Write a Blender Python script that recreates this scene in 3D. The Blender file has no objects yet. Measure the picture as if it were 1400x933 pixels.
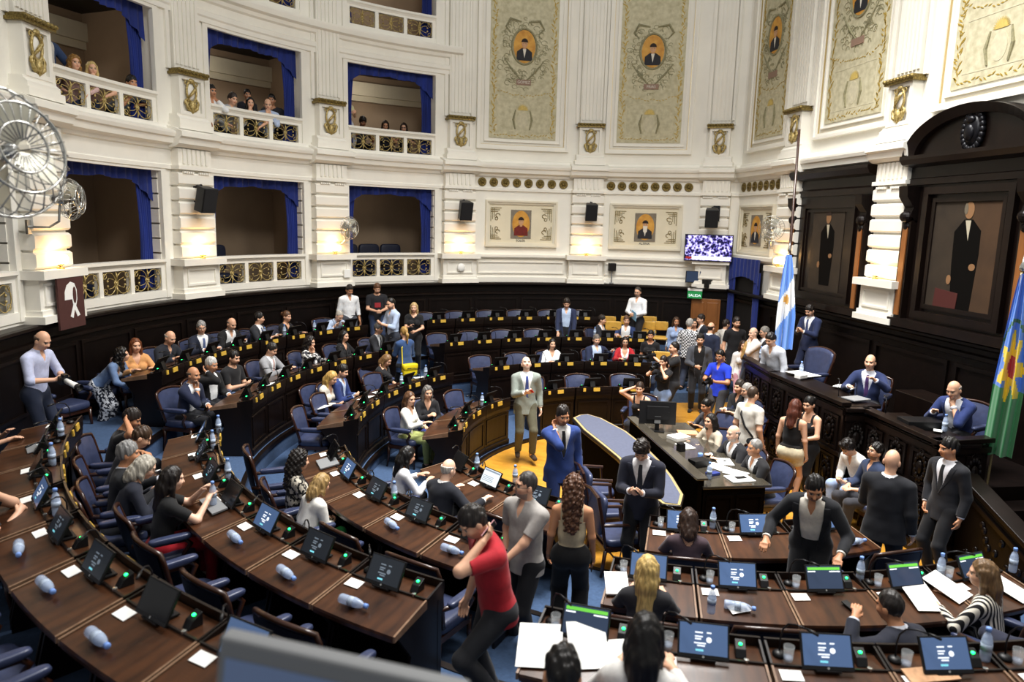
import bpy, bmesh, math, random, os
import numpy as np
from mathutils import Vector, Matrix
from math import sin, cos, pi, radians, degrees, atan2, sqrt, hypot
random.seed(7)
SC = bpy.context.scene
COL = SC.collection
# ---------------------------------------------------------------- room constants (metres)
CX, CY, R, XW, CAMH = 3.87, 10.43, 9.40, 8.83, 4.2
SX, SY = 4.08, 10.5          # centre of the desk rows
FPX, PITCH, YAW, ROLL = 977.0, .1652, .149, .0257
def PP(r, a, z=0.0):
    a = radians(a); return Vector((CX + r*cos(a), CY + r*sin(a), z))
def PS(r, a, z=0.0):
    a = radians(a); return Vector((SX + r*cos(a), SY + r*sin(a), z))
def ray(px, py):
    x = (px-700)/FPX; y = -(py-466.5)/FPX
    cr, sr = cos(ROLL), sin(ROLL); x, y = cr*x-sr*y, sr*x+cr*y
    cp, sp = cos(PITCH), sin(PITCH); fw = cp+y*sp; z = -sp+y*cp
    c, s = cos(YAW), sin(YAW)
    return Vector((x*c+fw*s, -x*s+fw*c, z))
def at_z(px, py, z):
    d = ray(px, py); p = d*((z-CAMH)/d.z); p.z += CAMH; return p
def at_x(px, py, X):
    d = ray(px, py); p = d*(X/d.x); p.z += CAMH; return p
def at_y(px, py, Y):
    d = ray(px, py); p = d*(Y/d.y); p.z += CAMH; return p
def at_r(px, py, r):
    d = ray(px, py); a = d.x**2+d.y**2; b = -(d.x*CX+d.y*CY); c = CX*CX+CY*CY-r*r
    t = (-b+sqrt(max(b*b-a*c, 0)))/a; p = d*t; p.z += CAMH; return p
def pol(p): return hypot(p.x-SX, p.y-SY), degrees(atan2(p.y-SY, p.x-SX)) % 360

# ---------------------------------------------------------------- materials
MATS = {}
def lin(c):
    if isinstance(c, str):
        c = tuple(int(c[i:i+2], 16)/255 for i in (0, 2, 4))
    return tuple((x/12.92 if x <= .04045 else ((x+.055)/1.055)**2.4) for x in c)
def mat(name, col, rough=.6, metal=0, spec=.5, emit=0, var=0, scale=8, bump=0, stretch=None, col2=None, coat=0, trans=0, alpha=1, emit_col=None, sheen=0):
    if name in MATS: return MATS[name]
    m = bpy.data.materials.new(name); MATS[name] = m; m.use_nodes = True
    nt = m.node_tree; b = nt.nodes['Principled BSDF']
    c = lin(col); b.inputs['Base Color'].default_value = (*c, 1)
    b.inputs['Roughness'].default_value = rough; b.inputs['Metallic'].default_value = metal
    b.inputs['Specular IOR Level'].default_value = spec
    if coat: b.inputs['Coat Weight'].default_value = coat; b.inputs['Coat Roughness'].default_value = .12
    if sheen: b.inputs['Sheen Weight'].default_value = sheen
    if trans: b.inputs['Transmission Weight'].default_value = trans
    if alpha < 1: b.inputs['Alpha'].default_value = alpha
    if emit:
        b.inputs['Emission Color'].default_value = (*(lin(emit_col) if emit_col else c), 1); b.inputs['Emission Strength'].default_value = emit
    if var or bump:
        tc = nt.nodes.new('ShaderNodeTexCoord'); mp = nt.nodes.new('ShaderNodeMapping'); n = nt.nodes.new('ShaderNodeTexNoise')
        n.inputs['Scale'].default_value = scale; n.inputs['Detail'].default_value = 4
        if stretch: mp.inputs['Scale'].default_value = stretch
        nt.links.new(tc.outputs['Object'], mp.inputs['Vector']); nt.links.new(mp.outputs[0], n.inputs['Vector'])
        if var:
            r = nt.nodes.new('ShaderNodeValToRGB'); e = r.color_ramp.elements
            d = lin(col2) if col2 else tuple(x*(1-var) for x in c)
            e[0].position, e[1].position = .32, .68
            e[0].color = (*d, 1); e[1].color = (*(min(1, x*(1+.25*var)) for x in c), 1) if not col2 else (*c, 1)
            nt.links.new(n.outputs['Fac'], r.inputs[0]); nt.links.new(r.outputs[0], b.inputs['Base Color'])
        if bump:
            bp = nt.nodes.new('ShaderNodeBump'); bp.inputs['Strength'].default_value = bump; bp.inputs['Distance'].default_value = .02
            nt.links.new(n.outputs['Fac'], bp.inputs['Height']); nt.links.new(bp.outputs[0], b.inputs['Normal'])
    return m
M = dict(
    plaster=mat('ivory_plaster', 'f4f1e7', .55, var=.05, scale=1.5),
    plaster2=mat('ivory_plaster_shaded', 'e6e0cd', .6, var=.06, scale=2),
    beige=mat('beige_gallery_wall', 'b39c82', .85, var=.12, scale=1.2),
    gold=mat('gilded_relief', 'd3c088', .4, .35, var=.35, scale=30, col2='8f7838'),
    oldgold=mat('tarnished_gilding', 'a08c52', .45, .5, var=.4, scale=40, col2='5e5028'),
    velvet=mat('blue_velvet', '1a3184', .8, sheen=.2, var=.4, scale=6, stretch=(1, 1, .2)),
    dark=mat('dark_polished_wood', '170d09', .36, spec=.4, var=.45, scale=5, stretch=(1, 1, .25), coat=.06),
    dark2=mat('dark_carved_wood', '120a08', .42, spec=.28, var=.4, scale=9),
    wood=mat('brown_desk_wood', '54341f', .3, spec=.4, var=.55, scale=2.2, stretch=(1, 4, 1), coat=.12, col2='291810'),
    edge=mat('light_wood_edging', '8c6f58', .3, var=.3, scale=12),
    midwood=mat('amber_wood', '9a6435', .4, var=.4, scale=4, stretch=(1, 1, .2)),
    chairwood=mat('chair_frame_wood', '3a2015', .3, var=.3, scale=10, coat=.3),
    leather=mat('blue_leather', '3f4764', .33, spec=.45, var=.2, scale=14, bump=.08),
    leatherback=mat('dark_blue_leather', '1b2138', .5, var=.2, scale=10),
    carpet=mat('blue_carpet', '42597a', .95, var=.18, scale=25, bump=.1),
    black=mat('black_plastic', '0c0c0f', .45),
    blackmetal=mat('black_metal', '14141a', .35, .3),
    steel=mat('brushed_steel', 'c8c9c6', .25, .9),
    greyplastic=mat('grey_plastic', '8a8c8e', .5),
    white=mat('white_paper', 'f6f6f2', .7),
    plaque=mat('yellow_plaque', 'd6b04a', .45, var=.15, scale=60),
    led=mat('green_indicator_light', '2bff7a', .4, emit=5, emit_col='22f070'),
    lamp=mat('warm_lamp_glass', 'ffe2b0', .4, emit=10, emit_col='ffcf8a'),
    bottle=mat('clear_bottle_plastic', 'c9d9f2', .08, spec=.6, alpha=.42),
    water=mat('bottle_water', 'c2d2ec', .1, alpha=.3),
    bluecap=mat('light_blue_cap', '7fa3e6', .4),
    blab=mat('pale_bottle_label', 'bccbe0', .5, var=.3, scale=60),
    glass=mat('drinking_glass', 'eef3f5', .03, spec=.8, alpha=.16),
    yellowseat=mat('yellow_vinyl', 'd3a94f', .5, var=.15, scale=12),
    felt=mat('blue_grey_felt', '585d70', .9, var=.12, scale=30),
    goldtrim=mat('pale_gold_trim', 'cdb886', .35, .4),
    canvas=mat('pale_painted_canvas', 'd6d0b4', .85, var=.5, scale=9, col2='bcb596'),
    cream=mat('cream_panel', 'e9e1c8', .7, var=.06, scale=3),
    sun=mat('sun_yellow', 'd6bd6c', .6, var=.2, scale=20),
    ornament=mat('grey_painted_scroll', '9b9676', .8, var=.3, scale=25),
    portrait=mat('amber_portrait_ground', 'c58a35', .6, var=.4, scale=6, col2='e0ad4f'),
    portraitgrey=mat('grey_portrait_ground', '8a8274', .7, var=.2, scale=8),
    paintskin=mat('painted_skin', 'd0a37c', .7, var=.2, scale=30),
    paintdark=mat('painted_dark_coat', '2a2a30', .7, var=.2, scale=20),
    painthair=mat('painted_dark_hair', '2b1d16', .7),
    paintwhite=mat('painted_white_linen', 'e3ddd0', .7),
    paintred=mat('painted_red_cloth', '7a241c', .7, var=.3, scale=12),
    navyc=mat('navy_letters', '3d3a3a', .7),
    brownsign=mat('brown_banner', '53302c', .8, var=.1, scale=10),
    signgreen=mat('exit_sign_green', '1f8a4a', .5, emit=.35, emit_col='1f8a4a'),
    redstat=mat('status_red', 'c03030', .5),
)
def wood_floor():
    m = bpy.data.materials.new('parquet_floor'); m.use_nodes = True; nt = m.node_tree; b = nt.nodes['Principled BSDF']
    tc = nt.nodes.new('ShaderNodeTexCoord'); mp = nt.nodes.new('ShaderNodeMapping'); mp.inputs['Rotation'].default_value = (0, 0, .6)
    br = nt.nodes.new('ShaderNodeTexBrick'); br.inputs['Scale'].default_value = 3.0; br.inputs['Mortar Size'].default_value = .004
    br.inputs['Color1'].default_value = (*lin('c9953a'), 1); br.inputs['Color2'].default_value = (*lin('b98430'), 1); br.inputs['Mortar'].default_value = (*lin('9a6a22'), 1)
    br.inputs['Brick Width'].default_value = 1.0; br.inputs['Row Height'].default_value = .25
    nt.links.new(tc.outputs['Object'], mp.inputs[0]); nt.links.new(mp.outputs[0], br.inputs[0]); nt.links.new(br.outputs[0], b.inputs['Base Color'])
    b.inputs['Roughness'].default_value = .32
    return m
M['parquet'] = wood_floor()

# ---------------------------------------------------------------- mesh builder
class MB:
    def __init__(s): s.v = []; s.f = []; s.m = []; s.cur = 0
    def add(s, vs, fs):
        n = len(s.v); s.v += [tuple(p) for p in vs]
        for f in fs: s.f.append(tuple(i+n for i in f)); s.m.append(s.cur)
    def hexa(s, p):
        s.add(p, [(0, 3, 2, 1), (4, 5, 6, 7), (0, 1, 5, 4), (1, 2, 6, 5), (2, 3, 7, 6), (3, 0, 4, 7)])
    def box(s, x0, x1, y0, y1, z0, z1):
        s.hexa([(x0, y0, z0), (x1, y0, z0), (x1, y1, z0), (x0, y1, z0), (x0, y0, z1), (x1, y0, z1), (x1, y1, z1), (x0, y1, z1)])
    def obox(s, c, size, rz=0, rx=0, ry=0):
        m = Matrix.Rotation(rz, 3, 'Z') @ Matrix.Rotation(ry, 3, 'Y') @ Matrix.Rotation(rx, 3, 'X'); c = Vector(c)
        h = [x/2 for x in size]
        s.hexa([c + m @ Vector((a*h[0], b*h[1], d*h[2])) for d in (-1, 1) for a, b in ((-1, -1), (1, -1), (1, 1), (-1, 1))])
    def ubox(s, u0, u1, o0, o1, z0, z1, step=.3):
        n = max(1, int(math.ceil(abs(u1-u0)/step))); s.sweep([(o0, z0), (o1, z0), (o1, z1), (o0, z1)], [u0+(u1-u0)*i/n for i in range(n+1)])
    def sweep(s, prof, us):
        k = len(prof); vs = [(u, o, z) for u in us for o, z in prof]; fs = []
        for i in range(len(us)-1):
            for j in range(k): fs.append((i*k+j, i*k+(j+1) % k, (i+1)*k+(j+1) % k, (i+1)*k+j))
        fs.append(tuple(range(k))[::-1]); fs.append(tuple((len(us)-1)*k+j for j in range(k)))
        s.add(vs, fs)
    def mould(s, u0, u1, prof, step=.3):
        n = max(1, int(math.ceil(abs(u1-u0)/step))); s.sweep(prof, [u0+(u1-u0)*i/n for i in range(n+1)])
    def frame(s, u0, u1, z0, z1, w, o0, o1):
        s.ubox(u0, u1, o0, o1, z0, z0+w); s.ubox(u0, u1, o0, o1, z1-w, z1)
        s.ubox(u0, u0+w, o0, o1, z0+w, z1-w); s.ubox(u1-w, u1, o0, o1, z0+w, z1-w)
    def prism(s, poly, z0, z1, z1s=None):
        n = len(poly); s.add([(x, y, z0) for x, y in poly]+[(x, y, z1) for x, y in poly],
              [tuple(range(n))[::-1], tuple(range(n, 2*n))]+[(i, (i+1) % n, (i+1) % n+n, i+n) for i in range(n)])
    def vprism(s, poly, o0, o1):     # polygon in (u,z), extruded along out
        n = len(poly); s.add([(x, o0, z) for x, z in poly]+[(x, o1, z) for x, z in poly],
              [tuple(range(n)), tuple(range(n, 2*n))[::-1]]+[(i, (i+1) % n, (i+1) % n+n, i+n) for i in range(n)])
    def tube(s, pts, r, n=8, closed=False):
        pts = [Vector(p) for p in pts]; k = len(pts); rs = r if isinstance(r, (list, tuple)) else [r]*k
        vs = []; prev = None
        for i, p in enumerate(pts):
            t = (pts[(i+1) % k]-pts[i-1]) if closed else (pts[min(i+1, k-1)]-pts[max(i-1, 0)])
            if t.length < 1e-9: t = Vector((0, 0, 1))
            t.normalize()
            if prev is None: prev = t.orthogonal()
            nn = prev - t*prev.dot(t)
            if nn.length < 1e-6: nn = t.orthogonal()
            nn.normalize(); prev = nn; b = t.cross(nn)
            for j in range(n):
                a = 2*pi*j/n; vs.append(p+(nn*cos(a)+b*sin(a))*rs[i])
        fs = []
        for i in range(k if closed else k-1):
            i2 = (i+1) % k
            for j in range(n): fs.append((i*n+j, i*n+(j+1) % n, i2*n+(j+1) % n, i2*n+j))
        if not closed: fs.append(tuple(range(n))[::-1]); fs.append(tuple((k-1)*n+j for j in range(n)))
        s.add(vs, fs)
    def ring(s, c, ru, rv, r, U=(1, 0, 0), V=(0, 0, 1), n=20, m=6, a0=0, a1=360):
        c = Vector(c); U = Vector(U); V = Vector(V); full = abs(a1-a0) >= 359
        k = n if full else n+1
        s.tube([c+U*ru*cos(radians(a0+(a1-a0)*i/n))+V*rv*sin(radians(a0+(a1-a0)*i/n)) for i in range(k)], r, m, full)
    def lathe(s, prof, n=16, c=(0, 0, 0), axis=None):
        m = Vector((0, 0, 1)).rotation_difference(Vector(axis)).to_matrix() if axis else Matrix.Identity(3)
        c = Vector(c); k = len(prof); vs = [c + m @ Vector((r*cos(2*pi*j/n), r*sin(2*pi*j/n), z)) for r, z in prof for j in range(n)]
        fs = [(i*n+j, i*n+(j+1) % n, (i+1)*n+(j+1) % n, (i+1)*n+j) for i in range(k-1) for j in range(n)]
        if prof[0][0] > 1e-5: fs.append(tuple(range(n))[::-1])
        if prof[-1][0] > 1e-5: fs.append(tuple((k-1)*n+j for j in range(n)))
        s.add(vs, fs)
    def ball(s, c, r, nu=12, nv=8, e=1.0, rot=None):
        rr = r if isinstance(r, (list, tuple)) else (r, r, r); c = Vector(c)
        q = lambda x: math.copysign(abs(x)**e, x)
        vs = []; 
        for i in range(nv+1):
            t = -pi/2+pi*i/nv
            for j in range(nu):
                a = 2*pi*j/nu+pi/nu; p = Vector((rr[0]*q(cos(t))*q(cos(a)), rr[1]*q(cos(t))*q(sin(a)), rr[2]*q(sin(t))))
                vs.append(c+(rot @ p if rot else p))
        fs = [(i*nu+j, i*nu+(j+1) % nu, (i+1)*nu+(j+1) % nu, (i+1)*nu+j) for i in range(nv) for j in range(nu)]
        s.add(vs, fs)
    def rbox(s, c, size, rot=None, e=.35, nu=20, nv=10): s.ball(c, [x/2 for x in size], nu, nv, e, rot)
    def sheet(s, grid, thick=None):
        h = len(grid); w = len(grid[0]); vs = [p for row in grid for p in row]
        s.add(vs, [(i*w+j, i*w+j+1, (i+1)*w+j+1, (i+1)*w+j) for i in range(h-1) for j in range(w-1)])
    def arcbox(s, r0, r1, a0, a1, z0, z1, step=3.0, PP=None):
        PP = PP or globals()['PP']
        n = max(1, int(math.ceil(abs(a1-a0)/step))); vs = []
        for i in range(n+1):
            a = a0+(a1-a0)*i/n
            for r, z in ((r0, z0), (r1, z0), (r1, z1), (r0, z1)): vs.append(PP(r, a, z))
        fs = [(i*4+j, i*4+(j+1) % 4, (i+1)*4+(j+1) % 4, (i+1)*4+j) for i in range(n) for j in range(4)]
        fs += [(3, 2, 1, 0), (n*4, n*4+1, n*4+2, n*4+3)]
        s.add(vs, fs)
    def xf(s, fn, start=0):
        for i in range(start, len(s.v)): s.v[i] = tuple(fn(s.v[i]))
        return s
    def build(s, name, mats, parent=None, origin=None, smooth=False, bevel=0, auto=False):
        mats = mats if isinstance(mats, (list, tuple)) else [mats]
        me = bpy.data.meshes.new(name)
        if auto and s.v:
            xs, ys, zs = zip(*s.v); origin = Vector(((min(xs)+max(xs))/2, (min(ys)+max(ys))/2, min(zs)))
        off = Vector(origin) if origin is not None else Vector((0, 0, 0))
        if parent is not None and auto: off = Vector(parent.get('_o', (0, 0, 0)))
        me.from_pydata([tuple(Vector(p)-off) for p in s.v], [], s.f)
        bm = bmesh.new(); bm.from_mesh(me); bmesh.ops.remove_doubles(bm, verts=bm.verts, dist=1e-5); 
        bmesh.ops.recalc_face_normals(bm, faces=bm.faces)
        bm.to_mesh(me); bm.free()
        for m in mats: me.materials.append(m)
        if len(mats) > 1 and len(me.polygons) == len(s.m): me.polygons.foreach_set('material_index', s.m)
        if smooth: me.polygons.foreach_set('use_smooth', [True]*len(me.polygons))
        o = bpy.data.objects.new(name, me); COL.objects.link(o)
        if parent is not None: o.parent = parent
        elif origin is not None: o.location = off
        if bevel:
            b = o.modifiers.new('bevel', 'BEVEL'); b.width = bevel; b.segments = 2; b.limit_method = 'ANGLE'
        return o
ALL = []
def tag(o, label=None, cat=None, group=None, kind=None):
    if label: o['label'] = label
    if cat: o['category'] = cat
    if group: o['group'] = group
    if kind: o['kind'] = kind
    return o
def thing(name, label, cat, loc=(0, 0, 0), rz=0, group=None):
    o = bpy.data.objects.new(name, None); o.empty_display_size = .1; COL.objects.link(o)
    o.location = loc; o.rotation_euler = (0, 0, rz); return tag(o, label, cat, group)
def wthing(name, label, cat, group, w, fn, c):
    """thing whose parts are built in wall space (u, out, z) and mapped with fn; c = wall-space origin"""
    o = thing(name, label, cat, fn(c), 0, group); o['_o'] = tuple(fn(c)); return o
def part(mb, name, mats, parent, fn, smooth=False, bevel=0):
    mb.xf(fn); off = Vector(parent['_o']); mb.xf(lambda p: Vector(p)-off)
    return mb.build(name, mats, parent, smooth=smooth, bevel=bevel)
def dup(o, loc, rz, label=None, group=None, parent=None):
    c = o.copy(); COL.objects.link(c)
    if parent is not None: c.parent = parent
    else: c.location = loc; c.rotation_euler = (0, 0, rz)
    if label: c['label'] = label
    if group: c['group'] = group
    for ch in list(o.children): dup(ch, None, None, None, None, c)
    return c
def struct(mb, name, mats, parent=None, smooth=False, auto=False, bevel=0):
    o = mb.build(name, mats, parent, smooth=smooth, auto=auto, bevel=bevel)
    if parent is None: o['kind'] = 'structure'
    return o
ORD = ['first', 'second', 'third', 'fourth', 'fifth', 'sixth', 'seventh', 'eighth', 'ninth', 'tenth', 'eleventh', 'twelfth']
# ================================================================ ROOM SHELL
def curved(ac): return lambda p: PP(R-p[1], ac-degrees(p[0]/R), p[2])
def rightw(yc): return lambda p: Vector((XW-p[1], yc-p[0], p[2]))
CA = PP(R, 58.6); CB = Vector((XW, 18.43, 0)); CD = (CB-CA).normalized(); CN = Vector((CD.y, -CD.x, 0)); CL = (CB-CA).length
def corner(p): q = CA+CD*p[0]+CN*p[1]; return Vector((q.x, q.y, p[2]))
def ua(ac, a): return radians(ac-a)*R
ARC0 = 203                                   # gallery arc starts here (behind the picture's left edge)
PIL = [194.4, 172.2, 149.8, 127.6, 105.5]          # gallery pilasters
BAYS = [(183.3, 7.3), (161.3, 7.3), (138.8, 7.2), (116.8, 7.3)]   # opening centre, half angle
# ---- floors
m = MB(); m.prism([(-9, -6), (10, -6), (10, 19), (-9, 19)], -.1, 0); struct(m, 'floor', M['carpet'])
m = MB(); m.prism([PS(3.12, a)[:2] for a in range(78, 285, 6)]+[(6.6, 7.2), (8.7, 7.2), (8.7, 17.5), (6.2, 17.0)], 0, .006); struct(m, 'floor_parquet', M['parquet'])
TIER = [(3.15, 4.75, .05, 74, 292), (4.75, 6.32, .26, 73, 298), (6.32, 7.85, .56, 68, 294), (7.85, 9.75, .865, 60, 268)]
for i, (r0, r1, z, a0, a1) in enumerate(TIER):
    m = MB(); m.arcbox(r0, r1+.05, a0, a1, 0, z, PP=PS); struct(m, 'floor_tier', M['carpet'])
    m = MB(); m.arcbox(r0-.02, r0+.05, a0, a1, z-.06, z+.01, PP=PS); struct(m, 'trim_%d' % (60+i), M['dark'])
m = MB(); m.box(5.6, 8.8, 15.95, 18.6, 0, .25); struct(m, 'floor_landing', M['carpet'])
# ---- main walls
def wallpiece(name, a0, a1, o0, o1, z0, z1, mt='plaster'):
    m = MB(); m.arcbox(R-o1, R-o0, a0, a1, z0, z1); return struct(m, name, M[mt])
wallpiece('wall_rear', 58.4, 106, -.35, 0, 0, 11.6)
m = MB(); m.ubox(-.02, CL+.3, -.35, 0, 0, 11.6); m.xf(corner); struct(m, 'wall_corner', M['plaster'])
m = MB(); m.ubox(0, 20, -.35, 0, 0, 11.6, 5); m.xf(rightw(18.43)); struct(m, 'wall_right', M['plaster'])
for i, (a0, a1) in enumerate([(p-3.45, p+3.45) for p in PIL[:4]] + [(105, 109.2)]):
    wallpiece('wall_gallery_pier', a0, a1, -.5, 0, 2.3, 11.6)
wallpiece('wall_left_band', 105, ARC0, -.16, 0, 5.06, 5.75); wallpiece('wall_left_band', 105, ARC0, -.16, 0, 7.93, 8.62)
wallpiece('wall_left_band', 105, ARC0, -.5, 0, 2.3, 2.62)
# gallery interior
for z0, z1, n in ((2.1, 2.35, 'floor_gallery'), (5.1, 5.45, 'floor_gallery'), (8.1, 8.4, 'floor_gallery'), (11.5, 11.7, 'ceiling')):
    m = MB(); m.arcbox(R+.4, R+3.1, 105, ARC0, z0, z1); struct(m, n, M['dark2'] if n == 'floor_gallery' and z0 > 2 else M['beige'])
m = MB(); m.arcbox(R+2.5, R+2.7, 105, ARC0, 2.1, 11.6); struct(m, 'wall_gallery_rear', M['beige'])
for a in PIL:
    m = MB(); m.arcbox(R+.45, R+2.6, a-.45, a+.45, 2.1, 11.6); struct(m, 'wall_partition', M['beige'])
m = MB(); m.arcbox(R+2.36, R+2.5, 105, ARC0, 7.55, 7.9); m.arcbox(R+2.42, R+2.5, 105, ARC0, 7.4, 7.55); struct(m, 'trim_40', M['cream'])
# ---- dark wainscot and ledge under the gallery
def wains(mb, us, fn_z0=0):
    pass
m = MB(); m.arcbox(R-.07, R+.2, 58.6, 207, 0, 2.46); struct(m, 'wall_left_wainscot', M['dark2'])
m = MB()
for a in np.arange(62, 206, 8.2):
    u0, u1 = ua(120, a+7.6), ua(120, a)
    m.frame(u0, u1, 1.25, 2.12, .05, .07, .1)
m.mould(ua(120, 200), ua(120, 58.6), [(.07, 2.2), (.13, 2.22), (.13, 2.27), (.07, 2.29)])
m.xf(curved(120)); struct(m, 'trim_41', M['dark'])
m = MB(); m.mould(ua(120, 207), ua(120, 58.6), [(-.2, 2.46), (.2, 2.46), (.24, 2.49), (.24, 2.53), (.2, 2.55), (-.2, 2.55)]); m.xf(curved(120)); struct(m, 'trim_42', M['dark'])
m = MB(); m.ubox(-.1, CL, -.1, .07, 0, 2.46); m.mould(-.1, CL+.2, [(-.2, 2.46), (.2, 2.46), (.24, 2.5), (.2, 2.55), (-.2, 2.55)]); m.xf(corner); struct(m, 'wall_corner_wainscot', M['dark2'])
m = MB(); m.ubox(0, 18, -.05, .07, 0, 2.46, 5); m.mould(0, 18, [(-.2, 2.46), (.2, 2.46), (.24, 2.49), (.24, 2.53), (.2, 2.56), (-.2, 2.56)], 5)
m.mould(0, 18, [(.07, 2.26), (.14, 2.28), (.14, 2.34), (.07, 2.36)], 5)
for u in np.arange(2.3, 14, 2.0): m.frame(u, u+1.85, .8, 2.15, .06, .07, .11)
m.xf(rightw(18.43)); struct(m, 'wall_right_wainscot', M['dark2'])
# ---- entablature profiles, swept along the whole wall
ENT = [(0, 5.02), (.05, 5.03), (.05, 5.1), (.03, 5.12), (.03, 5.38), (.07, 5.4), (.09, 5.46), (.2, 5.5), (.22, 5.6), (.26, 5.62), (.28, 5.68), (.28, 5.72), (.08, 5.78), (.06, 5.84), (0, 5.86)]
TOP = [(0, 7.9), (.06, 7.91), (.06, 8.0), (.09, 8.03), (.09, 8.12), (.04, 8.15), (.04, 8.3), (.1, 8.33), (.12, 8.4), (.22, 8.43), (.24, 8.52), (.24, 8.57), (.06, 8.62), (0, 8.63)]
DADO = [(0, 3.2), (.06, 3.2), (.1, 3.24), (.1, 3.3), (.05, 3.33), (0, 3.34)]
m = MB(); m.mould(ua(120, ARC0), ua(120, 58.5), ENT); m.xf(curved(120)); struct(m, 'trim_1', M['plaster'])
m = MB(); m.mould(-.03, CL+.02, ENT); m.xf(corner); struct(m, 'trim_2', M['plaster'])
m = MB(); m.mould(0, 6.9, ENT); m.xf(rightw(18.43)); struct(m, 'trim_3', M['plaster'])
m = MB(); m.mould(9.6, 18, ENT); m.xf(rightw(18.43)); struct(m, 'trim_4', M['plaster'])
m = MB(); m.mould(ua(120, ARC0), ua(120, 105.2), TOP); m.xf(curved(120)); struct(m, 'trim_5', M['plaster'])
m = MB(); m.mould(ua(120, 105), ua(120, 58.5), DADO); m.mould(ua(120, 105), ua(120, 58.5), [(0, 2.55), (.06, 2.55), (.06, 2.68), (.02, 2.7), (0, 2.7)])
for a0, a1 in ((101.9, 86.8), (79.8, 65.6)): m.frame(ua(120, a0), ua(120, a1), 2.78, 3.12, .035, 0, .035)
m.xf(curved(120)); struct(m, 'trim_6', M['plaster'])
m = MB(); m.mould(0, CL, DADO); m.mould(0, CL, [(0, 2.55), (.06, 2.55), (.06, 2.68), (0, 2.7)]); m.xf(corner); struct(m, 'trim_7', M['plaster'])
m = MB(); m.mould(.0, 2.4, [(0, 3.34), (.1, 3.34), (.14, 3.4), (.14, 3.48), (.05, 3.52), (0, 3.52)]); m.xf(rightw(18.43)); struct(m, 'trim_8', M['plaster'])
# ---- pilasters
def cartouche(m):
    z0, z1 = 6.14, 6.72
    m.cur = 1; m.ball((0, .17, 6.5), (.1, .05, .16), 14, 8)
    m.cur = 0
    m.ring((0, .2, 6.5), .12, .19, .022, n=20); m.tube([(-.1, .22, 6.38), (-.03, .25, 6.47), (.04, .25, 6.54), (.1, .22, 6.62)], [.015, .03, .03, .015])
    m.ball((0, .2, 6.7), (.08, .05, .05), 8, 6)
    for s in (-1, 1):
        m.tube([(s*.03, .19, 6.14), (s*.12, .21, 6.2), (s*.15, .2, 6.32), (s*.09, .21, 6.4)], [.035, .03, .022, .012])
        m.ring((s*.13, .2, 6.3), .045, .05, .014, n=10); m.ring((s*.12, .2, 6.66), .035, .035, .013, n=10)
    m.lathe([(.0, 6.08), (.05, 6.14), (.075, 6.24), (.05, 6.32), (0, 6.35)], 8, (0, .2, 0))
def pilaster(n, fn, lower=True, upper=True, lw=.48, uw=.31):
    m = MB()
    if lower:
        m.ubox(-lw-.06, lw+.06, 0, .32, 2.55, 2.66); m.ubox(-lw-.02, lw+.02, 0, .27, 2.66, 2.74); m.ubox(-lw, lw, 0, .24, 2.74, 3.2)
        m.frame(-lw+.1, lw-.1, 2.8, 3.14, .04, .24, .27); m.ubox(-lw-.09, lw+.09, 0, .37, 3.2, 3.33)
        m.ubox(-lw+.08, lw-.08, 0, .15, 3.33, 5.06)
        for k in range(6):
            z = 3.34+k*.279; a = .035
            m.sweep([(0, z), (.17, z), (.215, z+a), (.215, z+.245-a), (.17, z+.245), (0, z+.245)], [-lw+.03, lw-.03])
        for s in (-.2, .2):
            for k in range(5): m.ubox(s-.13+k*.055, s-.09+k*.055, .2, .25, 4.96, 5.0)
        m.ubox(-lw+.02, lw-.02, 0, .25, 5.03, 5.1); m.ubox(-lw+.06, lw-.06, 0, .2, 5.1, 5.42)
        for k in range(6): m.ubox(-.32+k*.115, -.26+k*.115, .2, .235, 5.14, 5.42)
        m.mould(-lw-.05, lw+.05, [(0, 5.42), (.24, 5.44), (.34, 5.5), (.36, 5.6), (.42, 5.63), (.42, 5.72), (.2, 5.8), (0, 5.84)])
    if upper:
        m.ubox(-uw-.12, uw+.12, 0, .3, 5.78, 5.9); m.mould(-uw-.08, uw+.08, [(0, 5.9), (.26, 5.9), (.26, 5.98), (.2, 6.03), (.2, 6.06), (0, 6.06)])
        m.ubox(-uw, uw, 0, .15, 6.06, 6.78); m.frame(-uw, uw, 6.06, 6.78, .07, .15, .21); 
        m.ubox(-uw+.02, uw-.02, 0, .1, 6.88, 11.5)
        for k in range(6): m.ubox(-uw+.05+k*.1, -uw+.11+k*.1, .1, .13, 6.98, 11.5)
        m.ubox(-uw-.1, -uw-.02, 0, .06, 6.88, 11.5); m.ubox(uw+.02, uw+.1, 0, .06, 6.88, 11.5)
    o = wthing('trim_%d' % n, None, None, None, 1, fn, (0, .1, 2.55)); o['kind'] = 'structure'
    part(m, 'shaft', M['plaster'], o, fn)
    if upper:
        m = MB(); cartouche(m); part(m, 'cartouche', [M['gold'], M['plaster']], o, fn, smooth=True)
        m = MB(); m.ubox(-uw-.07, uw+.07, 0, .27, 6.78, 6.83); 
        for k in range(9): m.ball((-uw-.04+k*(2*uw+.08)/8, .27, 6.85), (.045, .05, .04), 8, 6)
        m.ubox(-uw-.03, uw+.03, 0, .24, 6.83, 6.89); part(m, 'leaf_cornice', M['oldgold'], o, fn)
    return o
for k, a in enumerate(PIL): pilaster(10+k, curved(a))
pilaster(15, curved(83.2)); pilaster(16, curved(61.9), lw=.42, uw=.27)
pilaster(17, rightw(15.58), lw=.46); pilaster(18, rightw(12.05))
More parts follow.
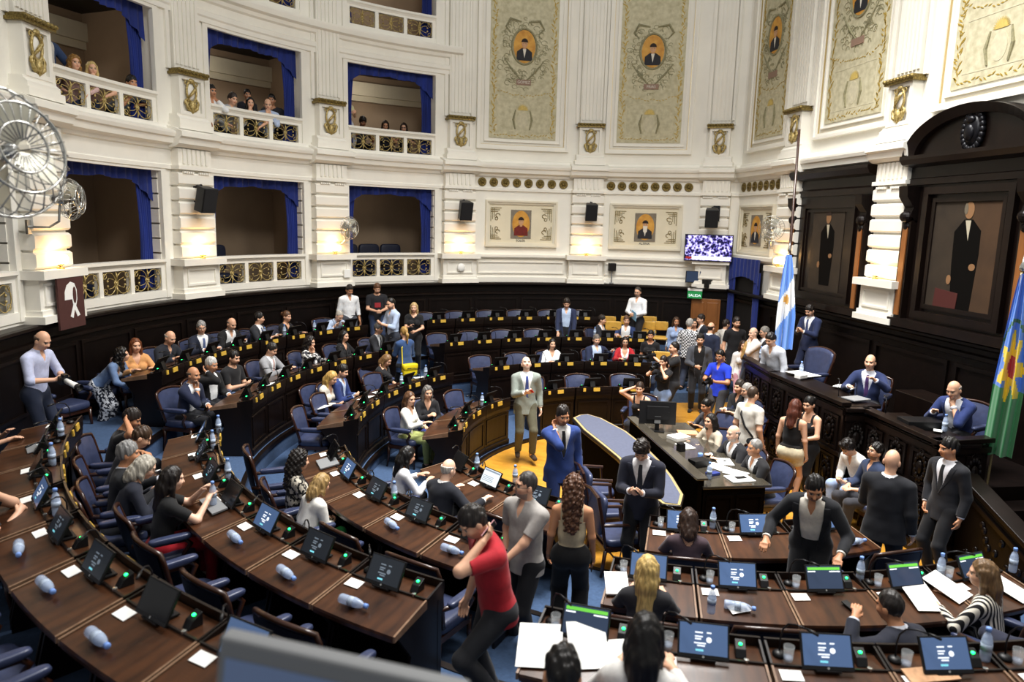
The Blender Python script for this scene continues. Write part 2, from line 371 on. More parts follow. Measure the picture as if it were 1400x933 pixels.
# ---- opening surrounds + balustrades + curtains + seats in each gallery bay
def grille(m, u0, u1, z0, z1):
    c = (u0+u1)/2; zc = (z0+z1)/2; h = (z1-z0)/2; w = (u1-u0)/2; o = -.02
    m.ring((c, o, zc), h*.2, h*.2, .012, n=12, m=5); m.ball((c, o, zc), .03, 8, 6)
    for sx in (-1, 1):
        m.ring((c+sx*w*.5, o, zc), w*.48, h*.92, .0085, n=18, m=5)
        for sz in (-1, 1):
            m.tube([(c+sx*h*.16, o, zc+sz*h*.16), (c+sx*w*.3, o+.02, zc+sz*h*.35), (c+sx*w*.55, o, zc+sz*h*.45), (c+sx*w*.62, o, zc+sz*h*.2)], .0075, 5)
            m.ring((c+sx*w*.8, o, zc+sz*h*.62), .045, .045, .007, n=10, m=5)
            m.ball((c+sx*w*.62, o, zc+sz*h*.2), .022, 6, 5)
    for sz in (-1, 1): m.tube([(c, o, zc+sz*h*.2), (c, o+.02, zc+sz*h*.6), (c, o, zc+sz*h*.95)], [.012, .02, .008], 5)
def balustrade(fn, hw, z0, zr, label, group):
    o = wthing('balustrade', label, 'balustrade', group, 1, fn, (0, -.1, z0))
    m = MB(); m.mould(-hw, hw, [(-.14, zr-.11), (.0, zr-.11), (.03, zr-.07), (.06, zr-.05), (.06, zr), (-.16, zr)])
    part(m, 'handrail', M['plaster'], o, fn)
    m = MB(); m.ubox(-hw, hw, -.12, .02, z0, z0+.14); m.ubox(-hw, hw, -.1, 0, zr-.16, zr-.1)
    g = 3; pw = .09; ws = (2*hw-pw*4)/3
    for k in range(4): m.ubox(-hw+k*(ws+pw), -hw+k*(ws+pw)+pw, -.1, .0, z0+.14, zr-.1)
    part(m, 'balustrade_frame', M['plaster'], o, fn)
    for k in range(3):
        m = MB(); a = -hw+pw+k*(ws+pw); grille(m, a, a+ws, z0+.15, zr-.16); part(m, 'grille', M['gold'], o, fn, smooth=True)
def curtain(fn, hw, ztop, zbot, label, group, drop=.34):
    o = wthing('curtain', label, 'curtain', group, 1, fn, (0, -.25, zbot))
    m = MB(); n = int(hw*2/.035); g = []
    for j in range(7):
        row = []
        for i in range(n+1):
            u = -hw+2*hw*i/n; x = abs(u)/hw; zb = ztop-(drop*.62+drop*1.15*max(0, (x-.35)/.65)**2.2); zb -= .04*abs(sin(u*4.2))
            row.append((u, -.2+.03*sin(u*38)*(.4+.6*j/6)+.02*sin(u*13), ztop+(zb-ztop)*j/6))
        g.append(row)
    m.sheet(g); part(m, 'valance', M['velvet'], o, fn, smooth=True)
    for s in (-1, 1):
        m = MB(); g = []
        for j in range(12):
            t = j/11; z = ztop-.3+(zbot-ztop+.3)*t; w = .30-.06*sin(t*pi)
            g.append([(s*(hw-.01-w*i/24), -.27+.035*sin(i*1.45+t), z) for i in range(25)])
        m.sheet(g); part(m, 'drape', M['velvet'], o, fn, smooth=True)
def theatre_seat(fn, u, z, lab):
    o = wthing('gallery_seat', lab, 'seat', 'dark seats in the lower gallery boxes', 1, fn, (u, -1.2, z))
    m = MB(); m.rbox((u, -1.45, z+.85), (.52, .14, .62)); part(m, 'backrest', M['leatherback'], o, fn, smooth=True)
    m = MB(); m.rbox((u, -1.15, z+.45), (.5, .5, .14)); m.box(u-.22, u+.22, -1.35, -.95, z, z+.4); part(m, 'seat', M['leatherback'], o, fn, smooth=True)
NTH = ['far left', 'left', 'middle', 'right']
for k, (a, ha) in enumerate(BAYS):
    fn = curved(a); hw = radians(ha)*R
    m = MB()
    for z0, z1 in ((2.6, 5.06), (5.8, 7.93), (8.62, 11.5)):
        for s in (-1, 1): m.ubox(s*hw, s*(hw+.12), -.06, .035, z0, z1)
    m.ubox(-hw-.12, hw+.12, -.06, .03, 4.98, 5.06); m.ubox(-hw-.12, hw+.12, -.05, .035, 7.85, 7.93)
    for z in np.arange(2.9, 5.0, .279):
        for s in (-1, 1): m.ubox(s*hw, s*(hw-.015), -.5, -.06, z, z+.25)
    m.xf(fn); struct(m, 'trim_%d' % (20+k), M['plaster'])
    if k == 0:
        for lv, z0, zr in (('lower', 2.6, 3.33), ('upper', 5.72, 6.4)):
            balustrade(fn, hw, z0, zr, 'ivory balustrade with gilt grilles of %s gallery at far left picture edge' % lv, 'gallery balustrades')
        continue
    for lv, z0, zr in (('lower', 2.6, 3.33), ('upper', 5.72, 6.4), ('top', 8.6, 9.28)):
        balustrade(fn, hw, z0, zr, 'ivory balustrade with gilt scroll grilles, %s gallery, %s of three boxes' % (lv, NTH[k]), 'gallery balustrades')
        zt = {'lower': 5.04, 'upper': 7.92, 'top': 11.3}[lv]
        if True: curtain(fn, hw, zt, zr-.55 if lv != 'top' else 8.7, 'blue velvet curtain with scalloped valance, %s gallery, %s of three boxes' % (lv, NTH[k]), 'gallery curtains')
    for q in ((1, -.55, 0, .55) if k == 3 else (2, -.75, -.15) if k == 2 else (1, -.55, .25))[1:]:
        theatre_seat(fn, q, 2.35, 'dark upholstered seat inside the shadowy %s lower gallery box' % NTH[k])
# ---- gilded rosettes along the frieze
def rosette(fn, u, z, lab, proto=[None]):
    if proto[0] is None:
        m = MB(); m.lathe([(.12, 0), (.12, .02), (.095, .03), (.08, .015), (.03, .02), (.03, .05), (0, .06)], 16, axis=(0, 1, 0))
        for k in range(8): m.ball((.065*cos(k*pi/4), .02, .065*sin(k*pi/4)), (.022, .02, .022), 6, 5)
        o = m.build('rosette', M['oldgold'], smooth=True); proto[0] = o
    else: o = proto[0].copy(); COL.objects.link(o)
    p = fn((u, .03, z)); q = fn((u, 1, z)); o.location = p; d = q-p; o.rotation_euler = (0, 0, atan2(d.y, d.x)-pi/2)
    tag(o, lab, 'rosette', 'gilded frieze rosettes')
for a0, a1, nm in ((101.4, 87.4, 'above the soldier portrait'), (79.3, 66.4, 'above the bearded portrait')):
    for k in range(8):
        a = a0+(a1-a0)*k/7; rosette(curved(a), 0, 5.25, 'round gilded rosette, %s from left, on frieze %s' % (ORD[k], nm))
for k in range(7): rosette(rightw(18.15-k*.3), 0, 5.25, 'round gilded rosette, %s from left, on frieze above curtained doorway' % ORD[k])
# ---- tall painted panels
def poly_el(cx, cz, rx, rz, n=24, a0=0, a1=360): return [(cx+rx*cos(radians(a0+(a1-a0)*i/n)), cz+rz*sin(radians(a0+(a1-a0)*i/n))) for i in range(n if a1-a0 >= 360 else n+1)]
def bust(m, cx, cz, s, coat=1, shirt=True, beard=False):
    m.cur = 1; m.vprism([(cx-.42*s, cz-.72*s), (cx+.42*s, cz-.72*s), (cx+.4*s, cz-.3*s), (cx+.15*s, cz-.12*s), (cx-.15*s, cz-.12*s), (cx-.4*s, cz-.3*s)], .036, .04)
    m.cur = 2; m.vprism(poly_el(cx, cz+.1*s, .155*s, .21*s, 16), .037, .043); m.vprism([(cx-.07*s, cz-.2*s), (cx+.07*s, cz-.2*s), (cx+.07*s, cz), (cx-.07*s, cz)], .036, .042)
    m.cur = 3; m.vprism(poly_el(cx, cz+.17*s, .175*s, .19*s, 14, 0, 180), .038, .045)
    for q in (-1, 1): m.vprism(poly_el(cx+q*.06*s, cz+.11*s, .022*s, .012*s, 8), .043, .046)
    if shirt: m.cur = 4; m.vprism([(cx-.09*s, cz-.16*s), (cx+.09*s, cz-.16*s), (cx, cz-.6*s)], .038, .044)
    if beard: m.cur = 4; m.vprism([(cx-.13*s, cz+.02*s), (cx+.13*s, cz+.02*s), (cx+.11*s, cz-.3*s), (cx, cz-.45*s), (cx-.11*s, cz-.3*s)], .044, .047)
def text_mesh(txt, size, fn, c, mt, parent, name='lettering', fo=.0):
    cu = bpy.data.curves.new(name, 'FONT'); cu.body = txt; cu.size = size; cu.align_x = 'CENTER'; cu.align_y = 'CENTER'; cu.extrude = .002
    to = bpy.data.objects.new(name, cu); COL.objects.link(to); bpy.context.view_layer.update()
    me = bpy.data.meshes.new_from_object(to.evaluated_get(bpy.context.evaluated_depsgraph_get())); bpy.data.objects.remove(to)
    off = Vector(parent['_o']) if '_o' in parent else Vector((0, 0, 0))
    for v in me.vertices: v.co = Vector(fn((c[0]+v.co.x, c[1]+v.co.z, c[2]+v.co.y)))-off
    me.materials.append(mt); o = bpy.data.objects.new(name, me); COL.objects.link(o); o.parent = parent; return o
def tall_panel(fn, hw, zb, ch, label, txt, port=True, beard=False, seed=0):
    o = wthing('wall_painting', label, 'painting', 'tall painted wall panels', 1, fn, (0, .02, zb))
    m = MB(); zt = 11.5; m.frame(-hw, hw, zb, zt, .06, 0, .1); m.frame(-hw+.06, hw-.06, zb+.06, zt, .06, 0, .06); m.frame(-hw+.22, hw-.22, zb+.2, zt, .025, 0, .045)
    part(m, 'moulded_frame', M['plaster'], o, fn)
    m = MB(); m.frame(-hw+.12, hw-.12, zb+.12, zt, .012, 0, .03); part(m, 'gilt_line', M['goldtrim'], o, fn)
    m = MB(); m.ubox(-ch, ch, .0, .022, zb+.3, zt); part(m, 'canvas', M['canvas'], o, fn)
    m = MB(); rnd = random.Random(seed)
    def leaf(u, z, a, l): m.vprism([(u, z), (u+l*cos(a)-l*.3*sin(a), z+l*sin(a)+l*.3*cos(a)), (u+2*l*cos(a), z+2*l*sin(a)), (u+l*cos(a)+l*.3*sin(a), z+l*sin(a)-l*.3*cos(a))], .022, .028)
    z = zb+.4
    while z < 10.6:
        for s in (-1, 1):
            for k in range(2): leaf(s*(ch-.11)+rnd.uniform(-.03, .03), z+k*.035, pi/2+rnd.uniform(-1.1, 1.1), .055)
        z += .085
    u = -ch+.12
    while u < ch-.1:
        leaf(u, zb+.39, rnd.uniform(-.8, .8), .045); leaf(u, zb+1.42+.1*abs(u/ch)**2*2, rnd.uniform(-.7, .7), .04); u += .08
    part(m, 'leaf_border', mat('yellow_gilt_leaf', 'cbb058', .5, .2, var=.3, scale=30, col2='9c8136'), o, fn)
    m = MB()                                           # grey scroll ornament round the medallion
    for k in range(110):
        a = rnd.uniform(0, 2*pi); rr = rnd.uniform(.45, 1.0); u = rr*.72*cos(a)*ch/.95; z = zb+2.45+rr*.95*sin(a)
        if z < zb+1.55 or abs(u) > ch-.22: continue
        m.ring((u, .024, z), rnd.uniform(.03, .09), rnd.uniform(.03, .08), .008, n=9, m=4, a0=0, a1=rnd.choice((180, 240, 300)))
    for s in (-1, 1):
        m.tube([(s*.1, .026, zb+3.3), (s*.4, .026, zb+3.35), (s*.52, .026, zb+3.15), (s*.38, .026, zb+3.0)], [.02, .04, .03, .015], 5)
        m.tube([(s*.55, .026, zb+2.35), (s*.3, .026, zb+2.05), (s*.05, .026, zb+1.8)], [.01, .03, .015], 5)
        m.tube([(s*.2, .026, zb+.55), (s*.26, .026, zb+.8), (s*.2, .026, zb+1.05)], [.02, .035, .015], 5)
    m.ring((0, .026, zb+2.68), .34, .45, .03, n=28, m=5); part(m, 'scroll_ornament', M['ornament'], o, fn)
    m = MB(); m.frame(-ch+.22, ch-.22, zb+.5, zb+1.32, .02, .022, .026); m.vprism(poly_el(0, zb+.8, .15, .22), .022, .027); part(m, 'lower_cartouche', mat('faded_canvas', 'd3ccb0', .85, var=.15, scale=12), o, fn)
    m = MB(); pts = []
    for k in range(33): a = pi*k/32*1.0; r_ = .17 if k % 2 else .11; pts.append((r_*cos(a), zb+1.05+r_*sin(a)))
    m.vprism(pts, .026, .03); part(m, 'painted_sun', M['sun'], o, fn)
    if port:
        m = MB(); m.vprism(poly_el(0, zb+2.68, .3, .42), .028, .034); bust(m, 0, zb+2.7, .52, beard=beard)
        part(m, 'portrait_medallion', [M['portrait'], M['paintdark'], M['paintskin'], M['painthair'], M['paintwhite']], o, fn)
        m = MB(); m.ubox(-.2, .2, .022, .04, zb+1.7, zb+1.84); part(m, 'name_plate', mat('dull_red_plate', '9a7f6e', .7), o, fn)
        if txt: text_mesh(txt, .1, fn, (0, .044, zb+1.77), M['paintwhite'], o)
tall_panel(curved(94.7), 1.29, 6.12, .93, 'tall floral painted panel with dark-coated young man in medallion, left of the rear panels', 'GOMEZ', seed=1)
tall_panel(curved(73.5), 1.17, 6.12, .86, 'tall floral painted panel with medallion portrait of man in black tie, second rear panel', 'FRIAS', seed=2)
tall_panel(rightw(17.1), .98, 6.12, .74, 'narrow-looking tall floral painted panel above the blue curtained doorway', '', seed=3)
tall_panel(rightw(13.75), 1.25, 6.12, .92, 'tall floral painted panel above the small dark framed portrait', '', seed=4)
tall_panel(rightw(10.15), 1.25, 6.2, .92, 'tall floral painted panel above the arched dark portrait frame', '', seed=5)
# ---- small framed portraits under the frieze
def small_panel(fn, hw, label, txt, beard=False, soldier=False, grey=False):
    o = wthing('framed_portrait', label, 'portrait', 'small wall portraits', 1, fn, (0, .02, 3.5))
    m = MB(); z0, z1 = 3.52, 4.78; m.frame(-hw, hw, z0, z1, .05, 0, .09); m.frame(-hw+.05, hw-.05, z0+.05, z1-.05, .05, 0, .055); m.frame(-hw+.1, hw-.1, z0+.1, z1-.1, .02, 0, .03)
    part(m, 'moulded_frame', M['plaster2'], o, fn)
    m = MB(); m.ubox(-hw+.1, hw-.1, 0, .015, z0+.1, z1-.1); part(m, 'backing_panel', M['cream'], o, fn)
    m = MB()
    for sx in (-1, 1):
        for sz in (-1, 1):
            cx, cz = sx*(hw-.16), 4.15+sz*.42
            for q in (0, .05, .1):
                m.ubox(cx, cx-sx*(.3-q), .015, .025, cz-sz*q-.008, cz-sz*q+.008); m.ubox(cx-sx*q-.008*sx, cx-sx*q+.008*sx, .015, .025, cz, cz-sz*(.36-q))
            m.ring((cx-sx*.2, .02, cz-sz*.2), .06, .05, .012, n=10, m=4, a0=0, a1=270); m.ring((cx-sx*.16, .02, cz-sz*.29), .04, .04, .01, n=10, m=4)
    part(m, 'fretwork', M['oldgold'], o, fn)
    m = MB(); pw, zc = (.29, 4.17); m.ubox(-pw, pw, .015, .03, zc-.42, zc+.36); part(m, 'picture_ground', M['portraitgrey'], o, fn)
    m = MB(); m.vprism(poly_el(0, zc-.02, .25, .36), .03, .034); bust(m, 0, zc-.0, .47, beard=beard, shirt=not soldier)
    part(m, 'portrait_oval', [M['portrait'], M['paintred'] if soldier else M['paintdark'], M['paintskin'], M['painthair'], M['paintwhite']], o, fn)
    if txt: text_mesh(txt, .09, fn, (0, .02, 3.69), M['navyc'], o)
small_panel(curved(94.5), 1.02, 'small oval portrait of an officer in dark red uniform, left on the rear wall', 'SOLER', soldier=True)
small_panel(curved(73.2), 1.0, 'small oval portrait of a man with long white beard beside the television', 'ALSINA', beard=True)
small_panel(rightw(17.32), .9, 'small portrait of a man in navy coat above the curtained doorway', '')
# ---- dark framed full-length portraits on the right wall
def standing_figure(m, cx, zb, s, k):
    m.cur = 1; m.vprism([(cx-.16*s, zb), (cx+.2*s, zb), (cx+.25*s, zb+.8*s), (cx+.24*s, zb+1.12*s), (cx+.08*s, zb+1.27*s), (cx-.08*s, zb+1.27*s), (cx-.24*s, zb+1.1*s), (cx-.22*s, zb+.6*s)], .112, .117)
    m.cur = 2; m.vprism(poly_el(cx, zb+1.4*s, .085*s, .12*s, 14), .117, .121); m.vprism(poly_el(cx+.16*s, zb+.62*s, .06*s, .05*s, 10), .117, .121); m.vprism(poly_el(cx-.24*s, zb+.42*s, .045*s, .07*s, 10), .117, .121)
    m.cur = 3; m.vprism(poly_el(cx, zb+1.45*s, .09*s, .09*s, 12, 0, 180) if k == 0 else poly_el(cx-.06*s, zb+1.42*s, .035*s, .08*s, 10), .119, .124)
    m.cur = 4; m.vprism([(cx-.05*s, zb+1.26*s), (cx+.05*s, zb+1.26*s), (cx+.03*s, zb+.98*s)], .117, .121)
fn = rightw(14.02); o = wthing('framed_portrait', 'dark wooden frame with dim full-length portrait, smaller one left of white pilaster', 'portrait', None, 1, fn, (0, .1, 2.56))
m = MB(); hw = 1.36
m.ubox(-hw, hw, .0, .1, 2.56, 5.0); m.frame(-hw+.42, hw-.42, 2.75, 4.75, .1, .1, .16); m.frame(-hw+.54, hw-.54, 2.88, 4.62, .05, .1, .13); m.ubox(-hw, hw, 0, .28, 2.56, 2.68)
for s in (-1, 1): m.ubox(s*(hw-.02), s*(hw-.22), .0, .2, 2.68, 4.35)
m.mould(-hw-.04, hw+.04, [(0, 4.88), (.14, 4.9), (.14, 5.02), (.1, 5.06), (.1, 5.24), (.24, 5.28), (.3, 5.38), (.3, 5.44), (0, 5.46)], 2)
part(m, 'carved_frame', M['dark'], o, fn)
for s in (-1, 1):
    m = MB(); c = s*(hw-.12); m.sweep([(0, 4.3), (.12, 4.32), (.2, 4.42), (.18, 4.55), (.3, 4.7), (.32, 4.88), (0, 4.88)], [c-.1, c+.1]); m.ball((c, .2, 4.4), (.11, .1, .1)); m.ball((c, .18, 4.25), (.08, .07, .08)); part(m, 'console', M['dark2'], o, fn)
    m = MB(); m.ubox(c-.06, c+.06, .2, .22, 2.7, 4.25); part(m, 'amber_strip', M['midwood'], o, fn)
m = MB(); m.ubox(-.56, .56, .09, .112, 2.93, 4.57); standing_figure(m, .02, 3.05, 1.0, 0)
part(m, 'canvas', [mat('dark_oil_ground', '352b20', .7, var=.3, scale=3), mat('oil_black_coat', '0c0a08', .9, spec=.1), mat('oil_skin', '8a6746', .8), M['painthair'], mat('oil_linen', 'b5ad98', .8)], o, fn)
fn = rightw(10.25); o = wthing('framed_portrait', 'large arched dark wooden frame with full-length portrait of gaunt man at red table', 'portrait', None, 1, fn, (0, .1, 2.56))
m = MB(); hw = 1.36
m.ubox(-hw, hw, .0, .1, 2.56, 5.4); m.frame(-hw+.42, hw-.42, 2.75, 4.95, .12, .1, .19); m.frame(-hw+.6, hw-.6, 2.93, 4.77, .07, .1, .14); m.ubox(-hw, hw, 0, .3, 2.56, 2.7)
for s in (-1, 1): m.ubox(s*(hw-.02), s*(hw-.24), .0, .22, 2.7, 4.4)
m.mould(-hw-.05, hw+.05, [(0, 4.98), (.16, 5.0), (.16, 5.1), (.12, 5.12), (.12, 5.3), (.3, 5.34), (.36, 5.42), (.36, 5.48), (0, 5.5)], 2)
arc = [(hw*1.0*cos(radians(t)), 5.45+.72*sin(radians(t))) for t in range(0, 181, 6)]; arc2 = [(x*.88, 5.45+(z-5.45)*.8) for x, z in arc]
m.vprism(arc, 0, .16)
for i in range(len(arc)-1):
    a, b, c, d = arc[i], arc[i+1], arc2[i+1], arc2[i]
    m.hexa([(a[0], .1, a[1]), (b[0], .1, b[1]), (c[0], .1, c[1]), (d[0], .1, d[1]), (a[0], .36, a[1]), (b[0], .36, b[1]), (c[0], .26, c[1]), (d[0], .26, d[1])])
part(m, 'carved_frame', M['dark'], o, fn)
for s in (-1, 1):
    m = MB(); c = s*(hw-.13); m.sweep([(0, 4.35), (.14, 4.37), (.24, 4.5), (.2, 4.62), (.34, 4.8), (.36, 4.98), (0, 4.98)], [c-.11, c+.11]); m.ball((c, .24, 4.46), (.12, .1, .1)); m.ball((c, .2, 4.3), (.08, .07, .08)); part(m, 'console', M['dark2'], o, fn)
    m = MB(); m.ubox(c-.06, c+.06, .22, .24, 2.75, 4.3); part(m, 'amber_strip', M['midwood'], o, fn)
m = MB(); m.ball((0, .2, 5.78), (.17, .08, .24)); m.ball((0, .26, 5.74), (.1, .06, .13)); m.ball((0, .26, 5.93), (.09, .05, .06))
for k in range(22):
    t = 2*pi*k/22; m.ball((.19*cos(t), .2, 5.77+.28*sin(t)), (.05, .05, .06), 6, 5)
part(m, 'carved_crest', M['blackmetal'], o, fn, smooth=True)
m = MB(); m.ubox(-.7, .7, .09, .112, 2.98, 4.72); standing_figure(m, .05, 2.98, 1.13, 1); m.cur = 5; m.vprism([(-.5, 2.99), (.0, 2.99), (.02, 3.25), (-.48, 3.3)], .118, .126)
m.cur = 6; m.vprism([(.12, 2.99), (.66, 2.99), (.66, 4.68), (.12, 4.68)], .112, .114)
part(m, 'canvas', [mat('dark_oil_ground', '2b241c'), mat('oil_black_coat', ''), mat('oil_skin', ''), mat('oil_grey_hair', '6b6252', .8), mat('oil_linen', ''), mat('oil_red', '4a1a15', .8), mat('oil_brown_drape', '4a341f', .8, var=.3, scale=2)], o, fn)
# ================================================================ DESKS, CHAIRS AND WHAT STANDS ON THEM
ROW = dict(A=(7.95, .865), B=(6.42, .56), C=(4.85, .26), D=(3.25, .05))
RNAME = dict(A='back', B='third', C='second', D='front')
BLOCK = {
 'left': dict(A=[169.7, 164.4, 159, 153.6, 148.1, 142.6, 137, 131.4], B=[172.9, 166.4, 159.9, 153.4, 146.6, 139.8, 133], C=[171.3, 162.3, 153.2, 144.1, 135], D=[166.5, 152.6, 138.7]),
 'rear': dict(A=[114, 108.2, 102.5, 96.8, 91.1, 85.4], B=[116.9, 110.2, 103.3, 96.4, 89.5, 82.5, 75.7], C=[114.6, 105.4, 96.1, 86.9, 77.8], D=[110, 95.7, 81.9]),
 'near left': dict(A=[193.3, 198.9, 204.6, 210.4, 216.2, 222, 227.7, 233.3], B=[192.1, 198.7, 205.2, 211.8, 218.4, 225, 231.5], C=[195.2, 203.7, 212.3, 220.9, 229.6], D=[201, 213.3, 225.7]),
 'near right': dict(B=[245.2, 251.8, 258.4, 264.9, 271.5], C=[248.3, 256.7, 265, 273.4, 281.8], D=[253, 265.5, 278.5]),
}
ENDN = {'left': 'its left end', 'rear': 'its left end', 'near left': 'its far end', 'near right': 'its left end'}
def deskz(row): return ROW[row][1]+.84
NEAR = .17                                             # the near blocks' desks sit a little farther out
def rf_of(rw, a): return ROW[rw][0]+(NEAR if 178 < a % 360 < 320 else 0)
def make_desk(row, da, off=0):
    rf, fz = ROW[row]; rf += off; rc = rf+.3; h = radians(da)/2*.985
    def fn(p):                                   # (arc metres at rc, radial offset, z) -> local, local +X outwards
        t = p[0]; r = p[1]; return Vector((r*cos(t)-rc, r*sin(t), p[2]*1.104))
    def sw(m, prof, a0=-h, a1=h, n=5): 
        s = len(m.v); m.sweep([(r, z) for r, z in prof], [a0+(a1-a0)*i/n for i in range(n+1)]); m.xf(fn, s)
    root = thing('legislator_desk', None, 'desk')
    m = MB(); sw(m, [(rf, 0), (rf+.05, 0), (rf+.05, .7), (rf, .7)]); sw(m, [(rf-.025, 0), (rf, 0), (rf, .1), (rf-.025, .085)]); sw(m, [(rf-.02, .6), (rf, .58), (rf, .7), (rf-.03, .7), (rf-.03, .66)])
    for z0, z1 in ((.13, .16), (.52, .55)): sw(m, [(rf-.015, z0), (rf, z0), (rf, z1), (rf-.015, z1)], -h*.86, h*.86)
    for s in (-1, 1): sw(m, [(rf-.015, .13), (rf, .13), (rf, .55), (rf-.015, .55)], s*h*.86, s*h*.8, 1)
    fp = m.build('front_panel', M['dark'], root)
    for s in (-1, 1):
        m = MB(); t = h-.0125/rc*1.2; sw(m, [(rf, 0), (rf+.5, 0), (rf+.5, .1), (rf+.4, .45), (rf+.58, .68), (rf+.2, .74), (rf, .76)], s*t-.0125/rc, s*t+.0125/rc, 1); m.build('side_panel', M['dark'], root)
    m = MB(); sw(m, [(rf-.035, .7), (rf+.2, .7), (rf+.2, .755), (rf-.035, .755)]); sw(m, [(rf-.04, .755), (rf-.015, .755), (rf-.015, .815), (rf-.035, .815)])
    for s in (-1, 1): sw(m, [(rf-.03, .755), (rf+.2, .755), (rf+.2, .765), (rf-.03, .81)], s*h, s*(h-.016/rc), 1)
    sw(m, [(rf+.185, .755), (rf+.2, .755), (rf+.2, .77), (rf+.185, .77)])
    m.build('equipment_tray', M['dark'], root)
    m = MB(); sw(m, [(rf-.01, .7555), (rf+.182, .7555), (rf+.182, .7585), (rf-.01, .7585)], -h+.02/rc, h-.02/rc); m.build('tray_floor', M['wood'], root)
    m = MB(); sw(m, [(rf+.2, .69), (rf+.6, .64), (rf+.605, .67), (rf+.6, .687), (rf+.2, .755)], -h+.02/rc, h-.02/rc); m.build('writing_top', M['wood'], root)
    for s in (-1, 1): m = MB(); sw(m, [(rf+.2, .70), (rf+.605, .65), (rf+.605, .692), (rf+.2, .765)], s*h, s*(h-.016/rc), 1); m.build('edge_strip', M['edge'], root)
    m = MB(); sw(m, [(rf-.055, .735), (rf-.04, .735), (rf-.035, .8), (rf-.05, .8)], -.14*h-.075/rc, -.14*h+.075/rc, 2); m.build('name_plaque', M['plaque'], fp)
    m = MB(); sw(m, [(rf-.055, .74), (rf-.04, .74), (rf-.035, .8), (rf-.05, .8)], .55*h-.03/rc, .55*h+.03/rc, 1); m.build('number_plaque', M['plaque'], fp)
    return root
def rbx(m, c, s, rx=0, ry=0, rz=0, e=.35, nu=20, nv=10):
    m.rbox(c, s, Matrix.Rotation(rz, 3, 'Z') @ Matrix.Rotation(ry, 3, 'Y') @ Matrix.Rotation(rx, 3, 'X'), e, nu, nv)
def make_chair(hb=.44):
    root = thing('legislator_chair', None, 'chair')          # faces +Y
    m = MB(); rbx(m, (0, .02, .44), (.54, .52, .13), e=.4); m.build('seat', M['leather'], root, smooth=True)
    def back(u, t, o):                                        # u -1..1, t 0..1
        w = .255+.04*t-.02*(t > .9); z = .46+hb*t+.035*(1-u*u)*t; y = -.235-.10*t-.02*t*t+.06*u*u
        return (u*w, y+o, z)
    def panel(o0, o1, mt, nm, t0=.02, s=.93):
        m = MB(); n = 10; g = [[back(s*(-1+2*i/n), t0+(.96-t0)*j/8, o0+o1*(1-(2*i/n-1)**2)*(1-(2*j/8-1)**2)) for i in range(n+1)] for j in range(9)]
        m.sheet(g); m.build(nm, mt, root, smooth=True)
    panel(.012, .035, M['leather'], 'backrest'); panel(-.02, -.015, M['leatherback'], 'back_cover')
    m = MB(); pts = [back(-1, t/8, 0) for t in range(9)]+[back(-1+2*i/8, 1.0, 0) for i in range(1, 8)]+[back(1, 1-t/8, 0) for t in range(9)]
    m.tube(pts, .021, 8); m.tube([back(-1+.25*i, 0.0, 0) for i in range(9)], .022, 6); m.build('back_frame', M['chairwood'], root, smooth=True)
    for s in (-1, 1):
        m = MB(); m.tube([(s*.26, -.29, .67), (s*.3, -.1, .65), (s*.305, .15, .645), (s*.3, .2, .59), (s*.28, .14, .5), (s*.27, .16, .4)], [.022, .024, .026, .024, .02, .022], 8); su = m.build('arm_support', M['chairwood'], root, smooth=True)
        m = MB(); rbx(m, (s*.3, .03, .675), (.085, .38, .06), e=.5); m.build('arm_pad', M['leather'], su, smooth=True)
    m = MB(); m.box(-.26, .26, -.22, .25, .33, .39); m.build('seat_frame', M['chairwood'], root)
    for sx in (-1, 1):
        for sy in (-1, 1):
            m = MB(); m.tube([(sx*.235, .01+sy*.22, .36), (sx*.24, .01+sy*.225, .2), (sx*.25, .01+sy*.25, 0)], [.028, .022, .017], 8); m.build('leg', M['chairwood'], root, smooth=True)
    return root
SCR = {}
def scr_mat(nm, c, e): return mat('screen_'+nm, c, .18, emit=e)
SCRM = [scr_mat('slate', '39475f', .35), scr_mat('graphite', '2a3038', .25), scr_mat('pale', '8fa6c4', .5), scr_mat('off', '0d0f14', .0), scr_mat('pale_grey', 'c3ccd4', .55), scr_mat('steel_blue', '51698f', .5)]
UIW = mat('interface_white', 'e8eef5', .4, emit=.8); UIG = mat('interface_green', '6cc24a', .4, emit=.7); UID = mat('interface_grey', '7f8b98', .4, emit=.35); UIC = mat('interface_cyan', '7fd0e0', .4, emit=.7)
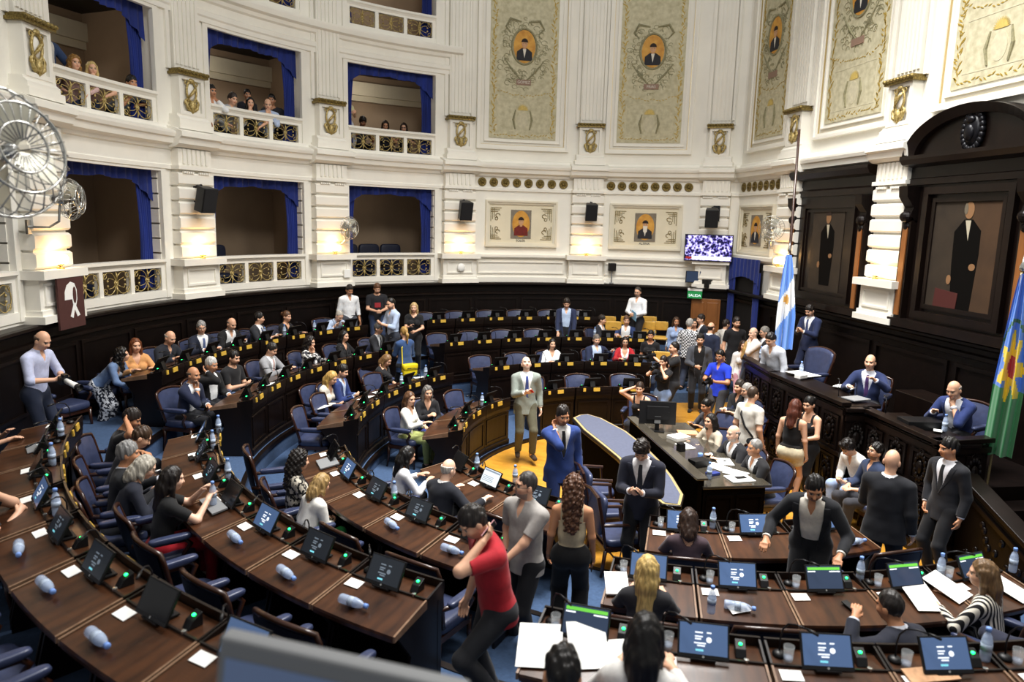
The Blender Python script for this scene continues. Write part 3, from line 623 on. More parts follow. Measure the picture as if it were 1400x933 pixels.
def make_tablet(kind):
    """upright tablet: stands at origin, user on +X side, user's right = +Y"""
    root = thing('tablet', None, 'tablet'); tilt = radians(30); w, h = .165, .225
    def fn(p): y, z, o = p; return (-sin(tilt)*z+cos(tilt)*o, y, .012+cos(tilt)*z+sin(tilt)*o)     # local: across, up, out
    def quad(m, y0, y1, z0, z1, o0, o1): s = len(m.v); m.box(y0, y1, z0, z1, o0, o1); m.xf(fn, s)
    m = MB(); quad(m, -w, w, 0, h, -.012, .006); m.build('casing', M['black'], root, bevel=.003)
    sm = {'menu': SCRM[5], 'dark': SCRM[1], 'green': SCRM[0], 'plain': SCRM[4], 'off': SCRM[3]}[kind]
    m = MB(); quad(m, -w+.012, w-.012, .026, h-.01, .006, .0068); scn = m.build('screen', sm, root)
    if kind in ('menu', 'dark'):
        m = MB(); 
        for y0, z, l in ((-.055, .155, .05), (.02, .157, .03), (-.055, .13, .05), (-.055, .115, .04), (-.06, .09, .075), (-.04, .075, .05)): quad(m, y0, y0+l, z, z+.009, .0068, .0074)
        s = len(m.v); m.vprism([(.035+.018*cos(t*pi/6), .118+.018*sin(t*pi/6)) for t in range(12)], 0, .0007)
        for i in range(s, len(m.v)): a = m.v[i]; m.v[i] = fn((a[0], a[2], .0068+a[1]))
        m.build('interface_text', UIW if kind == 'menu' else UID, scn)
        m = MB(); quad(m, -.05, .0, .045, .058, .0068, .0074); m.build('interface_button', UIC, scn)
    if kind == 'green':
        m = MB(); quad(m, -w+.022, w-.02, h-.045, h-.022, .0068, .0074); m.build('green_banner', UIG, scn)
        m = MB(); quad(m, -w+.022, -w+.09, h-.062, h-.052, .0068, .0074); quad(m, .05, w-.02, h-.062, h-.052, .0068, .0074); m.build('interface_text', UIW, scn)
    if kind == 'plain':
        m = MB(); quad(m, -w+.02, w-.02, h-.04, h-.02, .0068, .0074)
        for z in (.06, .08, .1, .12): quad(m, -w+.03, .06, z, z+.006, .0068, .0074)
        m.build('interface_text', UID, scn)
    m = MB(); s = 0; m.vprism([(.008*cos(t*pi/5), .013+.008*sin(t*pi/5)) for t in range(10)], 0, .001)
    for i in range(len(m.v)): a = m.v[i]; m.v[i] = fn((a[0], a[2], .006+a[1]))
    m.build('round_logo', M['steel'], root)
    m = MB(); m.hexa([fn((-.05, .05, -.012)), fn((.05, .05, -.012)), fn((.05, .15, -.012)), fn((-.05, .15, -.012)), (-.15, -.05, 0), (-.15, .05, 0), (-.13, .05, .01), (-.13, -.05, .01)]); m.obox((-.07, 0, .007), (.16, .16, .012)); m.build('stand', M['black'], root)
    return root
def make_mic():
    root = thing('desk_microphone', None, 'microphone')     # user +X, right +Y
    m = MB(); m.lathe([(.045, 0), (.045, .015), (.03, .028), (.012, .034), (0, .034)], 14); m.build('base', M['black'], root, smooth=True)
    m = MB(); m.tube([(0, 0, .03), (-.005, 0, .12), (.0, .01, .19), (.03, .03, .245), (.08, .07, .27), (.13, .12, .27)], [.006]*5+[.005], 6); m.build('gooseneck', M['blackmetal'], root, smooth=True)
    m = MB(); m.tube([(.125, .116, .27), (.15, .14, .268), (.18, .168, .262)], [.009, .011, .009], 8); m.build('capsule', M['black'], root, smooth=True)
    return root
def make_voting():
    root = thing('voting_terminal', None, 'voting terminal')
    m = MB(); m.hexa([(-.05, -.035, 0), (.05, -.035, 0), (.05, .035, 0), (-.05, .035, 0), (-.05, -.035, .085), (.02, -.035, .05), (.02, .035, .05), (-.05, .035, .085)]); m.build('housing', M['black'], root, bevel=.004)
    m = MB(); m.ball((-.012, 0, .070), (.013, .013, .010), 10, 6); m.build('indicator_light', M['led'], root, smooth=True)
    m = MB(); m.lathe([(.016, 0), (.016, .018), (0, .02)], 10, (.075, .03, 0)); m.build('key_button', M['steel'], root)
    return root
def make_bottle(lying=False):
    root = thing('water_bottle', None, 'bottle')
    k_ = 1.12 if lying else 1.05; pr = [(0, .0), (.03, .0), (.033, .012), (.033, .06), (.0315, .065), (.033, .07), (.033, .125), (.032, .14), (.024, .172), (.0135, .19), (.0135, .2)]; S_ = lambda L: [(a*k_, b*k_) for a, b in L]
    ax = (1, 0, 0) if lying else None; c = (-.12, 0, .038) if lying else (0, 0, 0)
    m = MB(); m.lathe(S_(pr), 16, c, ax); bb = m.build('bottle_body', M['bottle'], root, smooth=True)
    m = MB(); m.lathe(S_([(0, .004), (.029, .004), (.031, .06), (.031, .13), (.023, .165), (0, .166)]), 14, c, ax); m.build('water', M['water'], root, smooth=True)
    m = MB(); m.lathe(S_([(.0335, .075), (.0335, .12)]), 16, c, ax); m.build('bottle_label', M['blab'], bb, smooth=True)
    m = MB(); m.lathe(S_([(.017, .2), (.017, .222), (.014, .226), (0, .226)]), 14, c, ax); m.build('bottle_cap', M['bluecap'], root, smooth=True)
    return root
def make_glass():
    root = thing('drinking_glass', None, 'glass')
    m = MB(); m.lathe([(0, 0), (.03, 0), (.036, .105), (.0335, .105), (.028, .02), (0, .018)], 16); m.build('tumbler', M['glass'], root, smooth=True)
    m = MB(); m.lathe([(0, .012), (.027, .012), (.029, .03), (0, .03)], 14); m.build('water', M['water'], root, smooth=True)
    return root
PROTO = {}; USED = {}
def put(kind, maker, loc, rz, label, group):
    if kind not in PROTO: PROTO[kind] = maker(); USED[kind] = False
    o = PROTO[kind]
    if not USED[kind]: USED[kind] = True; o.location = loc; o.rotation_euler = (0, 0, rz); o['label'] = label; o['group'] = group; return o
    return dup(o, loc, rz, label, group)
DESKS = []; CHAIRS = []
for bn, rows in BLOCK.items():
    for rw, angs in rows.items():
        rf, fz = ROW[rw]; da = min(abs(angs[i+1]-angs[i]) for i in range(len(angs)-1))
        for i, a in enumerate(angs):
            where = '%s in %s row, %s block' % (ORD[i], RNAME[rw], bn)
            off = NEAR if bn.startswith('near') else 0
            o = put('desk_'+rw+bn, lambda: make_desk(rw, da, off), PS(rf+off+.3, a, fz), radians(a), 'dark desk, %s, counted from %s' % (where, ENDN[bn]), 'desks of the chamber')
            DESKS.append((bn, rw, i, a)); CHAIRS.append([bn, rw, i, a, PS(rf+(1.08 if off else .72), a, fz), False])
def on_desk(rw, a, dr, du, dz=0): 
    """dr = metres outward from desk front, du = metres to the user's right"""
    rf, fz = rf_of(rw, a), ROW[rw][1]; z = fz+(.836 if dr < .2 else .836-(dr-.2)*.188)+dz
    return PS(rf+dr, a+degrees(du/(rf+dr)), z)
def tab_kind(bn, rw, i):
    if bn == 'near right': return {('C', 3): 'green', ('C', 2): 'green', ('C', 4): 'green', ('B', 0): 'green'}.get((rw, i), 'menu')
    if bn == 'near left':
        if rw == 'D': return ['off', 'plain', 'dark'][i]
        return ['dark', 'dark', 'menu', 'off'][(i*3+ord(rw)) % 4]
    return ['dark', 'off'][i % 2]
for bn, rw, i, a in DESKS:
    w = 'on %s desk of %s row, %s block' % (ORD[i], RNAME[rw], bn)
    k = tab_kind(bn, rw, i)
    put('tab_'+k, lambda: make_tablet(k), on_desk(rw, a, .235, -.03, .014), radians(a), {'menu': 'tablet with blue menu screen', 'dark': 'tablet with dim screen', 'green': 'tablet with green banner', 'plain': 'tablet with pale screen', 'off': 'tablet with blank screen'}[k]+' '+w, 'desk tablets')
    put('mic', make_mic, on_desk(rw, a, .075, -.29, .004), radians(a), 'gooseneck microphone '+w, 'desk microphones')
    put('vote', make_voting, on_desk(rw, a, .11, .22, .004), radians(a), 'voting terminal '+w, 'voting terminals')
    if bn.startswith('near') :
        def mk():
            m = MB(); m.box(-.045, .045, -.07, .07, 0, .004); return m.build('place_card', M['white'])
        p = on_desk(rw, a, .27, -.27, .002); q = put('card', mk, p, radians(a), 'white card '+w, 'white desk cards'); q['category'] = 'card'
        q.rotation_euler = (0, .17, radians(a))
    if bn == 'near right': put('glass', make_glass, on_desk(rw, a, .13, -.25, .004), radians(a), 'drinking glass '+w, 'drinking glasses')
SEATED = []      # filled by people: world positions of occupied seats
def chair_at(loc, ang, label, group='blue leather chairs', low=False):
    near = not low and 178 < pol(loc)[1] < 320 and pol(loc)[0] > 3.6
    return put('chair_tall' if near else 'chair', (lambda: make_chair(.60)) if near else make_chair, loc, radians(ang-90), label, group)
# bottles: pixel of base -> point on the desk plane
def top_z(rw, dr): return ROW[rw][1]+.836-max(0, dr-.2)*.188
def desk_pt(px, py, rw):
    p = at_z(px, py, ROW[rw][1]+.8)
    for _ in range(3): p = at_z(px, py, top_z(rw, pol(p)[0]-rf_of(rw, pol(p)[1]))+.003)
    return p
def bottle(px, py, rw, label, lying=False):
    if not lying: return put('bottle', make_bottle, at_z(px, py, ROW[rw][1]+.838), random.uniform(0, 6), label, 'water bottles')
    p = desk_pt(px, py, rw); a = pol(p)[1]
    return put('bottle_lying', lambda: make_bottle(True), p, radians(a+90+random.uniform(-12, 12)), label, 'water bottles')
for px, py, rw, d in ((322, 741, 'B', 'third-row desk right of woman holding bottle'), (392, 790, 'B', 'third-row desk below the dim tablets'), (483, 830, 'B', 'third-row end desk near the red polo man'), (26, 757, 'A', 'back-row desk at left picture edge'), (64, 808, 'A', 'second back-row desk from left picture edge'), (135, 881, 'A', 'back-row desk nearest the bottom left corner'),
                      (536, 722, 'C', 'second-row desk left of the red polo man'), (618, 757, 'C', 'desk directly before the red polo man'), (1010, 835, 'C', 'second-row desk, near-right block'), (1170, 745, 'D', 'front-row desk beside the standing bald man')):
    bottle(px, py, rw, 'clear water bottle lying flat on '+d, True)
for px, py, rw, d in ((539, 686, 'C', 'standing bottle beside tablet near the black-haired woman'), (652, 643, 'D', 'standing bottle near the white-haired man'), (704, 660, 'D', 'standing bottle beside the grey polo man'), (312, 656, 'B', 'standing bottle between third-row tablets at left'), (78, 705, 'A', 'lowest standing bottle on the left edge desks'), (72, 637, 'A', 'middle standing bottle on the left edge desks'), (84, 600, 'A', 'farthest standing bottle on the left edge desks'),
                     (974, 722, 'D', 'standing bottle right of the brown-haired woman'), (1175, 795, 'C', 'standing bottle beside the leaning bearded man'), (1285, 790, 'C', 'standing bottle beside open white papers'), (1384, 782, 'C', 'standing bottle at right picture edge'), (1346, 903, 'B', 'standing bottle in near-right foreground below striped woman'), (972, 838, 'C', 'standing bottle left of the lying bottle, near-right block'),
                     (299, 592, 'B', 'upper standing bottle at left end of third row'), (291, 614, 'B', 'lower standing bottle at left end of third row'), (362, 463, 'A', 'small bottle on back-row desk beside dark-suited man'), (389, 459, 'A', 'small bottle left of the woman with phone'), (430, 453, 'A', 'small bottle left of the elderly man'), (549, 527, 'C', 'small bottle right of dark-jacketed long-haired woman'), (582, 515, 'C', 'small bottle at right end of second row, left block'), (659, 555, 'D', 'small bottle at right end of front row, left block'),
                     (801, 479, 'C', 'small bottle before the man in open navy suit'), (813, 460, 'B', 'small bottle left of dark-haired man in rear block'), (757, 479, 'C', 'small bottle before the woman in white')):
    bottle(px, py, rw, d)
# loose papers
def paper(px, py, z, w, h, rz, label, tilt=0, th=.004, mt='white', cat='papers', name='paper_sheet'):
    m = MB(); m.box(-w/2, w/2, -h/2, h/2, 0, th); o = m.build(name, M[mt]); p = desk_pt(px, py, z) if isinstance(z, str) else at_z(px, py, z); p.z += .006; o.location = p
    if isinstance(z, str):
        n = PS(1, pol(p)[1])-PS(0, 0); q = Vector((n.x*.188, n.y*.188, 1)).normalized(); e = Vector((cos(rz), sin(rz), 0)); e = (e-q*e.dot(q)).normalized(); f = q.cross(e)
        if tilt: f = (f*cos(tilt)+q*sin(tilt)); q = e.cross(f)
        o.rotation_euler = Matrix((e, f, q)).transposed().to_euler(); o.location = p+q*(.004)+Vector((0, 0, abs(tilt)*h*.45))
    else: o.rotation_euler = (tilt, 0, rz)
    tag(o, label, cat); return o
paper(1258, 818, 'C', .24, .36, -.1, 'long white printed sheet left of the striped woman', .1)
paper(1294, 806, 'C', .24, .34, .45, 'second white sheet fanned beside the first, touching striped woman', .1)
paper(1380, 808, 'C', .22, .3, .5, 'white sheet right of the striped woman', .1)
paper(738, 888, 'B', .3, .36, -.25, 'wide white document sheet at left end of foreground desk', .12)
paper(803, 892, 'B', .26, .34, -.12, 'white document leaning before green-banner tablet in foreground', .3)
paper(838, 905, 'B', .2, .3, -.1, 'white folder between two dark heads in foreground', .1)
paper(843, 800, 'C', .2, .3, -.2, 'white notepad on desk left of the long-haired blonde', 0, .015)
paper(1010, 834, 'C', .17, .1, .1, 'white leaflet under lying bottle, near-right block', 0, .002)
paper(1272, 925, 'B', .34, .12, 0, 'pale pink folder at bottom edge of near-right block', 0, .01, 'paintskin', 'folder', 'folder')
paper(1163, 832, 'C', .06, .15, .25, 'black phone lying on desk below the leaning bearded man', 0, .01, 'black', 'phone', 'mobile_phone')
for px, py, z, d in ((440, 558, 'C', 'white papers on second-row desk end before blonde woman'), (500, 545, 'C', 'papers between blonde woman and navy suit man'), (518, 537, 'C', 'papers beside dark-jacketed woman, second row'), (365, 527, 'B', 'papers before grey suit man, third row'), (420, 495, 'B', 'papers on third-row desk before curly-haired woman'), (573, 517, 'C', 'pale papers at right end of second row, left block')):
    paper(px, py, z, .2, .26, random.uniform(-1, 1), d)

def on_top(px, py, rw, size, rz, name, label, cat, mt):
    m = MB(); m.obox((0, 0, size[2]/2), size); o = m.build(name, M[mt], bevel=.003); p = desk_pt(px, py, rw); o.location = p+Vector((0, 0, .004)); o.rotation_euler = (0, .185, radians(pol(p)[1])+rz); tag(o, label, cat); return o
on_top(292, 692, 'B', (.15, .42, .02), 0, 'keyboard', 'pale grey keyboard on desk before woman holding bottle', 'keyboard', 'greyplastic')
on_top(448, 634, 'C', (.24, .34, .02), 0, 'laptop', 'closed grey laptop on second-row desk at far end, near left block', 'laptop', 'greyplastic')
on_top(44, 615, 'A', (.1, .26, .012), .2, 'notebook', 'thin grey notebook under reaching hand at left edge desk', 'notebook', 'greyplastic')
on_top(262, 628, 'B', (.05, .14, .02), .1, 'glasses_case', 'slim black case on third-row desk near the papers reader', 'case', 'black')
# ================================================================ PRESIDENCY ROSTRUM AND CENTRE TABLES
PZ = .93
m = MB(); m.prism([(6.5, 13.1), (6.5, 9.5), (6.85, 9.4), (6.85, 7.9), (8.8, 7.9), (8.8, 13.1)], 0, PZ); struct(m, 'floor_rostrum', M['dark2'])
def carved(m, p0, p1, z0, z1, out):
    """raised frame and carved boss between floor points p0-p1 on a vertical face"""
    p0 = Vector((*p0, 0)); p1 = Vector((*p1, 0)); L = (p1-p0).length; d = (p1-p0)/L; n = Vector((d.y, -d.x, 0))*out
    f = lambda p: p0+d*p[0]+n*p[1]+Vector((0, 0, p[2]))
    s = len(m.v); m.frame(.06, L-.06, z0, z1, .04, 0, .025); m.frame(.12, L-.12, z0+.06, z1-.06, .02, 0, .015)
    c = L/2; zc = (z0+z1)/2
    for k in range(14):
        t = 2*pi*k/14; m.ball((c+.1*cos(t), .02, zc+.16*sin(t)), (.03, .025, .04), 6, 5)
    m.ball((c, .03, zc), (.06, .035, .09), 8, 6); m.ring((c, .02, zc+.2), .05, .04, .012, n=10, m=4); m.ring((c, .02, zc-.2), .05, .04, .012, n=10, m=4)
    m.xf(f, s)
def rostrum_desk(label, path, ztop, depth, npan):
    o = thing('rostrum_desk', label, 'desk', (path[0][0], path[0][1], 0)); off = Vector(o.location)
    m = MB(); mc = MB()
    for k in range(len(path)-1):
        a, b = path[k], path[k+1]; A = Vector((*a, 0)); B = Vector((*b, 0)); L = (B-A).length; d = (B-A)/L; n = Vector((d.y, -d.x, 0))
        f = lambda p: A+d*p[0]+n*p[1]+Vector((0, 0, p[2]))
        s = len(m.v); m.box(-.02, L+.02, -.06, 0, 0, ztop-.1); m.box(-.04, L+.04, -.02, .04, 0, .16); m.box(-.04, L+.04, -.02, .03, ztop-.2, ztop-.12); m.box(-.04, L+.04, -.02, .03, .86, .92); m.xf(f, s)
        N = npan[k]
        for j in range(N):
            q0 = A+d*(L*j/N); q1 = A+d*(L*(j+1)/N)
            carved(mc, (q0.x, q0.y), (q1.x, q1.y), .95, ztop-.24, 1); carved(mc, (q0.x, q0.y), (q1.x, q1.y), .2, .84, 1)
    m.xf(lambda p: Vector(p)-off); mc.xf(lambda p: Vector(p)-off)
    m.build('front_panel', M['dark'], o); mc.build('carved_panel', M['dark2'], o, smooth=False)
    m = MB()
    for k in range(len(path)-1):
        a, b = path[k], path[k+1]; A = Vector((*a, 0)); B = Vector((*b, 0)); L = (B-A).length; d = (B-A)/L; n = Vector((d.y, -d.x, 0))
        f = lambda p: A+d*p[0]+n*p[1]+Vector((0, 0, p[2]))
        dp = depth if L > 1 else .06; e = .0 if L > 1 else .0
        s = len(m.v); m.box(-.05, L+.05, -.1, .06, ztop-.06, ztop); m.box(0, L, -dp, -.1, ztop-.12, ztop-.07); m.box(0, L, -.12, -.09, ztop-.1, ztop-.02); m.xf(f, s)
    m.xf(lambda p: Vector(p)-off); m.build('desk_top', M['dark'], o, bevel=.008)
    return o
rostrum_desk('dark carved presidency desk, long raised section behind the two women', [(6.62, 13.0), (6.42, 11.6), (6.41, 9.46)], 1.7, .62, [3, 4])
rostrum_desk('dark carved rostrum wing desk in front of the bald man resting his chin', [(6.47, 9.42), (6.74, 9.38), (6.67, 7.83), (7.42, 7.88)], 1.62, .6, [1, 3, 2])
# stair parapet going down beside the rostrum
o = thing('stair_parapet', 'dark carved sloping stair parapet at the right picture edge', 'parapet', (7.12, 6.45, 0))
m = MB(); off = Vector(o.location)
for x0, z in ((7.0, 0), ):
    pts = [(7.05, 7.8), (7.05, 5.45)]
    for k in range(1): m.hexa([Vector(p)-off for p in ((7.05, 5.45, 0), (7.2, 5.45, 0), (7.2, 7.8, 0), (7.05, 7.8, 0), (7.05, 5.45, .12), (7.2, 5.45, .12), (7.2, 7.8, 1.1), (7.05, 7.8, 1.1))])
m.build('parapet_body', M['dark2'], o)
m = MB(); m.hexa([Vector(p)-off for p in ((7.0, 5.4, .1), (7.26, 5.4, .1), (7.26, 7.82, 1.1), (7.0, 7.82, 1.1), (7.0, 5.4, .16), (7.26, 5.4, .16), (7.26, 7.82, 1.17), (7.0, 7.82, 1.17))]); m.build('sloping_handrail', M['dark'], o, bevel=.01)
m = MB(); 
m.hexa([Vector(p)-off for p in ((7.02, 5.45, -.06), (7.05, 5.45, -.06), (7.05, 7.75, .92), (7.02, 7.75, .92), (7.02, 5.45, .0), (7.05, 5.45, .0), (7.05, 7.75, .98), (7.02, 7.75, .98))])
for k in range(34): 
    y = random.uniform(6.05, 7.65); zt = .12+(y-5.45)/2.35*.98; m.ball(Vector((7.04, y, random.uniform(.1, max(.12, zt-.25))))-off, (.02, .04, .05), 6, 5)
m.build('carved_relief', M['dark'], o)
for k in range(5):
    m = MB(); m.box(7.25, 8.8, 7.8-.32*(k+1), 7.8-.32*k, 0, PZ-.17*(k+1)+.02); m.build('trim_%d' % (70+k), M['dark2'])['kind'] = 'structure'
# crescent table topped with blue-grey felt
FE = [(3.1, 12.25), (2.93, 12.05), (2.94, 11.3), (3.03, 10.55), (3.1, 9.9), (3.11, 9.2), (3.08, 8.56), (3.15, 8.08), (3.38, 8.0), (3.56, 8.35), (3.66, 9.0), (3.72, 9.68), (3.73, 10.4), (3.67, 11.2), (3.47, 12.0), (3.28, 12.3)]
def inset(poly, k):
    cx = sum(p[0] for p in poly)/len(poly); cy = sum(p[1] for p in poly)/len(poly); n = len(poly); out = []
    for i in range(n):
        a = Vector(poly[i-1]); b = Vector(poly[(i+1) % n]); d = (b-a).normalized(); nn = Vector((-d.y, d.x)); p = Vector(poly[i])
        if (Vector((cx, p.y*.7+cy*.3))-p).dot(nn) < 0: nn = -nn
        out.append(tuple(p+nn*k))
    return out
o = thing('stenographer_table', 'long crescent table topped with blue-grey felt and pale gold rim', 'table', (3.35, 10.1, 0)); off = Vector(o.location)
mv = lambda p: Vector(p)-off
m = MB(); m.prism(FE, .72, .775); m.xf(mv); m.build('table_top', M['dark'], o, bevel=.01)
m = MB(); m.prism(inset(FE, .02), .776, .782); m.xf(mv); m.build('gold_rim', M['goldtrim'], o)
m = MB(); m.prism(inset(FE, .06), .783, .788); m.xf(mv); m.build('felt_top', M['felt'], o)
m = MB(); m.prism(inset(FE, .05), .0, .72); m.xf(mv); m.build('table_base', mat('matt_black_wood', '0b0705', .9, spec=.03), o)
# glass-topped clerks' desk
o = thing('clerk_desk', 'dark glossy clerks desk beside the felt table, covered with papers', 'desk', (4.3, 9.9, 0)); off = Vector(o.location)
m = MB(); m.box(3.8, 3.88, 8.5, 11.45, 0, .92); m.box(3.86, 4.75, 8.5, 8.58, 0, .8); m.box(3.86, 4.65, 11.37, 11.45, 0, .8)
for a, b in ((3.92, 4.3), (4.34, 4.72)): 
    m.box(a, b, 8.48, 8.5, .12, .16); m.box(a, b, 8.48, 8.5, .66, .7); m.box(a, a+.04, 8.48, 8.5, .16, .66); m.box(b-.04, b, 8.48, 8.5, .16, .66)
m.xf(mv); m.build('desk_body', mat('matt_black_wood', ''), o)
m = MB(); m.box(3.76, 3.92, 8.46, 11.49, .92, .95); m.box(3.86, 4.82, 8.47, 11.47, .79, .83); m.xf(mv); m.build('desk_top', mat('smoky_glass_top', '4a453c', .08, spec=.6, var=.3, scale=3), o, bevel=.006)
def boxthing(name, label, cat, c, size, mt, rz=0, bevel=.004, group=None):
    m = MB(); m.obox((0, 0, size[2]/2), size); o = m.build(name, M[mt] if isinstance(mt, str) else mt, bevel=bevel); o.location = c; o.rotation_euler = (0, 0, rz); return tag(o, label, cat, group)
GZ = .832
for (x, y, w, h, rz, th, lab, mt, nm, cat) in (
    (4.3, 8.25, .22, .3, .5, .01, 'white papers before the two bald clerks', 'white', 'paper_sheet', 'papers'), (4.5, 8.45, .22, .3, -.2, .01, 'white papers by elbow of the bald grey-bearded man', 'white', 'paper_sheet', 'papers'),
    (4.45, 7.98, .24, .3, .7, .012, 'white document pad before the man with clasped hands', 'white', 'paper_sheet', 'papers'), (4.4, 7.76, .34, .26, .1, .014, 'white folder at near end of clerks desk', 'white', 'folder', 'folder'),
    (4.2, 9.2, .2, .28, .2, .012, 'white papers under hands of woman in beige blouse', 'white', 'paper_sheet', 'papers'), (4.25, 9.6, .3, .24, .4, .05, 'stack of papers behind the clerks monitor', 'white', 'paper_stack', 'papers'),
    (4.5, 9.85, .32, .24, -.2, .03, 'pale closed book on papers at far end of clerks desk', 'paintskin', 'book', 'book'), (4.1, 7.95, .18, .1, .3, .035, 'small blue case on near end of clerks desk', 'velvet', 'glasses_case', 'case'),
    (4.05, 9.0, .1, .1, .2, .12, 'small dark and white carton on clerks desk', 'black', 'carton', 'carton'), (4.05, 8.32, .26, .16, .3, .1, 'dark box file under white papers on clerks desk', 'black', 'box_file', 'box'),):
    boxthing(nm, lab, cat, (x+.08, y+.95, GZ), (w, h, th), mt, rz, .002)
boxthing('mobile_phone', 'black phone lying on white folder at near end of clerks desk', 'phone', (4.5, 8.72, GZ+.015), (.15, .075, .01), 'black', .1)
bp = put('bottle', make_bottle, Vector((4.06, 8.75, GZ)), 0, 'tall clear bottle at near end of clerks desk', 'water bottles')
boxthing('water_cup', 'small blue cup on clerks desk before the woman in beige', 'cup', (4.28, 9.57, GZ), (.07, .07, .09), 'bluecap', 0, .02)
def monitor(label, loc, rz, w=.52, h=.33, back=True):
    """screen faces local +Y"""
    o = thing('computer_monitor', label, 'monitor', loc, rz)
    m = MB(); m.obox((0, 0, .12+h/2), (w, .05, h), rx=-.08); m.obox((0, -.035, .12+h/2), (w*.6, .04, h*.6), rx=-.08); m.build('monitor_case', M['black'], o, bevel=.006)
    m = MB(); m.obox((0, .027, .125+h/2), (w-.03, .002, h-.03), rx=-.08); m.build('screen', SCRM[0], o)
    m = MB(); m.obox((0, -.02, .07), (.07, .03, .15)); m.obox((0, 0, .008), (.24, .18, .016)); m.build('stand', M['black'], o, bevel=.004)
    m = MB(); m.obox((.16, -.03, .33), (.05, .003, .012)); m.obox((0, -.058, .2), (.1, .003, .12)); m.build('rear_panel', M['greyplastic'], o)
    return o
monitor('black computer monitor seen from behind on far end of clerks desk', (4.12, 11.0, .836), radians(-14), .6, .38)
# wooden armchairs with blue seats beside the felt table
def make_armchair():
    root = thing('open_armchair', None, 'chair')
    m = MB(); rbx(m, (0, .02, .46), (.54, .5, .1)); m.build('seat', M['leather'], root, smooth=True)
    m = MB(); rbx(m, (0, -.26, .78), (.46, .07, .48), rx=-.12); m.build('backrest', M['leather'], root, smooth=True)
    m = MB(); m.box(-.26, .26, -.25, .26, .36, .42); m.tube([(-.25, -.24, .42), (-.25, -.29, .75), (-.22, -.34, 1.04), (0, -.345, 1.08), (.22, -.34, 1.04), (.25, -.29, .75), (.25, -.24, .42)], .02, 8)
    for s in (-1, 1): m.tube([(s*.25, -.27, .7), (s*.29, -.05, .7), (s*.29, .2, .68)], [.02, .022, .024], 8); m.tube([(s*.28, .17, .68), (s*.27, .2, .4)], .018, 8)
    m.tube([(-.24, .0, .15), (.24, .0, .15)], .012, 6); m.build('wooden_frame', M['chairwood'], root, smooth=False)
    for sx in (-1, 1):
        for sy in (-1, 1): m = MB(); m.tube([(sx*.24, sy*.23, .38), (sx*.245, sy*.25+(-.03 if sy < 0 else 0), 0)], [.026, .018], 8); m.build('leg', M['chairwood'], root, smooth=True)
    return root
for px, py, lab in ((812, 642, 'farthest one'), (825, 668, 'middle one'), (843, 700, 'nearest one')):
    p = at_z(px, py, .75); p.z = .0; put('armchair', make_armchair, p, radians(-90+random.uniform(-8, 8)), 'dark wooden armchair with blue leather facing the felt table, %s' % lab, 'armchairs at the felt table')
# ---- rostrum seats and desk things
def big_chair(loc, ang, label, s=1.0):
    o = thing('presidency_chair', label, 'chair', loc, radians(ang-90), 'high-backed rostrum chairs')
    m = MB(); rbx(m, (0, .03, .46), (.64*s, .58, .14)); m.build('seat', M['leather'], o, smooth=True)
    g = []
    for j in range(9):
        t = j/8; w = (.27+.08*t-.05*max(0, t-.8)*5*.6)*s; g.append([((-1+2*i/10)*w, -.26-.12*t+.06*(2*i/10-1)**2, .5+.52*s*t+.06*t*(1-(2*i/10-1)**2)) for i in range(11)])
    m = MB(); m.sheet(g); q = m.build('backrest', M['leather'], o, smooth=True); md = q.modifiers.new('thick', 'SOLIDIFY'); md.thickness = .05
    m = MB(); m.tube([g[j][0] for j in range(9)]+[g[8][i] for i in range(1, 10)]+[g[8-j][10] for j in range(9)], .026, 8); m.box(-.3*s, .3*s, -.24, .28, .32, .4); m.build('carved_frame', M['chairwood'], o, smooth=False)
    for sx in (-1, 1):
        m = MB(); rbx(m, (sx*.36*s, .02, .7), (.1, .4, .06), e=.5); m.build('arm_pad', M['leather'], o, smooth=True)
        m = MB(); m.tube([(sx*.34*s, -.25, .68), (sx*.36*s, .15, .66), (sx*.33*s, .2, .4)], .022, 8); m.build('arm_support', M['chairwood'], o, smooth=True)
        for sy in (-1, 1): m = MB(); m.tube([(sx*.27*s, sy*.24, .35), (sx*.29*s, sy*.27, 0)], [.03, .02], 8); m.build('leg', M['chairwood'], o, smooth=True)
    return o
big_chair((7.3, 12.0, PZ), 188, 'large empty blue leather presidency chair near the light blue flag', 1.05)
def desk_paper(px, py, z, lab, w=.22, h=.3, rz=.9): return paper(px, py, z, w, h, rz, lab, 0, .008)
desk_paper(1098, 512, 1.66, 'white papers fanned on presidency desk before the empty chair', .34, .5, .3)
desk_paper(1155, 530, 1.66, 'white sheet before the bald president', .24, .3, .6)
desk_paper(1053, 492, 1.66, 'white paper at far end of presidency desk')
desk_paper(1263, 518, 1.62, 'white papers on dark side table behind rostrum', .3, .4, .5)
put('bottle', make_bottle, at_z(1095, 512, 1.65), 0, 'clear bottle on presidency desk near the empty chair', 'water bottles')
put('bottle', make_bottle, at_z(1291, 590, 1.57), 0, 'clear bottle before bald man resting his chin', 'water bottles')
put('bottle', make_bottle, at_z(1040, 490, 1.66), 0, 'clear bottle at far end of presidency desk', 'water bottles')
desk_paper(1282, 590, 1.57, 'small white card on rostrum wing desk', .12, .1)
p = at_z(1095, 517, 1.66); boxthing('tissue_box', 'small white tray with cup on presidency desk', 'tray', p, (.2, .12, .06), 'white', .4)
boxthing('laptop', 'dark flat laptop before the bald president', 'laptop', at_z(1170, 546, 1.66), (.34, .26, .02), 'greyplastic', .25)
for px, py, z, lab in ((1146, 545, 1.66, 'thin silver gooseneck microphone before the bald president'), (1210, 570, 1.57, 'thin black gooseneck microphone on the rostrum wing')):
    put('mic', make_mic, at_z(px, py, z), radians(20), lab, 'rostrum microphones')
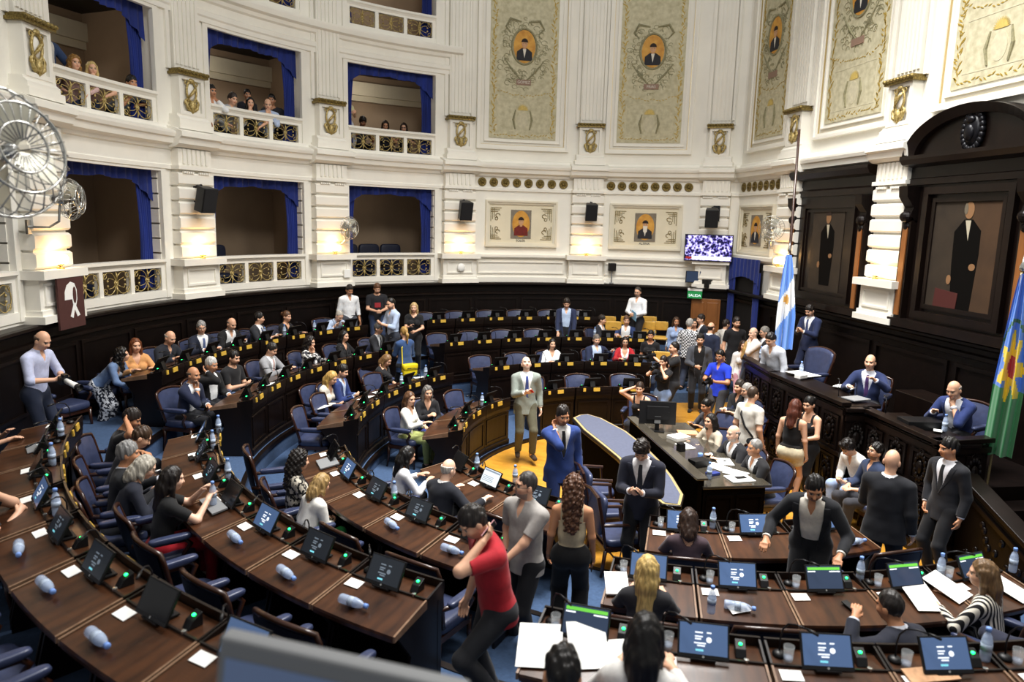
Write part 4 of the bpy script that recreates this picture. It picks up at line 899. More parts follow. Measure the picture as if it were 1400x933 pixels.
boxthing('side_table', 'dark side table behind the rostrum chairs, papers on top', 'table', (8.3, 9.9, PZ), (.5, 1.3, .68), 'dark', 0, .01)
boxthing('rostrum_screen', 'dark slanted screen box before the bald man resting his chin', 'screen', at_z(1258, 585, 1.55), (.5, .3, .12), 'black', -.15)
# ---- flags
def flag_mats(names): return [mat('flag_'+n, c, .75, sheen=.3) for n, c in names]
def flagpole(label, base, top, r, mt, finial=True, cat='flagpole', basedisc=True):
    o = thing('flagpole', label, cat, base); d = Vector(top)-Vector(base)
    m = MB(); m.tube([(0, 0, 0), d], [r, r*.8], 8); m.build('pole', M[mt], o, smooth=True)
    if finial: m = MB(); m.lathe([(0, 0), (.03, .02), (.035, .06), (.012, .12), (0, .2)], 8, d); m.build('finial', M['steel'], o, smooth=True)
    if basedisc: m = MB(); m.lathe([(.16, 0), (.15, .02), (.04, .05), (.02, .12), (0, .12)], 14); m.build('base', M['steel'], o, smooth=True)
    return o
def hanging_flag(label, top, L, wtop, wbot, ddir, colf, mats, lean=(0, 0)):
    """folded cloth hanging from top: colf(u,v) -> material index; u 0..1 across, v 0..1 down"""
    o = thing('hanging_flag', label, 'flag', top); nu, nv = 40, 50; d = Vector(ddir).normalized(); n = Vector((-d.y, d.x, 0))
    g = []; 
    for j in range(nv+1):
        v = j/nv; w = wtop+(wbot-wtop)*min(1, v*1.6)**.8; row = []
        for i in range(nu+1):
            u = i/nu; fold = sin(u*15+v*1.2)*.055*min(1, .25+v*1.5)+sin(u*31+2*v)*.016
            row.append(Vector((lean[0]*v, lean[1]*v, -L*v-.12*L*v*(u-.5)*(1-v)))+d*(w*(u-.35))+n*fold)
        g.append(row)
    m = MB(); m.sheet(g); k = 0
    for j in range(nv):
        for i in range(nu): m.m[k] = colf((i+.5)/nu, (j+.5)/nv); k += 1
    q = m.build('cloth', mats, o, smooth=True); return o
fl = flag_mats((('sky', '6fa3e8'), ('white', 'eef0f2'), ('gold', 'd9a836')))
def c1(u, v):
    w = v+.33*(u-.5)
    if (u-.5)**2*.25+(v-.47)**2*3 < .006: return 2
    return 0 if w < .36 else 1 if w < .66 else 0
tp = at_x(1079, 345, 6.85); bp = at_x(1071, 505, 6.85)
flagpole('slim chrome flag stand with white tip on the presidency desk', (tp.x, tp.y, 1.66), (tp.x, tp.y, tp.z), .012, 'steel')
hanging_flag('light blue and white flag with golden sun hanging from slim stand', (tp.x-.03, tp.y-.02, tp.z-.05), 1.72, .1, .34, (.75, -.66, 0), c1, fl)
tp = at_x(1093, 177, 7.5); flagpole('tall thin dark pole rising behind the light blue flag', (7.5, 13.2, 0), (7.5, 13.33, tp.z), .03, 'chairwood', False)
fl = flag_mats((('blue', '4e84dc'), ('green', '3f8a58'), ('yellow', 'f0cf2a'), ('red', 'b8202e'), ('darkgreen', '2f6b48')))
def c2(u, v):
    du, dv = (u-.52)*1.15, (v-.5)*2.6; r_ = hypot(du, dv); th = atan2(dv, du)
    if r_ < .17: return 3
    if r_ < .40+.13*cos(7*th): return 2
    if abs(r_-.66) < .035 and (v < .45): return 4
    return 0 if v < .62 else 1
pb = at_x(1342, 702, 7.62); pt = at_x(1397, 372, 7.45)
flagpole('slim flagpole at right edge carrying the blue and green flag', (pb.x, pb.y, 0), (pt.x, pt.y, pt.z), .016, 'goldtrim', True)
hanging_flag('blue and green flag with yellow sunflower emblem and red centre', (pt.x, pt.y-.02, pt.z-.02), 2.35, .08, .34, (.62, -.78, 0), c2, fl, (.05, .14))
# ---- television, exit sign, ledge things on the rear wall
tv = thing('television', 'wall-mounted television showing a crowd, right of rear portraits', 'television', PP(R-.42, 62.4, 3.64), radians(62.4+90))
tvm = bpy.data.materials.new('screen_crowd'); tvm.use_nodes = True; nt = tvm.node_tree; b = nt.nodes['Principled BSDF']
tc = nt.nodes.new('ShaderNodeTexCoord'); vo = nt.nodes.new('ShaderNodeTexVoronoi'); vo.inputs['Scale'].default_value = 16; rp = nt.nodes.new('ShaderNodeValToRGB'); nz = nt.nodes.new('ShaderNodeTexNoise'); nz.inputs['Scale'].default_value = 9
el = rp.color_ramp.elements; el[0].color = (*lin('15123a'), 1); el[1].color = (*lin('e9e6ff'), 1); el[0].position = .44; el[1].position = .66
x_ = rp.color_ramp.elements.new(.5); x_.color = (*lin('5a4fb0'), 1)
mx = nt.nodes.new('ShaderNodeMix'); mx.data_type = 'FLOAT'; mx.inputs[0].default_value = .6
nt.links.new(tc.outputs['Object'], vo.inputs[0]); nt.links.new(tc.outputs['Object'], nz.inputs[0]); nt.links.new(vo.outputs['Distance'], mx.inputs[2]); nt.links.new(nz.outputs['Fac'], mx.inputs[3]); nt.links.new(mx.outputs[0], rp.inputs[0])
nt.links.new(rp.outputs[0], b.inputs['Base Color']); nt.links.new(rp.outputs[0], b.inputs['Emission Color']); b.inputs['Emission Strength'].default_value = .7; b.inputs['Roughness'].default_value = .2
m = MB(); m.box(-.63, .63, -.06, .0, -.36, .36); m.build('bezel', M['black'], tv, bevel=.005)
m = MB(); m.box(-.605, .605, 0, .004, -.335, .335); m.build('screen', tvm, tv)
m = MB(); m.box(-.58, .42, .004, .006, -.32, -.22); m.build('caption_bar', UIW, tv); m = MB(); m.box(.42, .58, .004, .0065, -.3, -.24); m.build('channel_mark', M['redstat'], tv)
m = MB(); m.tube([(0, -.05, 0), (.1, -.4, .1)], .03, 8); m.build('wall_bracket', M['blackmetal'], tv)
def sign_on(fn, label, u, z):
    o = wthing('exit_sign', label, 'sign', None, 1, fn, (u, .1, z))
    m = MB(); m.ubox(u-.2, u+.2, .24, .27, z-.11, z+.09); part(m, 'sign_plate', M['signgreen'], o, fn)
    m = MB(); m.ubox(u-.2, u+.2, .23, .28, z+.1, z+.17); part(m, 'lamp_housing', M['white'], o, fn)
    text_mesh('SALIDA', .105, fn, (u, .272, z-.03), UIW, o)
    return o
sg = sign_on(curved(64.2), 'green exit sign reading SALIDA under white lamp, below the ledge monitor', 0, 2.36)
monitor('black monitor standing on the ledge above the exit sign', PP(R-.25, 64.4, 2.56), radians(64.4+90)+.3, .5, .32)
boxthing('papers_on_ledge', 'white papers at right end of the rear ledge', 'papers', PP(R-.2, 60.2, 2.56), (.5, .2, .1), 'white', radians(-30))
boxthing('equipment_case', 'small dark camera gear on ledge right of the monitor', 'equipment', PP(R-.25, 62.3, 2.56), (.2, .2, .22), 'black', .4)
boxthing('papers_on_ledge', 'small white papers on rear ledge below bearded portrait', 'papers', PP(R-.12, 79.9, 2.56), (.14, .12, .04), 'white', .3)
o = thing('camera_stand', 'small black camera on short stand on the rear ledge', 'camera', PP(R-.12, 78.5, 2.56))
m = MB(); m.tube([(0, 0, 0), (0, 0, .35)], .018, 8); m.lathe([(.07, 0), (.06, .02), (0, .02)], 10); m.build('stand', M['greyplastic'], o)
m = MB(); m.obox((0, 0, .46), (.2, .16, .22)); m.build('camera_body', M['black'], o, bevel=.02)
# amber door leaf and dark doorway with blue curtain
m = MB(); m.obox((0, 0, .62), (.78, .05, 1.35)); m.obox((-.2, -.03, .9), (.3, .02, .6)); m.obox((.18, -.03, .9), (.3, .02, .6)); d1 = m.build('door_1', M['midwood'], bevel=.01); d1.location = PP(R-.12, 62.3, .95); d1.rotation_euler = (0, 0, radians(62.3-90)); d1['kind'] = 'structure'
fn = rightw(17.45)
m = MB(); m.ubox(-.72, .72, .05, .09, .0, 3.3); m.xf(fn); struct(m, 'doorway_shade_panel', mat('doorway_darkness', '0a0706', .8))  # flat panel coloured near black to stand for the shade inside the doorway
o = wthing('curtain', 'blue velvet curtain with valance round the dark doorway, right of the television', 'curtain', 'doorway curtain', 1, fn, (0, .12, .95))
m = MB(); g = [[(-.85+1.7*i/48, .2+.025*sin(i*1.1), 3.42+((2.95-.18*(abs(i/24-1))**2)-3.42)*j/5) for i in range(49)] for j in range(6)]; m.sheet(g); part(m, 'valance', M['velvet'], o, fn, smooth=True)
for s in (-1, 1):
    m = MB(); g = [[(s*(.85-i/24*(.34-.06*j/9)), .17+.03*sin(i*1.3), 3.1-2.15*j/9) for i in range(25)] for j in range(10)]; m.sheet(g); part(m, 'drape', M['velvet'], o, fn, smooth=True)
# ---- loudspeakers
def speaker(loc, rz, s, label, tilt=.25):
    o = thing('loudspeaker', label, 'loudspeaker', loc, rz, 'wall loudspeakers')      # faces local +Y
    R_ = Matrix.Rotation(-tilt, 3, 'X'); m = MB(); q = s
    pts = [R_ @ Vector(p) for p in ((-.14*q, -.12*q, -.24*q), (.14*q, -.12*q, -.24*q), (.17*q, .13*q, -.24*q), (-.17*q, .13*q, -.24*q), (-.14*q, -.12*q, .24*q), (.14*q, -.12*q, .24*q), (.17*q, .13*q, .24*q), (-.17*q, .13*q, .24*q))]
    m.hexa(pts); m.build('cabinet', M['black'], o, bevel=.015)
    m = MB(); m.hexa([R_ @ Vector((x*q, y*q, z*q)) for x, y, z in ((-.155, .13, -.22), (.155, .13, -.22), (.155, .14, -.22), (-.155, .14, -.22), (-.155, .13, .22), (.155, .13, .22), (.155, .14, .22), (-.155, .14, .22))]); m.build('grille', mat('speaker_mesh', '1b1b1e', .8, bump=.3, scale=90), o)
    m = MB(); m.obox((-.12*q, -.34*q, .12*q), (.18*q, .03, .4*q)); m.tube([(-.1*q, -.34*q, .26*q), (0, -.1*q, .27*q)], .025, 8); m.build('wall_bracket', M['blackmetal'], o)
    return o
def facing(p, tgt): return atan2(tgt[1]-p[1], tgt[0]-p[0])-pi/2
for (px, py), r_, s, lab in (((281, 273), R-.5, 1.0, 'black loudspeaker tilted down on second white pilaster from left'), ((636, 288), R-.5, 1.0, 'black loudspeaker on pilaster left of the officer portrait'), ((808, 290), R-.5, .95, 'black loudspeaker between the two rear portraits'), ((973, 298), R-.6, 1.0, 'black loudspeaker above the television')):
    p = at_r(px, py, r_); speaker(p, facing(p, (CX+.5, CY-1)), s, lab)
# ---- wall fans
def fan(loc, rz, s, label, tilt=0, wall=.45, mt='steel'):
    o = thing('wall_fan', label, 'fan', loc, rz, 'caged wall fans')                 # faces local +Y
    Rm = Matrix.Rotation(tilt, 3, 'X'); f = lambda p: Rm @ Vector(p)
    m = MB()
    for k in range(26):
        a = 2*pi*k/26; c, q = cos(a), sin(a)
        m.tube([(.03*s*c, .1*s, .03*s*q), (.15*s*c, .1*s, .15*s*q), (.22*s*c, .04*s, .22*s*q), (.23*s*c, 0, .23*s*q), (.2*s*c, -.07*s, .2*s*q), (.06*s*c, -.1*s, .06*s*q)], .0026*s, 4)
    for r_, y in ((.235, 0), (.16, .1), (.09, .105)): m.ring((0, y*s, 0), r_*s, r_*s, .0048*s, n=28, m=5)
    m.xf(f); m.build('cage', M[mt], o, smooth=True)
    m = MB()
    for k in range(4):
        a = pi/2*k+.4; u = Vector((cos(a), 0, sin(a))); v = Vector((-sin(a), 0, cos(a)))
        m.hexa([u*.04*s-v*.03*s+Vector((0, -.02, 0))*s, u*.19*s-v*.085*s+Vector((0, -.035, 0))*s, u*.2*s+v*.06*s+Vector((0, .035, 0))*s, u*.04*s+v*.03*s+Vector((0, .01, 0))*s,
                u*.04*s-v*.03*s+Vector((0, -.014, 0))*s, u*.19*s-v*.085*s+Vector((0, -.029, 0))*s, u*.2*s+v*.06*s+Vector((0, .041, 0))*s, u*.04*s+v*.03*s+Vector((0, .016, 0))*s])
    m.xf(f); m.build('blades', mat('fan_blade_grey', 'b9b6a6', .35, .3), o)
    m = MB(); m.ball((0, -.12*s, 0), (.07*s, .1*s, .07*s)); m.ball((0, .03*s, 0), (.03*s, .03*s, .03*s)); m.xf(f); m.build('motor', M['steel'], o, smooth=True)
    m = MB(); m.tube([(0, -.12*s, -.05*s), (0, -.14*s, -.25*s), (0, -.14*s-wall*.3, -.32*s), (0, -.1*s-wall, -.32*s)], .014*s, 8); m.obox((0, -.1*s-wall, -.32*s), (.1*s, .03, .16*s)); m.build('bracket', M['steel'], o, smooth=False)
    return o
p = at_r(97, 273, R-.75); fan(p, facing(p, (CX+2, CY+1.5)), 1.25, 'chrome caged wall fan on leftmost visible pilaster')
p = at_r(478, 312, R-.6); fan(p, facing(p, (CX+5, CY-3)), 1.15, 'chrome caged wall fan on pilaster between second and third boxes')
p = Vector((XW-.6, 15.45, 4.2)); fan(p, facing(p, (4.5, 9)), 1.2, 'chrome caged wall fan beside the tall dark pole')
p = Vector((0, 0, CAMH))+ray(6, 208)*4.0; fan(p, facing(p, (0.9, 2.8)), 1.55, 'large grey caged fan close to the camera at left edge', .15, 1.4)
# ---- warm lamps on pedestal caps
def lamp(fn, label):
    o = wthing('wall_lamp', label, 'lamp', 'warm globe lamps on pilaster ledges', 1, fn, (0, .26, 3.33))
    for u in (-.09, .09): m = MB(); m.ball((u, .3, 3.47), (.07, .07, .075), 12, 8); part(m, 'glass_globe', M['lamp'], o, fn, smooth=True)
    m = MB(); m.lathe([(.06, 3.33), (.05, 3.345), (.015, 3.36), (.015, 3.4), (0, 3.4)], 10, (0, .3, 0)); m.tube([(-.09, .3, 3.4), (0, .3, 3.37), (.09, .3, 3.4)], .012, 6); part(m, 'brass_base', M['oldgold'], o, fn, smooth=True)
    L = bpy.data.lights.new('lamp_glow', 'POINT'); L.energy = 8; L.color = (1, .56, .2); L.shadow_soft_size = .08; lo = bpy.data.objects.new('lamp_glow', L); COL.objects.link(lo); lo.location = fn((0, .38, 3.6))
for k, (fn, d) in enumerate(((curved(172.2), 'leftmost pilaster above the headscarf banner'), (curved(149.8), 'pilaster between first and second lower boxes'), (curved(127.6), 'pilaster between second and third lower boxes'), (curved(105.5), 'pilaster left of officer portrait'), (curved(83.2), 'pilaster between the rear portraits'), (rightw(15.58), 'pilaster beside the tall dark pole'), (rightw(12.05), 'white pilaster between the two dark portrait frames'))):
    lamp(fn, 'glowing warm globe lamp on '+d)
# ---- headscarf banner, small wall devices
fn = curved(171.6); o = wthing('headscarf_banner', 'brown banner with white headscarf symbol on leftmost pedestal', 'banner', None, 1, fn, (0, .3, 2.5))
m = MB(); m.ubox(-.33, .33, .33, .36, 2.42, 3.2); part(m, 'banner_cloth', M['brownsign'], o, fn)
m = MB(); m.vprism([(-.17, 2.86), (-.16, 2.98), (-.1, 3.08), (0, 3.13), (.1, 3.1), (.15, 3.0), (.15, 2.85), (.11, 2.75), (.2, 2.6), (.13, 2.58), (.07, 2.7), (.02, 2.57), (-.05, 2.6), (.04, 2.77), (.02, 2.86)], .36, .364); part(m, 'white_headscarf', M['white'], o, fn)
m = MB(); m.vprism(poly_el(.085, 2.92, .045, .13, 14), .364, .367); part(m, 'face_gap', M['brownsign'], o, fn)
fn = curved(105.4); m = MB(); m.lathe([(.11, 0), (.11, .05), (.09, .07), (0, .07)], 18, (0, .27, 2.96), (0, 1, 0)); m.xf(fn); o = m.build('wall_disc', M['white'], auto=True, smooth=True); tag(o, 'round white device on pedestal left of officer portrait', 'wall device')
fn = curved(125.6); m = MB(); m.ubox(-.09, .09, .27, .33, 2.76, 2.96); m.xf(fn); o = m.build('junction_box', M['white'], auto=True, bevel=.01); tag(o, 'small white square box on pedestal behind standing men', 'junction box')
# ---- yellow press chairs at the right end of the back row
def make_yellow():
    root = thing('press_chair', None, 'chair')
    m = MB(); rbx(m, (0, .0, .45), (.42, .42, .07)); m.build('seat', M['yellowseat'], root, smooth=True)
    m = MB(); rbx(m, (0, -.21, .74), (.42, .05, .24), rx=-.1); m.build('backrest', M['yellowseat'], root, smooth=True)
    m = MB()
    for s in (-1, 1): m.tube([(s*.19, -.24, .86), (s*.19, -.2, .44), (s*.2, -.24, 0)], .011, 6); m.tube([(s*.19, -.2, .43), (s*.19, .19, .43), (s*.2, .22, 0)], .011, 6)
    m.build('metal_frame', M['steel'], root, smooth=True)
    return root
for k, (px, py) in enumerate(((833, 430), (860, 430), (888, 430), (840, 437), (886, 437), (903, 437), (905, 460))):
    p = at_z(px, py+2, 1.76); p.z = .865 if k < 6 else .56
    put('yellow', make_yellow, p, radians(90+70+180-90+90)+pi*0 if False else facing(p, (CX, CY)), 'yellow vinyl press chair, %s of seven, right end of back row' % ORD[k], 'yellow press chairs')
# ---- blurred monitor top close to the camera
o = thing('computer_monitor', 'grey blurred monitor edge close to the camera at bottom left', 'monitor', (-.22, 1.64, 2.72), radians(-15))
m = MB(); m.obox((.05, 0, .22), (.62, .05, .42), ry=.13); m.build('monitor_case', M['greyplastic'], o, bevel=.01)
m = MB(); m.obox((.05, -.028, .2), (.58, .004, .36), ry=.13); m.build('screen', mat('pale_monitor_panel', '8fa3c9', .3), o)
m = MB(); m.obox((.05, .05, -.06), (.08, .04, .3)); m.obox((.05, .05, -.2), (.26, .2, .03)); m.build('stand', M['black'], o)
m = MB(); m.obox((-.2, 1.6, 2.45), (.7, .3, .1)); struct(m, 'trim_75', M['dark'])
# ================================================================ PEOPLE (implicit bodies meshed with surface nets)
EDG = [(0, 1), (2, 3), (4, 5), (6, 7), (0, 2), (1, 3), (4, 6), (5, 7), (0, 4), (1, 5), (2, 6), (3, 7)]
COR = np.array([(i & 1, (i >> 1) & 1, (i >> 2) & 1) for i in range(8)])
def surface_nets(D, o, res):
    S = D < 0; nx, ny, nz = D.shape
    c = np.zeros((nx-1, ny-1, nz-1), np.uint8)
    for k, (i, j, l) in enumerate(COR): c += S[i:nx-1+i, j:ny-1+j, l:nz-1+l]
    act = (c > 0) & (c < 8); idx = np.argwhere(act); n = len(idx)
    if n == 0: return np.zeros((0, 3)), np.zeros((0, 4), np.int32)
    V = np.stack([D[idx[:, 0]+a, idx[:, 1]+b, idx[:, 2]+d] for a, b, d in COR], 1)
    acc = np.zeros((n, 3)); cnt = np.zeros(n)
    for a, b in EDG:
        va, vb = V[:, a], V[:, b]; m = (va < 0) != (vb < 0); t = np.where(m, va/np.where(m, va-vb, 1), 0)
        p = COR[a]+(COR[b]-COR[a])*t[:, None]; acc += np.where(m[:, None], p, 0); cnt += m
    P = (acc/cnt[:, None]+idx)*res+o
    ids = -np.ones(act.shape, np.int32); ids[act] = np.arange(n)
    F = []
    for ax in range(3):
        A = [slice(None)]*3; B = [slice(None)]*3; A[ax] = slice(0, -1); B[ax] = slice(1, None)
        e = S[tuple(A)] != S[tuple(B)]; q = np.argwhere(e); sgn = S[tuple(A)][e]
        u, v = (ax+1) % 3, (ax+2) % 3
        ok = (q[:, u] > 0) & (q[:, v] > 0) & (q[:, u] < D.shape[u]-1) & (q[:, v] < D.shape[v]-1); q = q[ok]; sgn = sgn[ok]
        def g(du, dv): w = q.copy(); w[:, u] -= du; w[:, v] -= dv; return ids[w[:, 0], w[:, 1], w[:, 2]]
        f = np.stack([g(1, 1), g(0, 1), g(0, 0), g(1, 0)], 1); f[~sgn] = f[~sgn][:, ::-1]; F.append(f)
    F = np.concatenate(F); return P, F[(F >= 0).all(1)]
def v3(*a): return np.array(a, float)
def RX(t): c, s = cos(t), sin(t); return np.array([[1, 0, 0], [0, c, -s], [0, s, c]])
def RY(t): c, s = cos(t), sin(t); return np.array([[c, 0, s], [0, 1, 0], [-s, 0, c]])
def RZ(t): c, s = cos(t), sin(t); return np.array([[c, -s, 0], [s, c, 0], [0, 0, 1]])
# primitive: dict(t='rc'|'el', a, b, ra, rb, F, s, pl, k)
def rc(a, b, ra, rb, F=None, s=None, pl=None, k=.025): return dict(t='rc', a=a, b=b, ra=ra, rb=rb, F=F, s=s, pl=pl, k=k)
def el(c, r, F=None, k=.02): return dict(t='el', a=c, r=np.array(r, float), F=F, pl=None, k=k)
def grow(ps, g, k=None):
    out = []
    for p in ps:
        q = dict(p)
        if q['t'] == 'rc': q['ra'] += g; q['rb'] += g
        else: q['r'] = q['r']+g
        if k: q['k'] = k
        out.append(q)
    return out
def bounds(p):
    if p['t'] == 'el': m = p['r'].max(); return p['a']-m, p['a']+m
    m = max(p['ra'], p['rb'])*(max(p['s']) if p['s'] is not None else 1); return np.minimum(p['a'], p['b'])-m, np.maximum(p['a'], p['b'])+m
def pdist(p, X, Y, Z):
    a = p['a']
    if p['t'] == 'el':
        dx, dy, dz = X-a[0], Y-a[1], Z-a[2]; F = p['F']; r = p['r']
        if F is not None: dx, dy, dz = (dx*F[0, i]+dy*F[1, i]+dz*F[2, i] for i in range(3))
        k0 = np.sqrt((dx/r[0])**2+(dy/r[1])**2+(dz/r[2])**2); k1 = np.sqrt((dx/r[0]**2)**2+(dy/r[1]**2)**2+(dz/r[2]**2)**2)+1e-6
        return k0*(k0-1)/k1
    b = p['b']; dx, dy, dz = X-a[0], Y-a[1], Z-a[2]; ba = b-a; sc = 1
    if p['s'] is not None:
        F, s = p['F'], p['s']; dx, dy, dz = ((dx*F[0, i]+dy*F[1, i]+dz*F[2, i])/s[i] for i in range(3)); ba = (F.T @ ba)/s; sc = min(s)
    L = ba @ ba
    t = np.clip((dx*ba[0]+dy*ba[1]+dz*ba[2])/L, 0, 1) if L > 1e-9 else 0
    d = (np.sqrt((dx-t*ba[0])**2+(dy-t*ba[1])**2+(dz-t*ba[2])**2)-(p['ra']+(p['rb']-p['ra'])*t))*sc
    if p['pl'] is not None:
        q, n = p['pl']; d = np.maximum(d, (X-q[0])*n[0]+(Y-q[1])*n[1]+(Z-q[2])*n[2])
    return d
def sdf_mesh(prims, res, clip=(), carve=(), disp=None):
    bb = [bounds(p) for p in prims]; lo = np.min([b[0] for b in bb], 0)-.02-2*res; hi = np.max([b[1] for b in bb], 0)+.02+2*res
    n = np.ceil((hi-lo)/res).astype(int)+1; D = np.full(n, .5, np.float32)
    ax = [(lo[i]+np.arange(n[i])*res).astype(np.float32) for i in range(3)]
    for lst, sub in ((prims, False), (carve, True)):
        for p in lst:
            b0, b1 = bounds(p); m = .05 if not sub else .02
            i0 = np.clip(np.floor((b0-m-lo)/res).astype(int), 0, n); i1 = np.clip(np.ceil((b1+m-lo)/res).astype(int)+1, 0, n)
            if (i1 <= i0).any(): continue
            sl = tuple(slice(a, b) for a, b in zip(i0, i1))
            d = pdist(p, ax[0][sl[0]][:, None, None], ax[1][sl[1]][None, :, None], ax[2][sl[2]][None, None, :])
            c = D[sl]; k = p['k']
            if sub: h = np.clip(.5-.5*(c+d)/k, 0, 1); D[sl] = c+(-d-c)*h+k*h*(1-h)
            else: h = np.clip(.5+.5*(c-d)/k, 0, 1); D[sl] = c+(d-c)*h-k*h*(1-h)
    X, Y, Z = ax[0][:, None, None], ax[1][None, :, None], ax[2][None, None, :]
    if disp is not None: D += disp(X, Y, Z)
    for c in clip: D = np.maximum(D, c(X, Y, Z))
    D[0] = D[-1] = .5; D[:, 0] = D[:, -1] = .5; D[:, :, 0] = D[:, :, -1] = .5
    return surface_nets(D, lo, res)
def ik(a, t, l1, l2, hint):
    d = t-a; L = np.linalg.norm(d); u = d/L; L = min(max(L, abs(l1-l2)+.01), l1+l2-.004)
    x = (l1*l1-l2*l2+L*L)/(2*L); h = sqrt(max(l1*l1-x*x, 0)); hp = hint-u*(hint @ u); hp /= np.linalg.norm(hp)+1e-9
    return a+u*x+hp*h, a+u*L
